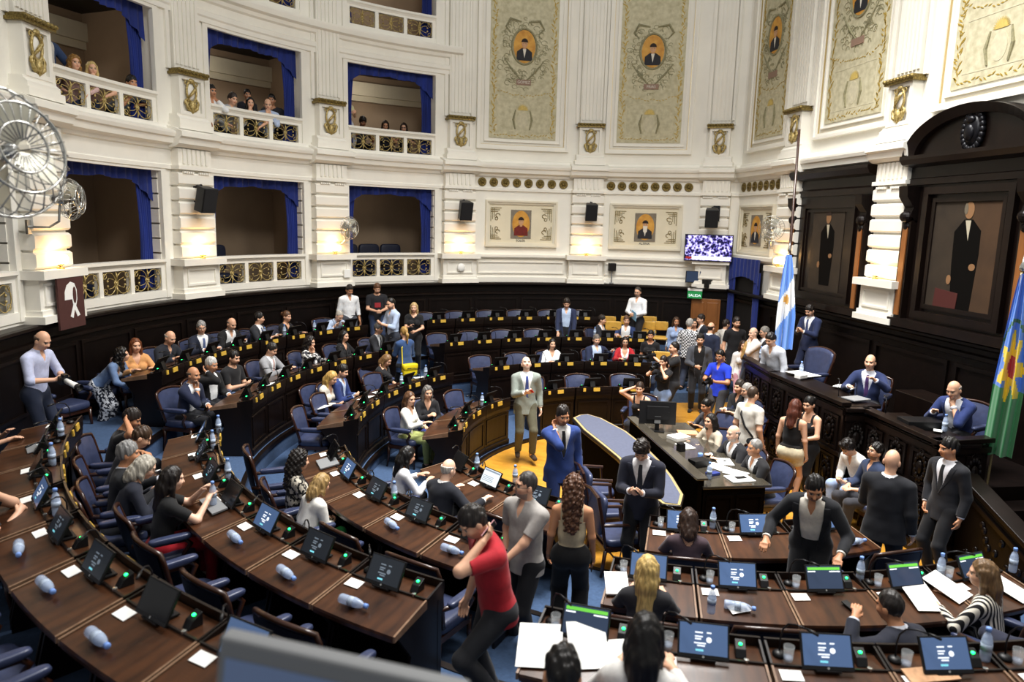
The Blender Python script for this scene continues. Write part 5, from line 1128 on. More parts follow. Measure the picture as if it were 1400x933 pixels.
def skeleton(q):
    sit, fem, fat = q.get('sit', False), q.get('fem', False), q.get('fat', 1.0)
    K = {}; P0 = v3(0, 0, .50 if sit else .93); tw, ln, sd = radians(q.get('twist', 0)), radians(q.get('lean', 4 if sit else 0)), radians(q.get('side', 0))
    if not sit and q.get('lean', 0) > 25: P0 = P0+v3(0, -.12*sin(ln), -.02)
    T = RZ(tw) @ RX(-ln) @ RY(sd); tp = lambda x, y, z: P0+T @ v3(x, y, z)
    sw = .163 if fem else .185*(.5+.5*fat)
    H = RZ(tw+radians(q.get('hy', 0))) @ RX(-radians(q.get('hp', 8))) @ RY(radians(q.get('hr', 0))); nt = tp(0, .012, .585); hd = lambda x, y, z: nt+H @ v3(x, y, z)
    K.update(P0=P0, T=T, H=H, nt=nt, sit=sit, fem=fem, top=hd(0, 0, .235), tp=tp, hd=hd)
    s1 = v3(1.06*(.4+.6*fat), .74*fat, 1)
    torso = [rc(tp(0, -.005, .22), tp(0, -.005, .39), .128 if fem else .142, .126 if fem else .15, T, s1, k=.03), rc(tp(0, .012*(fat-1)*8, .03), tp(0, .01*(fat-1)*8, .2), .120 if fem else .128*fat, .108 if fem else .128*fat, T, v3(1.05, .8, 1), k=.035),
             rc(tp(-sw+.055, 0, .445), tp(sw-.055, 0, .445), .07, .07, T, v3(1, .9, 1), k=.05)]
    torso += [rc(tp(s*(sw-.06), -.012, .47), tp(0, -.012, .52), .052, .048, k=.03) for s in (-1, 1)]
    if fem: torso += [el(tp(s*.072, .088, .32), (.068, .062, .068), T, k=.03) for s in (-1, 1)]
    pelvis = [rc(tp(-.075, -.01, -.03), tp(.075, -.01, -.03), .112 if not fem else .122, .112 if not fem else .122, T, v3(1, .88*(.5+.5*fat), 1), k=.035)]
    neck = [rc(tp(0, -.012, .49), hd(0, -.005, .03), .058 if not fem else .05, .052 if not fem else .046)]
    hs = .96 if fem else 1.0
    head = [el(hd(0, .0, .128), (.074*hs, .093, .106), H, k=.02), el(hd(0, .034, .062), (.055*hs, .062, .064), H, k=.035), el(hd(0, .062, .018+.012), (.027, .03, .022), H, k=.03),
            rc(hd(0, .092, .118), hd(0, .112, .082), .010, .0145, k=.014), el(hd(0, .094, .052), (.024, .010, .009), H, k=.012), el(hd(0, .082, .14), (.055, .014, .012), H, k=.02)]
    for s in (-1, 1): head += [el(hd(s*.077*hs, -.008, .092), (.012, .022, .032), H, k=.008), el(hd(s*.036, .068, .082), (.025, .025, .025), H, k=.03)]
    eyes = [el(hd(s*.032, .098, .112), (.017, .013, .011), H, k=.012) for s in (-1, 1)]
    up, fo, hand, upc, hands = {}, {}, {}, {}, {}
    wr = {}; K['hand'] = {}
    for s, nm in ((-1, 'L'), (1, 'R')):
        S = tp(s*sw, 0, .455); spec = q.get('arms', ('desk', 'desk') if sit else ('down', 'down'))[0 if s < 0 else 1]
        hint = v3(s*.6, -.55, -.6); n = None; curl = .5
        Rt = RZ(tw)
        if spec == 'down': t = S+Rt @ v3(s*.07, .04, -.515); hint = v3(s*.3, -1, 0); n = v3(-s, .25, 0); curl = .55
        elif spec == 'desk': t = v3(s*.15, .40, .82) if sit else v3(s*.22, .42, .86); t = Rt @ t; n = v3(0, .1, -1); curl = .35
        elif spec == 'lap': t = Rt @ v3(s*.10, .32, .68); n = v3(-s*.3, 0, -1)
        elif spec == 'look': t = tp(s*.065, .30, .26); n = v3(-s*.5, -.6, .6); hint = v3(s*.5, -.3, -.9); curl = 1.0
        elif spec == 'ear': t = hd(s*.14, .045, .015); n = v3(*(hd(0, .04, .1)-t)); hint = v3(s*.4, .65, -1); curl = .7
        elif spec == 'chin': t = hd(s*.045, .13, -.075); n = v3(*(hd(0, .06, .06)-t)); hint = v3(s*.45, .3, -1); curl = 1.2
        elif spec == 'cheek': t = hd(s*.10, .06, -.06); n = v3(*(hd(0, 0, .1)-t)); hint = v3(s*.6, .5, -1); curl = .9
        elif spec == 'hair': t = hd(s*.15, -.01, .1); n = v3(*(hd(0, -.02, .12)-t)); hint = v3(s*.9, .45, -.3); curl = .4
        elif spec == 'clasp': t = tp(s*.045, .30, .36); n = v3(-s, .2, 0); hint = v3(s*.7, -.1, -.9); curl = 1.1
        elif spec == 'belly': t = tp(s*.06, .24, .14); n = v3(-s, -.4, 0); hint = v3(s*.8, -.5, -.4); curl = .9
        elif spec == 'crossed': t = tp(-s*.13, .20, .24+.03*s); n = v3(0, -1, 0); hint = v3(s*.8, .1, -.7); curl = .8
        elif spec == 'pocket': t = tp(s*.2, .06, -.03) if not sit else Rt @ v3(s*.2, .2, .62); hint = v3(s*.8, -.8, 0); n = v3(-s, 0, 0); curl = .9
        elif spec == 'hip': t = tp(s*.19, .02, .06); hint = v3(s*1, -.4, 0); n = v3(-s, .2, -.2); curl = 1.0
        elif spec == 'back': t = tp(s*.05, -.16, .02); hint = v3(s*1, -.6, 0); n = v3(0, -1, 0); curl = .8
        elif spec == 'cam': t = hd(s*.085, .20, .02); n = v3(-s, -.3, .2); hint = v3(s*.7, 0, -.9); curl = 1.1
        elif spec == 'camlow': t = tp(s*.085, .30, .22); n = v3(-s, -.2, .3); hint = v3(s*.7, -.2, -.8); curl = 1.1
        elif spec == 'table': t = v3(s*.30, .46, .80) ; hint = v3(s*.8, -.5, .1); n = v3(0, .2, -1); curl = .4
        elif spec == 'rail': t = Rt @ v3(s*.16, .30, .98) if sit else Rt @ v3(s*.2, .3, 1.0); n = v3(0, .4, -1); hint = v3(s*.9, -.2, -.3)
        else: t = v3(*spec[:3]); n = v3(*(spec[3:6] if len(spec) > 5 else (0, .1, -1))); hint = v3(*(spec[6:9] if len(spec) > 8 else (s*.6, -.55, -.6)))
        lu, lf = (.27, .235) if fem else (.285, .25)
        E, W = ik(S, t, lu, lf, hint); d = (W-E)/np.linalg.norm(W-E); n = n/np.linalg.norm(n); n = n-d*(n @ d)
        if np.linalg.norm(n) < .05: n = np.cross(d, v3(1, .1, .2))
        n /= np.linalg.norm(n); c = np.cross(n, d); th = -s*c
        g = .88 if fem else 1.0
        up[s] = rc(S, E, .056*g, .043*g); fo[s] = rc(E, W, .043*g, .028*g)
        if spec in ('cheek', 'chin', 'ear', 'hair'): d2 = d
        d2 = d
        hp = [rc(W, W+d2*.085*g+th*o, .02, .0135, k=.012) for o in (.026, .006, -.014)]
        for o, l in ((.031, .9), (.0105, 1.0), (-.0105, .95), (-.031, .75)):
            k0 = W+d2*.085*g+th*o; a1 = curl*.7; a2 = curl*1.5; e1 = d2*cos(a1)+n*sin(a1); e2 = d2*cos(a2)+n*sin(a2)
            k1 = k0+e1*.046*l; hp += [rc(k0, k1, .0105, .0092, k=.006), rc(k1, k1+e2*.036*l, .0092, .0078, k=.006)]
        tb = W+d2*.025+th*.022; hp += [rc(tb, tb+d2*.032+th*.022+n*.012, .0135, .0105, k=.01), rc(tb+d2*.032+th*.022+n*.012, tb+d2*.062+th*.024+n*.028, .0105, .0085, k=.006)]
        hands[s] = hp; K['hand'][nm] = dict(W=W, d=d2, n=n, th=th, c=W+d2*.085+n*.03); wr[s] = (E, W, d)
    leg, shin, foot = {}, {}, {}
    for s in (-1, 1):
        hip = tp(s*.088, 0, -.045) if not sit else P0+RZ(tw*.3) @ v3(s*.09, .02, -.02)
        lp = q.get('legs')
        if sit: A = v3(s*.11, .44, .085) if not lp else v3(*lp[0 if s < 0 else 1]); kh = v3(s*.15, .6, 1)
        else: A = (v3(s*.105, -.01, .085) if not lp else v3(*lp[0 if s < 0 else 1])); kh = v3(s*.1, 1, .1)
        if not sit and q.get('lean', 0) > 25 and not lp: A = A+v3(0, -.10*sin(ln), 0)
        Kn, A = ik(hip, A, .43, .425, kh)
        g = 1.0 if not fem else .95
        leg[s] = [rc(hip, Kn, .09*g*(.5+.5*fat), .058*g, k=.04)]; shin[s] = [rc(Kn, A, .056*g, .038*g), rc(Kn+(A-Kn)*.12+v3(0, -.02, 0), Kn+(A-Kn)*.5+v3(0, -.014, 0), .045*g, .038*g, k=.03)]
        fd = q.get('foot', 0); f = RZ(radians(-s*10)) @ v3(0, 1, 0)
        dz = A[2]-.085
        foot[s] = [rc(A+v3(0, -.04, -.045), A+f*.15+v3(0, 0, -.058), .038, .03, k=.03), rc(A, A+v3(0, 0, -.04), .037, .04)]
    K.update(torso=torso, pelvis=pelvis, neck=neck, head=head, eyes=eyes, up=up, fo=fo, hands=hands, wr=wr, leg=leg, shin=shin, foot=foot, sw=sw)
    return K
SKIN = dict(light=('e0b193', 'b5705c'), fair=('e8bfa6', 'c07868'), tan=('c58f6c', '99604c'), dark=('8e6146', '6d4538'))
def hair_prims(style, K):
    hd, H = K['hd'], K['H']; cap = el(hd(0, -.008, .138), (.084, .104, .108), H, k=.02); out = [cap]; clip = []; amp = 0; nt = K['nt']
    def loc(X, Y, Z):
        dx, dy, dz = X-nt[0], Y-nt[1], Z-nt[2]; return [dx*H[0, i]+dy*H[1, i]+dz*H[2, i] for i in range(3)]
    if style in ('short', 'shortgrey', 'crop'):
        g = .0 if style != 'crop' else .006
        cap['r'] = np.array((.083-g, .102-g, .114-g)); clip = [lambda X, Y, Z: (lambda l: np.maximum(.085+.85*l[1]-l[2], np.where(l[1] > .02, -1, .04-l[2])))(loc(X, Y, Z))]; amp = .006 if style != 'crop' else .002
    elif style == 'messy': cap['r'] = np.array((.092, .11, .12)); out.append(el(hd(.02, .06, .2), (.06, .04, .035), H)); clip = [lambda X, Y, Z: (lambda l: np.maximum(.075+.8*l[1]-l[2], np.where(l[1] > .02, -1, .03-l[2])))(loc(X, Y, Z))]; amp = .010
    elif style == 'receding': cap['r'] = np.array((.080, .098, .109)); clip = [lambda X, Y, Z: (lambda l: np.maximum(.105+1.25*l[1]-l[2], .03-l[2]))(loc(X, Y, Z))]; amp = .003
    elif style == 'fringe':            # bald on top, hair at sides and back
        cap['r'] = np.array((.0805, .099, .109)); clip = [lambda X, Y, Z: (lambda l: np.maximum(np.maximum(l[2]-.155-.2*np.minimum(l[1], 0), .045-l[2]), l[1]-.015))(loc(X, Y, Z))]; amp = .002
    else:
        long_ = K.get('hairlen') or {'long': -.17, 'verylong': -.36, 'curly': -.2, 'bob': -.04, 'waves': -.22, 'pony': .02, 'bun': .02, 'afro': -.02}[style]
        w = .086 if style not in ('curly', 'afro') else .098; amp = {'curly': .014, 'afro': .014, 'waves': .007}.get(style, .003)
        if style in ('curly', 'afro'): cap['r'] = np.array((.1, .115, .122))
        if style in ('pony', 'bun'):
            cap['r'] = np.array((.08, .1, .112)); clip = [lambda X, Y, Z: (lambda l: np.maximum(.085+.8*l[1]-l[2], np.where(l[1] > .02, -1, .03-l[2])))(loc(X, Y, Z))]
            if style == 'bun': out.append(el(hd(0, -.115, .15), (.045, .04, .045), H))
            else: out += [rc(hd(0, -.1, .15), hd(0, -.135, .05), .03, .032), rc(hd(0, -.135, .05), hd(0, -.11, -.13), .032, .014)]
            bunclip = clip[0]; clip = [lambda X, Y, Z: (lambda l: np.where(l[1] < -.085, -1, bunclip(X, Y, Z)))(loc(X, Y, Z))]
        else:
            T = K['tp']; b0 = hd(0, -.05, .1); b1 = hd(0, -.075, .0)
            end = hd(0, -.07, long_) if K['H'] is None else (b1+np.array([0, -.06, 0])+np.array([0, 0, long_-.0])*1.0)
            F3 = RZ(atan2(H[1, 1], H[0, 1])-pi/2)
            out += [rc(b0, b1, w, w*.95, F3, v3(1, .8, 1)), rc(b1, end, w*.95, w*.62, F3, v3(1.1, .6, 1))]
            for s in (-1, 1):
                out += [rc(hd(s*.066, .0, .15), hd(s*.082, -.005, .03), .033, .028, k=.02), rc(hd(s*.082, -.005, .03), hd(s*.085, -.01, .03)+np.array([0, .01, max(long_, -.24)-.0]), .028, .02, k=.02)]
            clip = [lambda X, Y, Z: (lambda l: np.where((l[2] < .19) & (np.abs(l[0]) < .062), l[1]-(.035+.55*np.maximum(l[2]-.115, 0)), np.minimum(l[1]-.085, .2)))(loc(X, Y, Z))]
    if style in ('curly', 'afro', 'messy'): disp = lambda X, Y, Z: (amp*(.55*np.sin(X*71+Z*31+Y*17)*np.sin(Y*63-Z*44)+.5*np.sin(X*-48+Z*77+Y*39+1)*np.sin(X*33+Y*81+.5)+.35*np.sin(X*120+Y*60-Z*95)*np.sin(Z*110-Y*70+X*40))).astype(np.float32)
    elif amp: disp = lambda X, Y, Z: (amp*(.6*np.sin(X*140+Z*14+Y*60)+.5*np.sin(Y*150-X*70+Z*11)+.5*np.sin(X*60-Y*40+Z*(34 if style == 'waves' else 9)))).astype(np.float32)
    else: disp = None
    return out, clip, disp
def person_meshes(q):
    K = q['K']; res = q['res']; T, P0 = K['T'], K['P0']; fem = K['fem']; parts = []
    def tl(X, Y, Z):
        dx, dy, dz = X-P0[0], Y-P0[1], Z-P0[2]; return [dx*T[0, i]+dy*T[1, i]+dz*T[2, i] for i in range(3)]
    body = K['torso']+K['pelvis']+K['neck']+K['head']+list(K['up'].values())+list(K['fo'].values())+K['hands'][-1]+K['hands'][1]
    for s in (-1, 1): body = body+K['leg'][s]+K['shin'][s]+K['foot'][s]
    V, F = sdf_mesh(body, res, carve=K['eyes'])
    # vertex colours
    H, nt = K['H'], K['nt']; l = (V-nt) @ H; sk, lip = (np.array(lin(c)) for c in SKIN[q.get('skin', 'light')]); C = np.tile(sk, (len(V), 1))
    hc = np.array(lin(q['hair'][1])) if q.get('hair') else np.array(lin('5a4636'))
    face = (l[:, 1] > .045) & (np.linalg.norm(V-K['hd'](0, .03, .1), axis=1) < .16)
    C[face & (np.abs(l[:, 2]-.053) < .0085) & (np.abs(l[:, 0]) < .027) & (l[:, 1] > .07)] = lip
    ck = face & (np.abs(np.abs(l[:, 0])-.045) < .02) & (np.abs(l[:, 2]-.075) < .02); C[ck] = C[ck]*.85+lip*.15
    e = face & (np.hypot((np.abs(l[:, 0])-.032)/.018, (l[:, 2]-.112)/.010) < 1); C[e] = np.array((.75, .72, .68))*.55
    e = face & (np.hypot((np.abs(l[:, 0])-.032)/.010, (l[:, 2]-.112)/.010) < 1); C[e] = (.03, .02, .015)
    e = face & (np.hypot((np.abs(l[:, 0])-.034)/.024, (l[:, 2]-.131)/.007) < 1); C[e] = hc*.7
    if q.get('beard'):
        bc = np.array(lin(q['beard'])); nf = np.linalg.norm(V-K['hd'](0, .03, .1), axis=1) < .16; jaw = (l[:, 1] > .005) & (l[:, 2] < .045+.25*np.maximum(.05-l[:, 1], 0)) & (l[:, 2] > -.012); mus = (np.abs(l[:, 0]) < .03) & (l[:, 1] > .08) & (l[:, 2] < .074) & (l[:, 2] > .04)
        b = nf & (jaw | mus) & ~((np.abs(l[:, 2]-.053) < .007) & (np.abs(l[:, 0]) < .022)); C[b] = bc*.75+sk*.25
    elif not fem and q.get('stubble', True):
        b = (l[:, 1] > .02) & (l[:, 2] < .062) & (l[:, 2] > .0) & (np.linalg.norm(V-K['hd'](0, .03, .1), axis=1) < .16); C[b] = C[b]*.86
    parts.append(('body', V, F, C))
    if q.get('hair'):
        st = q['hair'][0]; pr, cl, dp = hair_prims(st, K); hv = sdf_mesh(pr, max(res*.8, .005), clip=cl, disp=dp); parts.append(('hair', *hv, q['hair'][1]))
    fold = lambda a: (lambda X, Y, Z: (a*.55*(np.sin(X*21+Z*9+Y*27)*np.sin(Z*13-Y*24+X*11)+.6*np.sin(X*37-Z*17+Y*7)*np.sin(Z*23+Y*19))).astype(np.float32))
    def arm(s, gu, gf, frac=1.0):           # frac 0..1 upper arm, 1..2 forearm
        E, W, d = K['wr'][s]; u = dict(K['up'][s]); u['ra'] += gu; u['rb'] += gu; f = dict(K['fo'][s]); f['ra'] += gf; f['rb'] += gf+.004; out = []
        if frac <= 1:
            du = (u['b']-u['a']); q0 = u['a']+du*frac; u['pl'] = (q0, du/np.linalg.norm(du)); return [u]
        q0 = E+(W-E)*(frac-1); f['pl'] = (q0, d); return [u, f]
    def ring(s, t0, t1, g):
        E, W, d = K['wr'][s]; r = rc(E+(W-E)*t0, E+(W-E)*t1, .03+g, .029+g, pl=(E+(W-E)*t1, d)); return r
    neckhole = lambda r, z0=.46: (lambda X, Y, Z: (lambda t: np.minimum(r-np.sqrt(t[0]**2+(t[1]+.008)**2), t[2]-z0))(tl(X, Y, Z)))
    above = lambda z: (lambda X, Y, Z: tl(X, Y, Z)[2]-z)
    below = lambda z: (lambda X, Y, Z: z-tl(X, Y, Z)[2])
    vee = lambda z0, sl, wmax, w0=.0: (lambda X, Y, Z: (lambda t: np.minimum(np.clip(w0+(t[2]-z0)*sl, -.2, wmax)-np.abs(t[0]), t[1]-.02))(tl(X, Y, Z)))
    top = q['top']; kind = top[0]; c1 = top[1]
    torso = K['torso']; pel = K['pelvis']; hem = -.17 if top[0] in ('suit', 'openjacket', 'jacket', 'blazer') else -.12; skirt = [rc(P0+T @ v3(0, -.005, .08), P0+T @ v3(0, -.003, -.16), .126*q.get('fat', 1), .16*q.get('fat', 1), T, v3(1.2, .80, 1), k=.03)]
    if K['sit']: skirt = [rc(P0+T @ v3(0, -.005, .08), P0+T @ v3(0, -.01, -.02), .126*q.get('fat', 1), .136*q.get('fat', 1), T, v3(1.1, .82, 1), k=.03)]
    if kind in ('suit', 'blazer', 'openjacket', 'jacket'):
        pr = grow(torso, .017)+grow(pel, .012)+grow(skirt, .012)
        fr = 1.93
        for s in (-1, 1): pr += arm(s, .016, .015, fr)
        cl = [neckhole(.078 if kind != 'blazer' else .085)]
        if kind == 'suit': cl.append(vee(.15, .29, .105))
        elif kind == 'openjacket': cl.append(vee(-.3, .12, .11, .03))
        elif kind == 'blazer': cl.append(vee(.10, .3, .1))
        else: cl.append(vee(.36, .35, .06))
        if not K['sit']: cl.append(below(hem))
        parts.append(('jacket', *sdf_mesh(pr, res, clip=cl, disp=fold(.0045)), c1))
        if res < .0105:
            z0, sl, wm, w0 = dict(suit=(.15, .29, .105, 0), openjacket=(-.3, .12, .11, .03), blazer=(.10, .3, .1, 0), jacket=(.36, .35, .06, 0))[kind]
            lap = lambda X, Y, Z: (lambda t: (lambda w: np.maximum(np.maximum(np.abs(t[0])-w-.012-.05*np.clip((t[2]-max(z0, .05)-.02)/.2, 0, 1), w-np.abs(t[0])), np.maximum(np.maximum(.03-t[1], t[2]-.50), max(z0, .05)-t[2])))(np.clip(w0+(t[2]-z0)*sl, -.2, wm)))(tl(X, Y, Z))
            parts.append(('lapels', *sdf_mesh(grow(torso, .0235), min(res, .008), clip=[lap]), c1))
        c2 = top[2]; sh = grow(torso, .007)+grow(pel, .007)
        pn = dict(K['neck'][0]); pn['ra'] += .012; pn['rb'] += .012; pn['pl'] = (P0+T @ v3(0, .0, .545), T @ v3(0, -.25, 1)); 
        cl = [] if (len(top) > 3 and top[3]) else [vee(.41, .42, .032)]
        if kind == 'blazer' or (fem and kind != 'suit'): cl = [vee(.30, .42, .06), neckhole(.06, .48)]; pn = None
        cl.append(below(-.04))
        parts.append(('shirt', *sdf_mesh(sh+([pn] if pn else []), res, clip=cl), c2))
        if not fem:
            for s in (-1, 1): parts.append(('shirt_cuff', *sdf_mesh([ring(s, .93, 1.0, .011)], min(res, .009)), c2))
        if len(top) > 3 and top[3]:
            tie = grow(torso, .016); parts.append(('necktie', *sdf_mesh(tie, min(res, .008), clip=[lambda X, Y, Z: (lambda t: np.maximum(np.maximum(np.abs(t[0])-(.042-.022*np.clip((t[2]-.1)/.4, 0, 1)), .02-t[1]), np.maximum(t[2]-.5, .05-t[2])))(tl(X, Y, Z))]), top[3]))
    elif kind in ('shirt', 'tee', 'polo', 'tank', 'blouse', 'long'):
        tuck = top[2] if len(top) > 2 and top[2] in ('tuck', 'out') else ('out' if kind in ('tee', 'tank') and not fem else 'tuck')
        fr = {'shirt': 1.93, 'tee': .72, 'polo': .75, 'tank': None, 'blouse': 1.9, 'long': 1.9}[kind]
        if q.get('sleeve'): fr = q['sleeve']
        g = {'shirt': .011, 'blouse': .014, 'polo': .012, 'tee': .011, 'tank': .006, 'long': .008}[kind]
        pr = grow(torso, g)+grow(pel, g)+(grow(skirt, .006) if tuck == 'out' else [])
        if fr:
            for s in (-1, 1): pr += arm(s, .014 if fr < 1 else .012, .012, fr)
        cl = [neckhole(.066 if kind in ('shirt', 'polo') else .088, .47 if kind in ('shirt', 'polo') else .44)]
        if kind in ('shirt', 'polo'):
            pn = dict(K['neck'][0]); pn['ra'] += .014; pn['rb'] += .014; pn['pl'] = (P0+T @ v3(0, .0, .54), T @ v3(0, -.3, 1)); cl = [vee(.41, .42, .032)]; pr = pr+[pn]
        if kind == 'blouse': cl.append(vee(.36, .45, .06))
        if kind == 'tank': cl += [lambda X, Y, Z: (lambda t: np.minimum(np.abs(t[0])-.115, t[2]-.36))(tl(X, Y, Z)), lambda X, Y, Z: (lambda t: np.minimum(.075-np.abs(t[0]), t[2]-.40))(tl(X, Y, Z))]
        if tuck == 'tuck': cl.append(below(-.01))
        elif not K['sit']: cl.append(below(hem))
        parts.append(({'tee': 'tee_shirt', 'polo': 'polo_shirt', 'tank': 'tank_top', 'blouse': 'blouse', 'shirt': 'shirt', 'long': 'long_sleeved_top'}[kind], *sdf_mesh(pr, res, clip=cl, disp=fold(.004)), c1))
    # lower clothes
    bot = q.get('bot', ('trousers', '1a1b22')); bk, bc = bot[0], bot[1]
    pr = grow(pel, .014)+grow(torso, .009)
    for s in (-1, 1):
        Lg = grow(K['leg'][s], .012); Sh = grow(K['shin'][s], .016)
        if bk == 'shorts':
            d = Lg[0]['b']-Lg[0]['a']; Lg[0]['ra'] += .012; Lg[0]['rb'] += .03; Lg[0]['pl'] = (Lg[0]['a']+d*.42, d/np.linalg.norm(d)); pr += Lg
        else:
            fl = .0 if bk != 'wide' else .03
            for x in Sh[:1]: d = x['b']-x['a']; x['rb'] += .006+fl; x['ra'] += fl*.6; x['pl'] = (x['a']+d*.985, d/np.linalg.norm(d))
            for x in Sh[1:]: x['ra'] += fl*.5; x['rb'] += fl*.5
            if fl: Lg[0]['rb'] += .02
            pr += Lg+Sh
    parts.append(({'shorts': 'shorts', 'jeans': 'jeans'}.get(bk, 'trousers'), *sdf_mesh(pr, res, clip=[(above(.1) if not K['sit'] else (lambda X, Y, Z: np.minimum(tl(X, Y, Z)[2]-.1, Z-(P0[2]+.125)+0*X+0*Y)))], disp=fold(.004)), bc))
    if q.get('belt'): parts.append(('belt', *sdf_mesh(grow(pel, .019)+grow(torso, .014), res, clip=[above(.1), below(.06)]), q['belt']))
    sc = q.get('shoe', '15110f')
    for s in (-1, 1): parts.append(('shoe', *sdf_mesh(grow(K['foot'][s][:1], .01), min(res, .01), clip=[lambda X, Y, Z: (K['foot'][s][0]['a'][2]-.042)-Z+0*X+0*Y]), sc))
    return parts
SKM = bpy.data.materials.new('skin'); SKM.use_nodes = True; nt_ = SKM.node_tree; at_ = nt_.nodes.new('ShaderNodeAttribute'); at_.attribute_name = 'Col'
nt_.links.new(at_.outputs['Color'], nt_.nodes['Principled BSDF'].inputs['Base Color']); nt_.nodes['Principled BSDF'].inputs['Roughness'].default_value = .5
nt_.nodes['Principled BSDF'].inputs['Subsurface Weight'].default_value = 0
def pattern(nm):
    if nm in MATS: return MATS[nm]
    k, a, b, sc = nm.split('|'); m = mat(nm, a, .85); nt = m.node_tree; bs = nt.nodes['Principled BSDF']; tc = nt.nodes.new('ShaderNodeTexCoord'); rp = nt.nodes.new('ShaderNodeValToRGB'); e = rp.color_ramp.elements
    e[0].color = (*lin(a), 1); e[1].color = (*lin(b), 1); e[0].position = .48; e[1].position = .52
    if k == 'stripe': t = nt.nodes.new('ShaderNodeTexWave'); t.inputs['Scale'].default_value = float(sc); t.inputs['Distortion'].default_value = 1.2; t.inputs['Detail'].default_value = 1; t.inputs['Detail Scale'].default_value = .4; out = t.outputs['Fac']
    elif k == 'check': t = nt.nodes.new('ShaderNodeTexChecker'); t.inputs['Scale'].default_value = float(sc); out = t.outputs['Fac']
    else: t = nt.nodes.new('ShaderNodeTexNoise'); t.inputs['Scale'].default_value = float(sc); t.inputs['Detail'].default_value = 2; out = t.outputs['Fac']
    nt.links.new(tc.outputs['Object'], t.inputs['Vector']); nt.links.new(out, rp.inputs[0]); nt.links.new(rp.outputs[0], bs.inputs['Base Color']); return m
def cloth(c, hair=False):
    if '|' in c: return pattern(c)
    if hair: return mat('hair_'+c, c, .45, var=.45, scale=60, stretch=(1, 1, .15), bump=.35)
    return mat('fabric_'+c, c, .85, var=.12, scale=30, sheen=.1)
def np_mesh(name, V, F, mt, C=None):
    me = bpy.data.meshes.new(name); n = len(V); f = len(F)
    me.vertices.add(n); me.vertices.foreach_set('co', np.asarray(V, np.float32).ravel()); me.loops.add(f*4); me.loops.foreach_set('vertex_index', F.astype(np.int32).ravel())
    me.polygons.add(f); me.polygons.foreach_set('loop_start', np.arange(f, dtype=np.int32)*4); me.polygons.foreach_set('loop_total', np.full(f, 4, np.int32))
    me.polygons.foreach_set('use_smooth', np.ones(f, bool)); me.update(calc_edges=True)
    if C is not None:
        a = me.color_attributes.new('Col', 'FLOAT_COLOR', 'POINT'); a.data.foreach_set('color', np.concatenate([C, np.ones((n, 1))], 1).astype(np.float32).ravel())
    me.materials.append(mt); o = bpy.data.objects.new(name, me); COL.objects.link(o); return o
PEOPLE = []
def cam_ang(p): return degrees(atan2(-p[1], -p[0]))
def P(label, px, py, floor, face=0, **q):
    """px,py = pixel of the top of the head; face: degrees from facing the camera (+ turns to picture right), or 'c' = towards the room centre (+off)"""
    q['label'] = label; q['face'] = face
    if isinstance(floor, str): q['row'] = floor; floor = ROW[floor][1]; q.setdefault('sit', True)
    K = q['K'] = skeleton(q); K['hairlen'] = q.get('hairlen'); h = q.get('h', 1.64 if q.get('fem') else 1.76); ks = q['ks'] = h/1.75; zs = floor
    if q.get('sit'): q['ks'] = ks = 1+(ks-1)*.5
    tp_ = K['top']*ks; hp = at_z(px, py, zs+tp_[2])
    base = hp
    if 'rad' in q:
        hp = at_r(px, py, q['rad']); zs = hp[2]-tp_[2]; base = hp
    for _ in range(3):
        ang = (degrees(atan2(SY-base[1], SX-base[0]))+q.get('off', 0)) if face == 'c' else cam_ang(base)+face
        Rw = RZ(radians(ang-90)); v = Rw @ tp_; base = Vector((hp[0]-v[0], hp[1]-v[1], zs))
    if q.get('row'):
        rf = ROW[q['row']][0]; r_, a_ = pol(base); q['r0'] = r_-rf; r_ = min(max(r_, rf+.88), rf+(1.0 if q['row'] == 'A' and a_ < 180 else 1.4)); b2 = PS(r_, a_, zs); base = b2
    if floor == .865 and not q.get('row') and not q.get('sit'):
        r_, a_ = pol(base); base = PS(min(r_, 8.95), a_, zs)
    if q.get('maxx'): base.x = min(base.x, q['maxx'])
    q['base'] = base; q['ang'] = ang; q['dist'] = (hp-Vector((0, 0, CAMH))).length
    q['res'] = min(max(q['dist']*.00088, .0055), .0125)/ks
    q['world'] = lambda p: Vector(Rw @ (np.array(p)*ks))+base
    q['wdir'] = lambda p: Vector(Rw @ np.array(p))
    PEOPLE.append(q); return q
# ---------------------------------------------------------------- who is in the hall
NV, BK, CH, GR = '1c2440', '121216', '26272c', '77787a'
W_, LB = 'eef0f2', 'b9cbe6'
# --- upper gallery spectators
UF = 5.47
P('standing spectator in denim jacket half hidden by far left gallery pilaster', 60, 28, 0, 40, top=('openjacket', '2f4468', 'd8d4cc'), hair=('short', '8a6a48'), arms=('rail', 'rail'), rad=R+0.45)
P('curly blonde woman in pale pink leaning on the upper gallery rail', 101, 76, 0, 25, fem=True, lean=38, top=('blouse', 'd9b7b4'), hair=('curly', '9a7238'), bot=('jeans', '33456a'), arms=('rail', 'rail'), hp=0, rad=R+0.12)
P('blonde woman in dusty pink resting chin on hand, upper gallery rail', 125, 84, 0, 15, fem=True, lean=42, top=('tee', 'b48d86'), hair=('long', 'd8bd7c'), bot=('jeans', '2b3a5e'), arms=('rail', 'chin'), hp=5, rad=R+0.12)
P('dark-haired man bent low over the upper gallery rail by blue curtain', 180, 103, 0, 30, lean=55, top=('tee', '9aa4b4'), hair=('short', '1a1512'), skin='tan', arms=('rail', 'chin'), hp=10, rad=R+0.12)
P('man in white shirt with hand on cheek at upper gallery rail', 289, 116, 0, 35, lean=18, top=('shirt', W_), hair=('short', '15120f'), skin='tan', arms=('cheek', 'rail'), hp=5, rad=R+0.12)
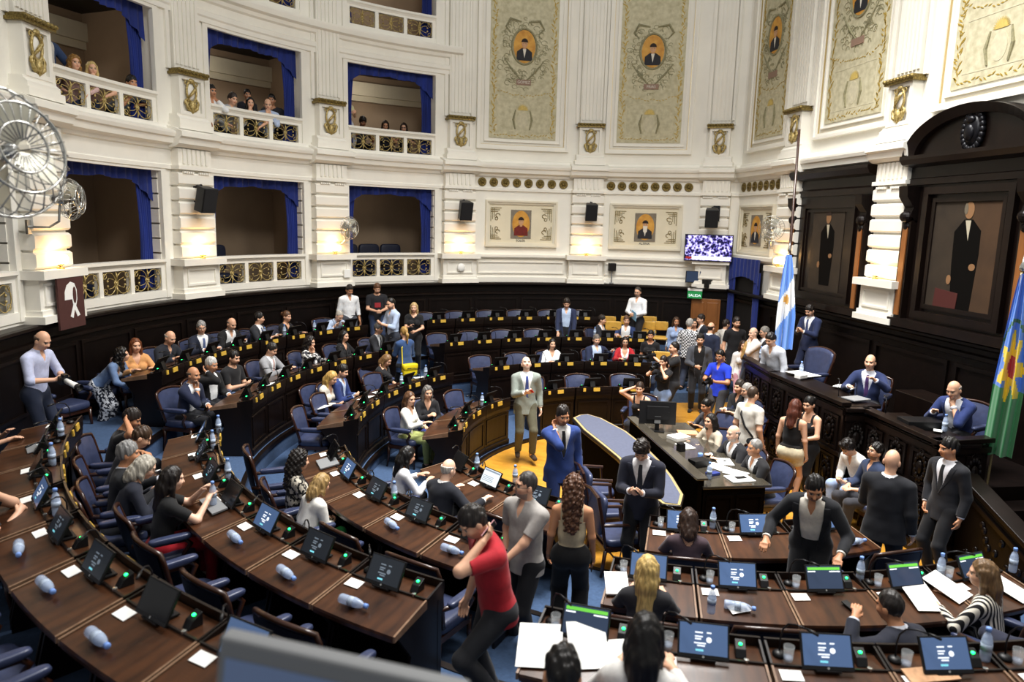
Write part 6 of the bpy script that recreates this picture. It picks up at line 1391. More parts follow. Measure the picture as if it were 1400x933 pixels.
P('man in pale grey shirt peering over upper gallery rail', 319, 127, 0, 40, lean=30, top=('shirt', 'b5b8bb'), hair=('short', '3a302a'), arms=('rail', 'rail'), hp=15, rad=R+0.12)
P('dark-haired person seated behind the woman with hand at mouth, upper gallery', 338, 122, 0, 10, fem=True, lean=12, top=('tee', '20212a'), hair=('bun', '16120f'), skin='tan', rad=R+0.6)
P('black-haired woman with hand at her mouth in second upper gallery box', 342, 133, 0, 10, fem=True, lean=30, top=('tee', '1d1d22'), hair=('long', '14110f'), arms=('rail', 'chin'), rad=R+0.12)
P('balding man in light blue shirt resting chin on hands, upper gallery', 366, 135, 0, 5, lean=34, top=('shirt', 'b8c8e4'), hair=('fringe', '3a302a'), skin='light', arms=('chin', 'chin'), hp=14, rad=R+0.12)
P('dark-haired person right behind the balding spectator in upper gallery', 371, 129, 0, -10, lean=12, top=('tee', '2a2a30'), hair=('short', '15110f'), skin='tan', rad=R+0.6)
P('standing woman in pale yellow top with auburn hair looking at her phone, upper gallery', 477, 128, 0, 35, fem=True, h=1.55, top=('tee', 'd9d6a8'), hair=('bun', '9a5a34'), bot=('wide', 'c9ccd4'), arms=('look', 'look'), hp=25, rad=R+0.45)
P('dark curly-haired spectator looking down in third upper gallery box', 497, 160, 0, 20, sit=True, lean=24, top=('tee', '3a3a40'), hair=('messy', '1c1512'), skin='dark', hp=30, rad=R+0.95)
P('dark-haired woman looking down, middle of third upper gallery box', 527, 165, 0, 5, sit=True, fem=True, lean=24, top=('tee', '2b2b32'), hair=('long', '2a1d16'), skin='tan', hp=25, rad=R+0.95)
P('woman with glasses seated at right in third upper gallery box', 552, 168, 0, -5, sit=True, fem=True, lean=22, top=('tee', '23232a'), hair=('long', '2c1e17'), hp=15, glasses=True, rad=R+0.95)
# --- left aisle and left block, back row
P('bald photographer in pale blue shirt and jeans holding a long-lens camera, left aisle', 62, 454, .88, 50, h=1.78, hp=28, lean=8, top=('shirt', 'c3c9e4', 'tuck'), sleeve=1.2, hair=('fringe', '6a5648'), bot=('jeans', '232c42'), arms=('camlow', 'camlow'), hold=[('R', 'photocam', 'long white-lens camera held by the bald photographer')])
P('dark-haired woman in denim jacket and floral trousers leaning on first desk', 166, 476, .62, 60, fem=True, h=1.6, lean=44, hy=20, top=('openjacket', '6f87ad', 'c4cbd8'), hair=('curly', '17110e'), bot=('wide', 'noise|1b2233|dfe3ea|26'), arms=((-.1, .5, .86), (.15, .52, .88)), hp=0)
P('auburn-haired smiling woman in apricot blouse at left end of back row', 187, 463, 'A', 'c', off=-40, fem=True, top=('blouse', 'dca46a'), hair=('long', '7a4526'), lean=8, hp=4)
P('bald elderly man in dark jacket with lowered head, back row left', 262, 455, 'A', 'c', off=-10, top=('jacket', '20242e', '3a3f4c'), hair=('fringe', 'b9b4ac'), hp=25, lean=14)
P('grey-haired man with glasses in navy suit turning right, back row left', 284, 440, 'A', 'c', off=-20, top=('suit', '1d2438', W_, '5a6a94'), hair=('short', '9b9a98'), hp=6, hy=-20, glasses=True)
P('bald bearded man in black suit and open white shirt, back row left', 313, 435, 'A', 'c', off=-5, top=('openjacket', BK, W_), hair=('fringe', '6e625a'), beard='8d7c70', hp=24, lean=14)
P('dark-haired man in charcoal suit turned sideways, back row left', 362, 428, 'A', 'c', off=20, top=('suit', '2b2f36', W_, '39476a'), hair=('short', '1a1412'), hy=25)
P('brown-haired woman in black photographing with a phone, back row left', 404, 427, 'A', 'c', off=15, fem=True, top=('blouse', '17171c'), hair=('bun', '6a4a32'), arms=('desk', 'look'), hold=[('R', 'phone', 'phone held up by the brown-haired woman in back row')])
P('white-haired man in light blue shirt bending over his desk, back row', 451, 424, 'A', 'c', off=0, lean=34, top=('shirt', LB), hair=('receding', 'cfcac2'), hp=35, skin='fair')
P('standing man in white shirt behind the back row, looking down', 470, 389, .865, 20, top=('shirt', W_, 'tuck'), sleeve=1.55, hair=('short', '2a2420'), bot=('trousers', '4b4e57'), skin='tan', hp=25)
P('bearded man in black t-shirt with red print standing behind back row', 507, 387, .865, 10, fat=1.08, top=('tee', '1f2026'), print='a03038', hair=('short', '6a4a34'), beard='6a4a34', bot=('jeans', '2b3a58'), arms=('belly', 'belly'), hp=25)
P('dark-bearded man in light blue shirt showing a phone, standing near back row', 533, 408, .72, -60, top=('shirt', LB, 'tuck'), sleeve=1.5, hair=('receding', '1d1714'), beard='1d1714', bot=('trousers', '2a2f3c'), arms=('look', 'look'), hp=15, hold=[('R', 'phone', 'phone held by the bearded man in light blue shirt')])
P('long-haired blonde woman in black clothes standing in the aisle with phone', 566, 414, .64, -5, fem=True, h=1.66, top=('tee', '141418'), hair=('verylong', 'c9ad7a'), bot=('trousers', '121216'), arms=('belly', 'look'), hp=6, hold=[('R', 'phone', 'phone held by the blonde woman in black')])
P('blonde woman in denim jacket with bright yellow bag standing with her back turned', 552, 447, .34, -150, fem=True, h=1.66, top=('jacket', '35517e', '9aa4b8'), hair=('pony', 'b08b4e'), bot=('trousers', '1a1c22'), arms=('look', 'belly'), bag=True)
# --- left block, third row
P('bald man in navy suit with hand at mouth at end of third row', 265, 502, 'B', 'c', off=-12, lean=12, top=('openjacket', NV, W_), hair=('fringe', '6a5a4c'), beard='7e6a5c', arms=('lap', 'chin'), hp=10, skin='tan')
P('silver-haired man in black suit talking on a phone, third row', 290, 489, 'B', 'c', off=-10, top=('openjacket', BK, W_), hair=('short', 'd2d0cc'), arms=('lap', 'ear'), hp=12, skin='tan', hold=[('R', 'phone', 'phone at ear of the silver-haired man')])
P('bearded man in black t-shirt looking at his phone, third row', 321, 480, 'B', 'c', off=-5, fat=1.12, top=('tee', '17171b'), hair=('short', '1c1613'), beard='1c1613', arms=('look', 'look'), hp=14, hold=[('R', 'phone', 'phone held by the bearded man in black t-shirt')], bot=('jeans', '6e83a8'))
P('dark-haired man in light grey suit reading papers, third row', 375, 470, 'B', 'c', off=8, fat=1.08, top=('suit', '9b9ca0', W_, 'c2a3a0'), hair=('short', '2a2522'), hp=28)
P('curly dark-haired woman in black and white patterned jacket, hand at mouth', 430, 461, 'B', 'c', off=15, fem=True, fat=1.05, top=('blouse', 'noise|e6e4e0|3a3a40|16'), hair=('curly', '1d1512'), arms=('desk', 'chin'))
P('woman with long straight black hair in black jacket, third row', 471, 452, 'B', 'c', off=15, fem=True, top=('blouse', '111116'), hair=('verylong', '14100f'), hp=8)
P('grey-haired man in charcoal suit and tie at desk end, third row', 518, 442, 'B', 'c', off=20, top=('suit', '33343a', W_, '2a2c34'), hair=('short', '5c5a58'), arms=('clasp', 'desk'), hy=10)
# --- left block, second and front rows
P('blonde woman in cream blazer typing on her phone, second row', 457, 509, 'C', 'c', off=-5, fem=True, lean=14, top=('blouse', 'dcd5c8'), hair=('long', 'cfa860'), arms=('look', 'look'), hp=28, hold=[('R', 'phone', 'phone held by the blonde woman in cream blazer')])
P('bearded man in royal navy suit looking at phone beside blonde woman', 471, 499, 'C', 'c', off=10, top=('suit', '273a72', LB, None), hair=('short', '1a1512'), beard='1e1814', arms=('look', 'look'), hp=20, hold=[('R', 'phone', 'phone held by the man in royal navy suit')])
P('woman with long light brown hair in black jacket looking down, second row', 532, 486, 'C', 'c', off=12, fem=True, lean=14, top=('blouse', '1b1b20'), hair=('verylong', '8a6a46'), arms=('lap', 'cheek'), hp=30)
P('long brown-haired woman in white blazer turned away at front row end', 561, 536, 'D', 'c', off=-5, fem=True, top=('blouse', 'e8e4dc'), hair=('verylong', '6a4a32'), hy=-25, arms=('lap', 'desk'), bot=('trousers', 'a3aa6a'))
P('laughing woman with wavy grey hair in dark top, front row left', 585, 528, 'D', 'c', off=-45, fem=True, lean=8, top=('blouse', '16161b'), hair=('waves', '77736f'), arms=('lap', 'clasp'), bot=('trousers', '23347a'))
# --- rear block
P('dark-haired man in open navy suit standing with hands on chair, rear block', 775, 409, .58, 0, fat=1.05, top=('openjacket', '232d4c', LB), hair=('short', '2b211c'), hp=26, arms=((-.2, .28, .86), (.2, .28, .86)))
P('man in white shirt holding blue papers standing behind yellow chairs', 872, 393, .865, -25, top=('shirt', W_, 'tuck'), hair=('receding', '3a332e'), beard='6d6660', arms=('belly', 'belly'), bot=('trousers', '1b1b20'), glasses=True, hold=[('R', 'paper', 'light blue papers held by the man in white shirt')])
P('dark-haired man in dark suit turning towards his neighbour, rear block', 824, 431, 'B', 'c', off=55, top=('suit', '1b1e2a', W_, None), hair=('short', '2a211c'), hy=20)
P('brown-haired man in blue suit with white shirt, rear block third row', 857, 432, 'B', 'c', off=-15, fat=1.05, top=('openjacket', '2f4270', W_), hair=('short', '6a4e3a'), hy=15)
P('dark-haired woman in white shirt at left of rear second row', 760, 466, 'C', 'c', fem=True, top=('blouse', W_), hair=('long', '1f1714'), hp=6)
P('grey-bearded man leaning back in navy suit, rear second row', 816, 458, 'C', 'c', off=10, fat=1.12, lean=-6, top=('openjacket', '222c4a', LB), hair=('short', '77706a'), beard='a8a09a', arms=((-.38, .05, .92), 'lap'))
P('dark-haired woman in bright red jacket, rear second row', 855, 461, 'C', 'c', fem=True, top=('blazer', 'b3222c', W_), hair=('long', '2a1d18'), hp=6, glasses=True)
# --- floor of the hall
P('bald man in light grey suit looking up with phone in hand, centre floor', 719, 488, .1, 10, h=1.8, top=('suit', '8b938c', W_, '3d4c8a'), hair=('fringe', 'b09a86'), beard='b3a294', skin='fair', hp=-25, arms=('down', 'look'), bot=('trousers', '5c5a48'), shoe='3a2c20', legs=((-.12, .12, .085), (.1, -.05, .085)), hold=[('R', 'phone', 'red-cased phone held by bald man in grey suit', 'redstat')])
P('bearded man in royal blue suit and black tie touching his ear', 771, 556, 0, 20, h=1.84, fat=1.05, top=('suit', '26407f', 'd9d8d6', '15151a'), hair=('short', '2a221e'), beard='3a302a', skin='tan', hp=14, arms=('down', 'cheek'), bot=('trousers', '203468'))
P('man in dark navy suit reading his phone beside the felt table', 876, 606, 0, -12, h=1.8, fat=1.08, top=('suit', '171a2c', 'e2e0e2', '23252f'), hair=('messy', '241b17'), hp=38, lean=6, arms=('look', 'look'), bot=('trousers', '0e0f14'), hold=[('R', 'phone', 'phone held by the man beside the felt table')])
P('grey-haired man with glasses in grey polo shirt and dark trousers', 721, 646, .13, -42, h=1.79, fat=1.08, top=('polo', 'a8a4a0', 'out'), hair=('crop', '4a4644'), beard='8a807a', hy=-30, hp=-2, arms=((-.05, .36, 1.0), 'pocket'), bot=('trousers', '131318'), glasses=True)
P('woman with long curly brown hair, cream top and black trousers, back turned', 785, 650, .0, 178, fem=True, h=1.72, top=('tank', 'cbbd9e', 'tuck'), hair=('curly', '5a3a26'), skin='tan', hairlen=-.28, bot=('wide', '0d0d11'), arms=('down', 'down'), hold=[('R', 'phone', 'dark phone in lowered hand of curly-haired woman')])
P('man in red polo shirt talking on a pink phone, foreground aisle', 634, 697, .42, -66, h=1.78, fat=1.04, lean=11, top=('polo', 'b3202e', 'out'), hair=('short', '2d2825'), hp=38, hy=-5, skin='light', arms=('ear', 'down'), bot=('jeans', '2a2b30'), shoe='d9d4c8', legs=((-.12, .06, .27), (.12, -.06, .085)), hold=[('L', 'phone', 'pink phone at the ear of the man in red polo', 'pinkphone')])
P('woman in black halter top leaning on hand behind the clerks monitor', 875, 523, .0, -10, sit=True, fem=True, lean=10, top=('tank', '121216'), hair=('bun', '3a2a20'), arms=('desk', 'hair'))
# --- crowd of press and staff at far right
P('dark-haired woman in black t-shirt with necklace standing by second row end', 890, 452, 0, -5, fem=True, h=1.72, top=('tee', '131317'), hair=('bun', '1a1412'), skin='tan', bot=('jeans', '2e3a52'), arms=('down', 'down'))
P('photographer in light jeans hidden behind her raised camera', 907, 487, 0, -35, fem=True, h=1.62, top=('tee', '15151a'), hair=('pony', '2a1e18'), bot=('jeans', '8fa6cc'), shoe='e6e4e0', arms=('cam', 'cam'), hp=8, hold=[('R', 'photocam2', 'black camera raised by photographer in light jeans')])
P('man in black t-shirt aiming a large video camera to the left', 922, 468, 0, -75, h=1.8, top=('tee', '121216'), hair=('receding', '1c1613'), bot=('jeans', '2a2a2e'), shoe='eceae6', arms=((-.12, .42, 1.42), (.1, .38, 1.40)), hp=4, hold=[('R', 'videocam', 'large black video camera held by man in black t-shirt')])
P('grey-haired man in black and white checked shirt, back turned', 944, 436, .25, 155, fat=1.1, top=('shirt', 'check|14161e|e4e6ea|26', 'out'), hair=('short', 'b2b0ac'), bot=('jeans', '3a4256'))
P('woman in light denim with sunglasses on head beside checked shirt man', 925, 434, .25, 10, fem=True, top=('shirt', '9fb4d8', 'out'), hair=('waves', '4a3526'), skin='tan', bot=('jeans', '8195b8'))
P('bearded man in grey suit jacket and black shirt holding a phone', 958, 457, 0, 0, h=1.82, top=('openjacket', '4d5058', '101014'), hair=('short', '1a1512'), beard='1d1714', bot=('trousers', '1a1a1f'), arms=('down', 'belly'), hold=[('R', 'phone', 'phone held by bearded man in grey jacket')])
P('dark-haired woman in black between checked shirt and dark-suited man', 950, 436, .25, -10, fem=True, top=('blouse', '17171c'), hair=('long', '1a1412'))
P('man in dark suit beside the amber door, turned sideways', 958, 430, .25, -60, top=('suit', '1f2430', W_, None), hair=('short', '2a211c'), hy=-10)
P('balding man in navy suit with his back turned, right crowd', 973, 441, .25, 150, fat=1.1, top=('suit', '1d2640', W_, None), hair=('fringe', '3a2e28'))
P('grey-haired woman in white sleeveless top, back turned', 981, 455, 0, 170, fem=True, fat=1.05, top=('tank', 'e9e6e0', 'out'), hair=('waves', 'a9a59f'), bot=('trousers', 'd8d4cc'))
P('dark-haired man in loose white shirt, back turned, right crowd', 994, 437, 0, 130, h=1.8, top=('shirt', 'e6e2da', 'out'), hair=('short', '3a302a'), bot=('trousers', '3a3a40'))
P('smiling bearded man in black at back of right crowd', 1008, 434, .25, 25, h=1.84, top=('tee', '15151a'), hair=('short', '2a1f1a'), beard='2a1f1a')
P('bald man in pale shirt talking near the flag, hand raised', 1030, 448, .25, -60, fat=1.1, top=('shirt', 'e4d8d0', 'out'), hair=('fringe', '8a7a6c'), arms=('chin', 'down'), skin='fair')
P('grey-haired man with glasses in dark suit by the flag', 1045, 447, .25, -70, top=('suit', '20242e', W_, '2a3560'), hair=('short', '8a8680'), glasses=True)
P('dark-haired man in pale jacket bending at far end of rostrum', 1052, 456, .6, -40, top=('jacket', 'c9cdd6', W_), hair=('short', '1f1815'), lean=16, hp=25)
P('dark-haired woman in white jacket near the rostrum end', 1017, 466, 0, 15, fem=True, h=1.66, top=('openjacket', 'e6e4e2', 'd9d0cc'), hair=('long', '3a281e'), bot=('trousers', 'c99aa8'))
P('blonde woman in navy coat beside rostrum, face turned away', 1026, 466, .0, 100, fem=True, h=1.68, top=('jacket', '26304e', '26304e'), hair=('long', 'c9a468'), bot=('trousers', '26304e'))
P('photographer in royal blue polo with glasses holding a camera', 985, 479, 0, -28, h=1.76, top=('polo', '1f3fd0', 'out'), hair=('short', '15110f'), skin='tan', bot=('trousers', '4a4c52'), arms=('camlow', 'camlow'), glasses=True, hp=6, hold=[('R', 'photocam2', 'black camera held by photographer in blue polo')])
P('man in black jacket with crossed arms seated before the rostrum', 1011, 520, 0.15, -45, sit=True, top=('jacket', '141418', '1a1a1f'), hair=('short', '3a322c'), arms=('crossed', 'crossed'))
P('grey-bearded man with glasses in navy suit seated before the rostrum', 1021, 525, .12, -55, sit=True, top=('suit', '1c2440', W_, '3a4c7a'), hair=('short', 'a5a19c'), beard='c4bfb8', glasses=True)
P('young man in white t-shirt with shoulder strap, back turned by rostrum', 1031, 529, 0, 140, h=1.74, top=('tee', 'e8e4da'), hair=('crop', '4a3a2e'), bot=('trousers', '23242a'), strap=True)
# --- clerks' desk
P('dark-haired woman in grey top with hair tied up at clerks desk, leaning', 965, 546, 0, -50, sit=True, fem=True, lean=16, top=('blouse', '4a4a50'), hair=('bun', '15110f'), skin='tan', hp=12)
P('dark-haired woman in beige blouse writing at the clerks desk', 972, 566, 0, -45, sit=True, fem=True, lean=10, top=('blouse', 'b9ae9c'), hair=('long', '17110f'), arms=('desk', 'desk'), hp=4)
P('bald grey-bearded man in black suit at clerks desk', 1003, 582, 0, -55, sit=True, fat=1.08, lean=10, top=('suit', '14141a', W_, None), hair=('fringe', 'a49c94'), beard='b4aca4', skin='fair', hp=6)
P('grey-cropped man in black suit with clasped hands at near end of clerks desk', 1033, 601, 0, -60, sit=True, fat=1.1, lean=16, top=('suit', '15151a', W_, None), hair=('crop', '9c9894'), skin='tan', arms=('clasp', 'clasp'), hp=2)
# --- before the rostrum
P('auburn-haired woman in black tank top and cream shorts, back turned', 1089, 546, 0, 160, fem=True, h=1.68, top=('tank', '121216', 'tuck'), hair=('long', '5a2c1c'), bot=('shorts', 'd8cdb0'), belt='1a1512', skin='light', arms=('down', 'down'))
P('black-haired woman in black sleeveless top with tattooed arm', 1106, 543, 0, -35, fem=True, h=1.68, top=('tank', '101014', 'out'), hair=('bun', '14100f'), bot=('trousers', '101014'), arms=('belly', 'belly'), hp=14, skin='light')
P('man in navy suit standing on rostrum looking at his phone', 1146, 418, PZ, -35, h=1.74, maxx=8.38, top=('suit', '212d52', W_, '3a4670'), hair=('short', '221b17'), beard='2a221d', arms=('look', 'look'), hp=26, bot=('trousers', '1d2748'), hold=[('R', 'phone', 'phone held by man standing on rostrum')])
P('bald man in navy suit and purple tie presiding at the rostrum', 1191, 485, PZ, -12, sit=True, fat=1.05, top=('suit', '22305a', 'dfe3ee', '4a2f66'), hair=('fringe', '3a302a'), skin='light', stubble=True, hp=2, arms=((-.18, .42, .98), (.2, .4, .82)))
P('bald man in blue suit resting his chin on his hand, right end of rostrum', 1303, 522, PZ, -30, sit=True, fat=1.1, lean=18, top=('openjacket', '26386e', 'e6eaf2'), hair=('fringe', 'a39a92'), skin='light', hp=24, arms=('chin', 'desk'))
P('dark-haired young man in white shirt looking at his phone, seated by rostrum', 1155, 603, 0, -45, sit=True, lean=26, top=('shirt', 'eceae4', 'out'), hair=('messy', '1d1714'), bot=('jeans', '9fb3d4'), hp=38, arms=('look', 'look'), hold=[('R', 'phone', 'phone held by young man in white shirt')])
P('dark-haired man with glasses in dark blue shirt looking up left, seated by rostrum', 1201, 606, 0, -55, sit=True, top=('shirt', '2c3a58', 'out'), hair=('short', '1d1815'), beard='4a3e36', bot=('trousers', '3a3a40'), hp=-10, glasses=True, arms=('lap', 'lap'))
P('bald man in black suit standing with his back to the camera', 1222, 615, 0, 168, h=1.82, fat=1.14, top=('suit', '15171f', W_, None), hair=None, skin='light', bot=('trousers', '101116'), arms=('belly', 'down'))
P('slim young man in dark suit and narrow tie with hand in pocket', 1298, 599, 0, -40, h=1.8, top=('suit', '1a1b22', 'e6e6ec', '121216'), hair=('short', '15110f'), skin='tan', hy=-20, arms=('down', 'pocket'), bot=('trousers', '15161b'))
P('bearded dark-haired man in black suit leaning over a desk, near right', 1116, 655, .13, -5, h=1.8, lean=22, top=('openjacket', '12141b', 'ece6da'), hair=('short', '14100e'), beard='1d1613', skin='tan', hp=30, hy=12, arms=((-.30, .42, 1.02), (.36, .40, 1.02)), bot=('trousers', '101116'))
# --- near right block
P('brown-haired woman in dark plum top at front row, back turned', 941, 690, 'D', 'c', off=0, fem=True, lean=8, top=('tee', '4a3a42'), hair=('bob', '3a281f'), hp=14, sleeve=1.2)
P('woman with very long straight blonde hair and dark jacket, back turned', 888, 747, 'C', 'c', off=0, fem=True, lean=4, top=('blouse', '26262b'), hair=('verylong', 'd6b876'), hp=6)
P('person with shoulder-length black hair and white top in foreground, back turned', 884, 838, .98, 176, sit=True, fem=True, lean=4, top=('blouse', 'e2e0dc'), hair=('long', '100d0d'), hp=12)
P('man with short black hair and white shirt at bottom edge, back turned', 771, 883, .98, 178, sit=True, lean=10, top=('shirt', 'e8e8ea'), hair=('short', '15110f'), hp=22, skin='tan')
P('man with thinning dark hair in dark suit bent low, raising his hand', 1226, 816, 'C', 'c', off=20, lean=30, top=('suit', '1a1e2e', 'dfe3ee', None), hair=('receding', '2d2826'), arms=((-.28, .42, 1.02), 'lap'), hp=15, skin='tan')
P('woman with long light brown hair in black and white striped blouse', 1344, 766, 'C', 'c', off=25, fem=True, lean=10, top=('blouse', 'stripe|17171b|e8e2d4|9'), hair=('verylong', '7a5f40'), hy=15, arms=('desk', 'desk'))
P('person in white shirt with dark navy vest cut off at right edge', 1436, 838, .26, 150, sit=True, lean=16, top=('openjacket', '1a2038', 'ece8e4'), hair=('short', '2a2320'), arms=('table', 'table'))
# --- near left block
P('person with long hair in dark top reaching to desk, cut off at left edge', -22, 545, 'A', 'c', off=-10, fem=True, lean=22, top=('tee', '2b221e'), hair=('long', '3a2a1e'), arms=('desk', (.18, .56, .82)), skin='light')
P('person cut off at left edge with bare raised forearm', -22, 628, 'A', 'c', off=0, lean=10, top=('tee', '1a1a1e'), hair=('short', '2a211c'), arms=('cheek', 'clasp'), skin='light')
P('grey-haired man in black suit in profile, near left block', 176, 604, 'B', 'c', off=-4, top=('suit', '14161c', 'd8dde8', '3a4a72'), hair=('short', '8f8e8d'), skin='tan', hp=8, lean=8)
P('white-haired person with glasses bending forward beside grey-haired man', 206, 624, 'B', 'c', off=0, fem=True, lean=24, top=('blouse', '1d2130'), hair=('bob', 'b9b3a6'), hp=30, skin='fair', glasses=True)
P('dark-haired woman in black dress with red skirt holding a bottle', 238, 638, 'B', 'c', off=0, fem=True, lean=10, top=('tee', '121214'), hair=('long', '1d1512'), hp=12, arms=((-.02, .42, 1.0), (.16, .42, .95)), bot=('trousers', 'c01c2c'), skin='fair', hold=[('R', 'bottle', 'water bottle held up by woman in black dress')])
P('dark-haired man in black t-shirt with hand on forehead, near left block', 186, 560, 'B', 'c', off=-5, lean=18, top=('tee', '1a1a1e'), hair=('short', '2a211d'), arms=('lap', 'hair'), hp=28, skin='tan')
P('short-haired person in jeans reading papers, near left block', 202, 585, 'B', 'c', off=4, lean=24, top=('tee', '23232a'), hair=('short', '4a3626'), bot=('jeans', '6f8cc0'), arms=('lap', 'look'), hp=36, hold=[('R', 'paper', 'white papers held by short-haired person in jeans', 'white')])
P('woman with long dark curls in black floral blouse, back turned', 411, 616, 'C', 'c', off=-6, fem=True, lean=4, top=('blouse', 'noise|121214|b9b2a4|22'), hair=('curly', '1d1613'), hp=10, arms=('look', 'look'), hold=[('L', 'phone', 'phone held by woman in floral blouse')])
P('blonde-haired child-sized person in white shirt beside floral woman', 444, 648, 'C', 'c', off=10, fem=True, h=1.45, lean=22, top=('blouse', 'e6e4de'), hair=('bob', 'b0915e'), bot=('trousers', '35b45e'), hp=24, arms=('lap', 'look'), hold=[('R', 'phone', 'phone held by person in white shirt')])
P('woman with straight black hair and white sleeves, back turned, front row', 561, 611, 'D', 'c', off=0, fem=True, lean=12, top=('blouse', 'e2e2e6'), hair=('long', '0f0d0e'), hp=20)
P('white-haired balding man in dark suit, back turned, front row', 616, 628, 'D', 'c', off=10, fat=1.08, lean=12, top=('suit', '181b26', 'e6e6e6', None), hair=('fringe', 'cfcac4'), skin='fair', hp=20, arms=('desk', (.42, .36, .84)))
# ---------------------------------------------------------------- build them
from concurrent.futures import ThreadPoolExecutor
with ThreadPoolExecutor(4) as ex: RES = list(ex.map(person_meshes, PEOPLE))
MATS_PINK = mat('pinkphone', 'd9a7ab', .3); M['pinkphone'] = MATS_PINK
def oriented(o, loc, xax, yax):
    x = Vector(xax).normalized(); y = Vector(yax); y = (y-x*y.dot(x)).normalized(); z = x.cross(y)
    o.matrix_world = Matrix.Translation(loc) @ Matrix((x, y, z)).transposed().to_4x4()
def held(q, spec):
    hand = q['K']['hand'][spec[0]]; kind, lab = spec[1], spec[2]; W = q['world']; D = q['wdir']; K = q['K']
    c = W(hand['c']); d, n, th = D(hand['d']), D(hand['n']), D(hand['th'])
    if kind == 'phone':
        m = MB(); m.box(-.037, .037, -.075, .075, -.0045, .0045); o = m.build('mobile_phone', M[spec[3]] if len(spec) > 3 else M['black'], bevel=.003); tag(o, lab, 'phone')
        m = MB(); m.box(-.034, .034, -.07, .07, .0045, .005); m.build('phone_screen', SCRM[1] if len(spec) < 4 else M['black'], o)
        c = W(hand['W']+hand['d']*.10+hand['n']*.022); oriented(o, c, th, d)
    elif kind == 'paper':
        m = MB(); m.box(-.11, .11, -.15, .15, -.006, .006); o = m.build('paper_sheets', M[spec[3]] if len(spec) > 3 else mat('pale_blue_paper', '8fc4e8', .7)); tag(o, lab, 'papers'); oriented(o, W(hand['W']+hand['d']*.14+hand['n']*.03), th, d)
    elif kind == 'bottle': o = put('bottle', make_bottle, c-Vector((0, 0, .1)), 0, lab, 'water bottles')
    elif kind in ('photocam', 'photocam2', 'videocam'):
        o = bpy.data.objects.new('photo_camera' if kind != 'videocam' else 'video_camera', None); COL.objects.link(o); tag(o, lab, 'camera')
        L, Rr = K['hand']['L'], K['hand']['R']; mid = W((L['c']+Rr['c'])/2); fw = D(K['H'] @ v3(0, 1, 0)); 
        if kind == 'photocam': fw = D(v3(.35, 1, -.25)); 
        x = fw.cross(Vector((0, 0, 1)))
        def add(nm, m, mt, sm=False): m.build(nm, mt, o, smooth=sm)
        big = 1.5 if kind == 'videocam' else 1.0
        m = MB(); m.box(-.065*big, .065*big, -.04*big*(2 if big > 1 else 1), .035, -.05*big, .05*big); m.box(-.03, .03, -.035, .03, .05*big, .08*big); add('camera_body', m, M['black'])
        ln = {'photocam': .24, 'photocam2': .12, 'videocam': .16}[kind]
        m = MB(); m.lathe([(.034, .03), (.036, .03+ln*.5), (.042, .03+ln), (.03, .03+ln)], 14, (0, 0, 0), (0, 1, 0)); add('lens', m, M['white'] if kind == 'photocam' else M['black'], True)
        m = MB(); m.lathe([(.043, .02+ln), (.05, .08+ln), (.044, .08+ln), (.038, .03+ln)], 14, (0, 0, 0), (0, 1, 0)); add('lens_hood', m, M['black'], True)
        if big > 1: m = MB(); m.tube([(0, .06, .08), (0, .04, .13), (0, -.08, .13), (0, -.1, .08)], .012, 6); m.box(.1, .16, -.02, .0, .0, .06); add('carry_handle', m, M['black'])
        oriented(o, mid+fw*.06, x, fw)
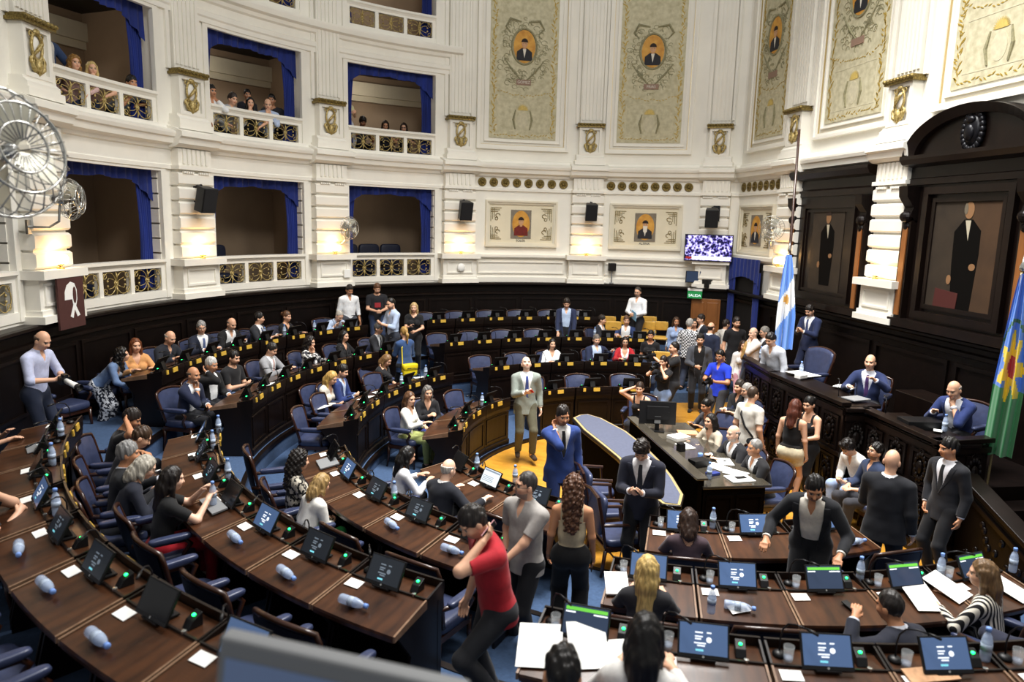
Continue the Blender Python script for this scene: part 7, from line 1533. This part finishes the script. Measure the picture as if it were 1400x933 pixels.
for q, parts in zip(PEOPLE, RES):
    ks = q['ks']; root = None; subs = {}
    for nm, V, F, c in parts:
        if len(F) == 0: continue
        if nm == 'body':
            root = np_mesh('person', V*ks, F, SKM, c); root.location = q['base']; root.rotation_euler = (0, 0, radians(q['ang']-90)); tag(root, q['label'], 'person'); continue
        o = np_mesh(nm, V*ks, F, cloth(c, nm == 'hair')); o.parent = subs.get({'lapels': 'jacket', 'necktie': 'shirt'}.get(nm, ''), root); subs[nm] = o
    K = q['K']
    if q.get('glasses'):
        m = MB(); hd = K['hd']; H = K['H']; U = Vector(H @ v3(1, 0, 0)); Vv = Vector(H @ v3(0, 0, 1))
        for s in (-1, 1): m.ring(hd(s*.033, .109, .111), .024, .018, .0028, U, Vv, 14, 5); m.tube([hd(s*.057, .105, .115), hd(s*.08, .06, .115), hd(s*.084, -.01, .112)], .0025, 5)
        m.tube([hd(-.01, .113, .114), hd(.01, .113, .114)], .0028, 5); m.xf(lambda p: Vector(p)*ks); m.build('eyeglasses', M['black'], root)
    if q.get('print'):
        m = MB(); T = K['tp']; g = [[T(-.075+.15*i/6, .131-.0+.012*(1-(i/3-1)**2), .22+.12*j/3) for i in range(7)] for j in range(4)]; m.sheet(g); m.xf(lambda p: Vector(p)*ks); m.build('red_print', cloth(q['print']), root)
    if q.get('strap'):
        m = MB(); T = K['tp']; m.tube([T(-.1, -.02, .5), T(-.06, -.14, .38), T(.05, -.15, .2), T(.16, -.08, .05)], .016, 6); m.xf(lambda p: Vector(p)*ks); m.build('shoulder_strap', M['black'], root)
    if q.get('bag'):
        T = K['tp']; W = q['world']; o = thing('shoulder_bag', 'bright yellow bag hanging at hip of woman in denim jacket', 'bag', W(T(.0, -.2, -.12))-Vector((0, 0, .12)), root.rotation_euler[2])
        m = MB(); m.rbox((0, 0, .13), (.34, .13, .26), e=.4); m.build('bag_body', mat('yellow_bag', 'e8d21c', .6), o, smooth=True); m = MB(); m.rbox((0, -.02, .21), (.35, .13, .13), e=.4); m.build('bag_flap', mat('yellow_bag_flap', 'd9c418', .6), o, smooth=True)
        m = MB(); m.tube([(-.15, .02, .22), (-.12, .1, .6), (.0, .16, .68)], .012, 6); m.build('strap', mat('yellow_bag_flap', 'd9c418', .6), o)
    for h_ in q.get('hold', ()): held(q, h_)
    if q.get('row'):
        r, a = pol(q['base']); best = None
        for c in CHAIRS:
            d = (Vector(c[4])-q['base']).length
            if d < .75 and not c[5] and (best is None or d < best[0]): best = (d, c)
        if best: best[1][5] = True
        chair_at(q['base']+q['wdir']((0, .0, 0)), q['ang'], 'blue leather chair under the '+' '.join(q['label'].split()[:9]), low=q['ang'] % 360 < 120)
    elif q.get('sit') and 'rad' not in q:
        z = q['base'].z
        chair_at(q['base']+q['wdir']((0, .0, 0)), q['ang'], 'blue leather chair under the '+' '.join(q['label'].split()[:9]))
SKIP = {('left', 'A', 0)}
for bn, rw, i, a, loc, used in CHAIRS:
    if used or (bn, rw, i) in SKIP: continue
    if any((q['base']-loc).length < .5 for q in PEOPLE if abs(q['base'].z-loc.z) < 1): continue
    chair_at(loc, a+180, 'empty blue leather chair, %s seat of %s row, %s block' % (ORD[i], RNAME[rw], bn))
for px, py, z, rel, lab in ((136, 572, .8, 60, 'empty blue chair standing askew behind the woman in denim jacket'), (92, 592, .75, 35, 'empty blue chair directly beside the bald photographer')):
    p_ = at_z(px, py, z); chair_at(p_, cam_ang(p_)+rel, lab)
p_ = at_z(1262, 742, .0); p_.z = 0; chair_at(p_, cam_ang(p_)-75, 'empty blue chair right of the standing bald man, before the rostrum')
# ================================================================ CAMERA AND LIGHT
cam = bpy.data.cameras.new('camera'); co = bpy.data.objects.new('camera', cam); COL.objects.link(co); SC.camera = co
cam.sensor_fit = 'HORIZONTAL'; cam.sensor_width = 36; cam.lens = FPX*36/1400; cam.clip_start = .05
cam.dof.use_dof = True; cam.dof.focus_distance = 11; cam.dof.aperture_fstop = 1.4
right = Vector((cos(YAW), -sin(YAW), 0)); fwd = Vector((sin(YAW)*cos(PITCH), cos(YAW)*cos(PITCH), -sin(PITCH))); up = right.cross(fwd)
r2 = right*cos(ROLL)+up*sin(ROLL); u2 = up*cos(ROLL)-right*sin(ROLL)
mw = Matrix((r2, u2, -fwd)).transposed().to_4x4(); mw.translation = (0, 0, CAMH); co.matrix_world = mw
w = bpy.data.worlds.new('hall_light'); SC.world = w; w.use_nodes = True
bg = w.node_tree.nodes['Background']; bg.inputs[0].default_value = (1.0, .99, .97, 1); bg.inputs[1].default_value = .37
def area(loc, tgt, size, power, col=(1, .98, .95), spread=180):
    L = bpy.data.lights.new('added_area_light', 'AREA'); L.energy = power; L.size = size; L.color = col; L.shape = 'DISK'; L.spread = radians(spread)  # unseen area lamp added to light floor and walls, not a ceiling fixture
    o = bpy.data.objects.new('added_area_light', L); COL.objects.link(o); o.location = loc; o.rotation_euler = (Vector(tgt)-Vector(loc)).to_track_quat('-Z', 'Y').to_euler()
area((3.4, 10.2, 13.5), (3.4, 10.5, 0), 5, 1280, spread=100)
area((1.0, 3.5, 11.0), (4.5, 15, 3.5), 2.5, 420)
area((6.5, 4.5, 11.0), (1.0, 14, 3), 2.5, 250)
for a, ha in BAYS[1:]:
    for z, e in ((4.75, 3.5), (7.6, 14), (10.8, 10)):
        L = bpy.data.lights.new('added_gallery_fill', 'POINT'); L.energy = e; L.shadow_soft_size = .25; L.color = (1, .9, .78); o = bpy.data.objects.new('added_gallery_fill', L); COL.objects.link(o); o.location = PP(R+1.5, a, z)  # unseen point lamps added to brighten the gallery boxes
SC.view_settings.view_transform = 'Standard'; SC.view_settings.look = 'None'; SC.view_settings.exposure = 0.12; SC.view_settings.gamma = 0.93
SC.cycles.use_denoising = True; SC.cycles.max_bounces = 6; SC.cycles.transparent_max_bounces = 12; SC.cycles.caustics_reflective = False; SC.cycles.caustics_refractive = False
SC.cycles.sample_clamp_indirect = 4
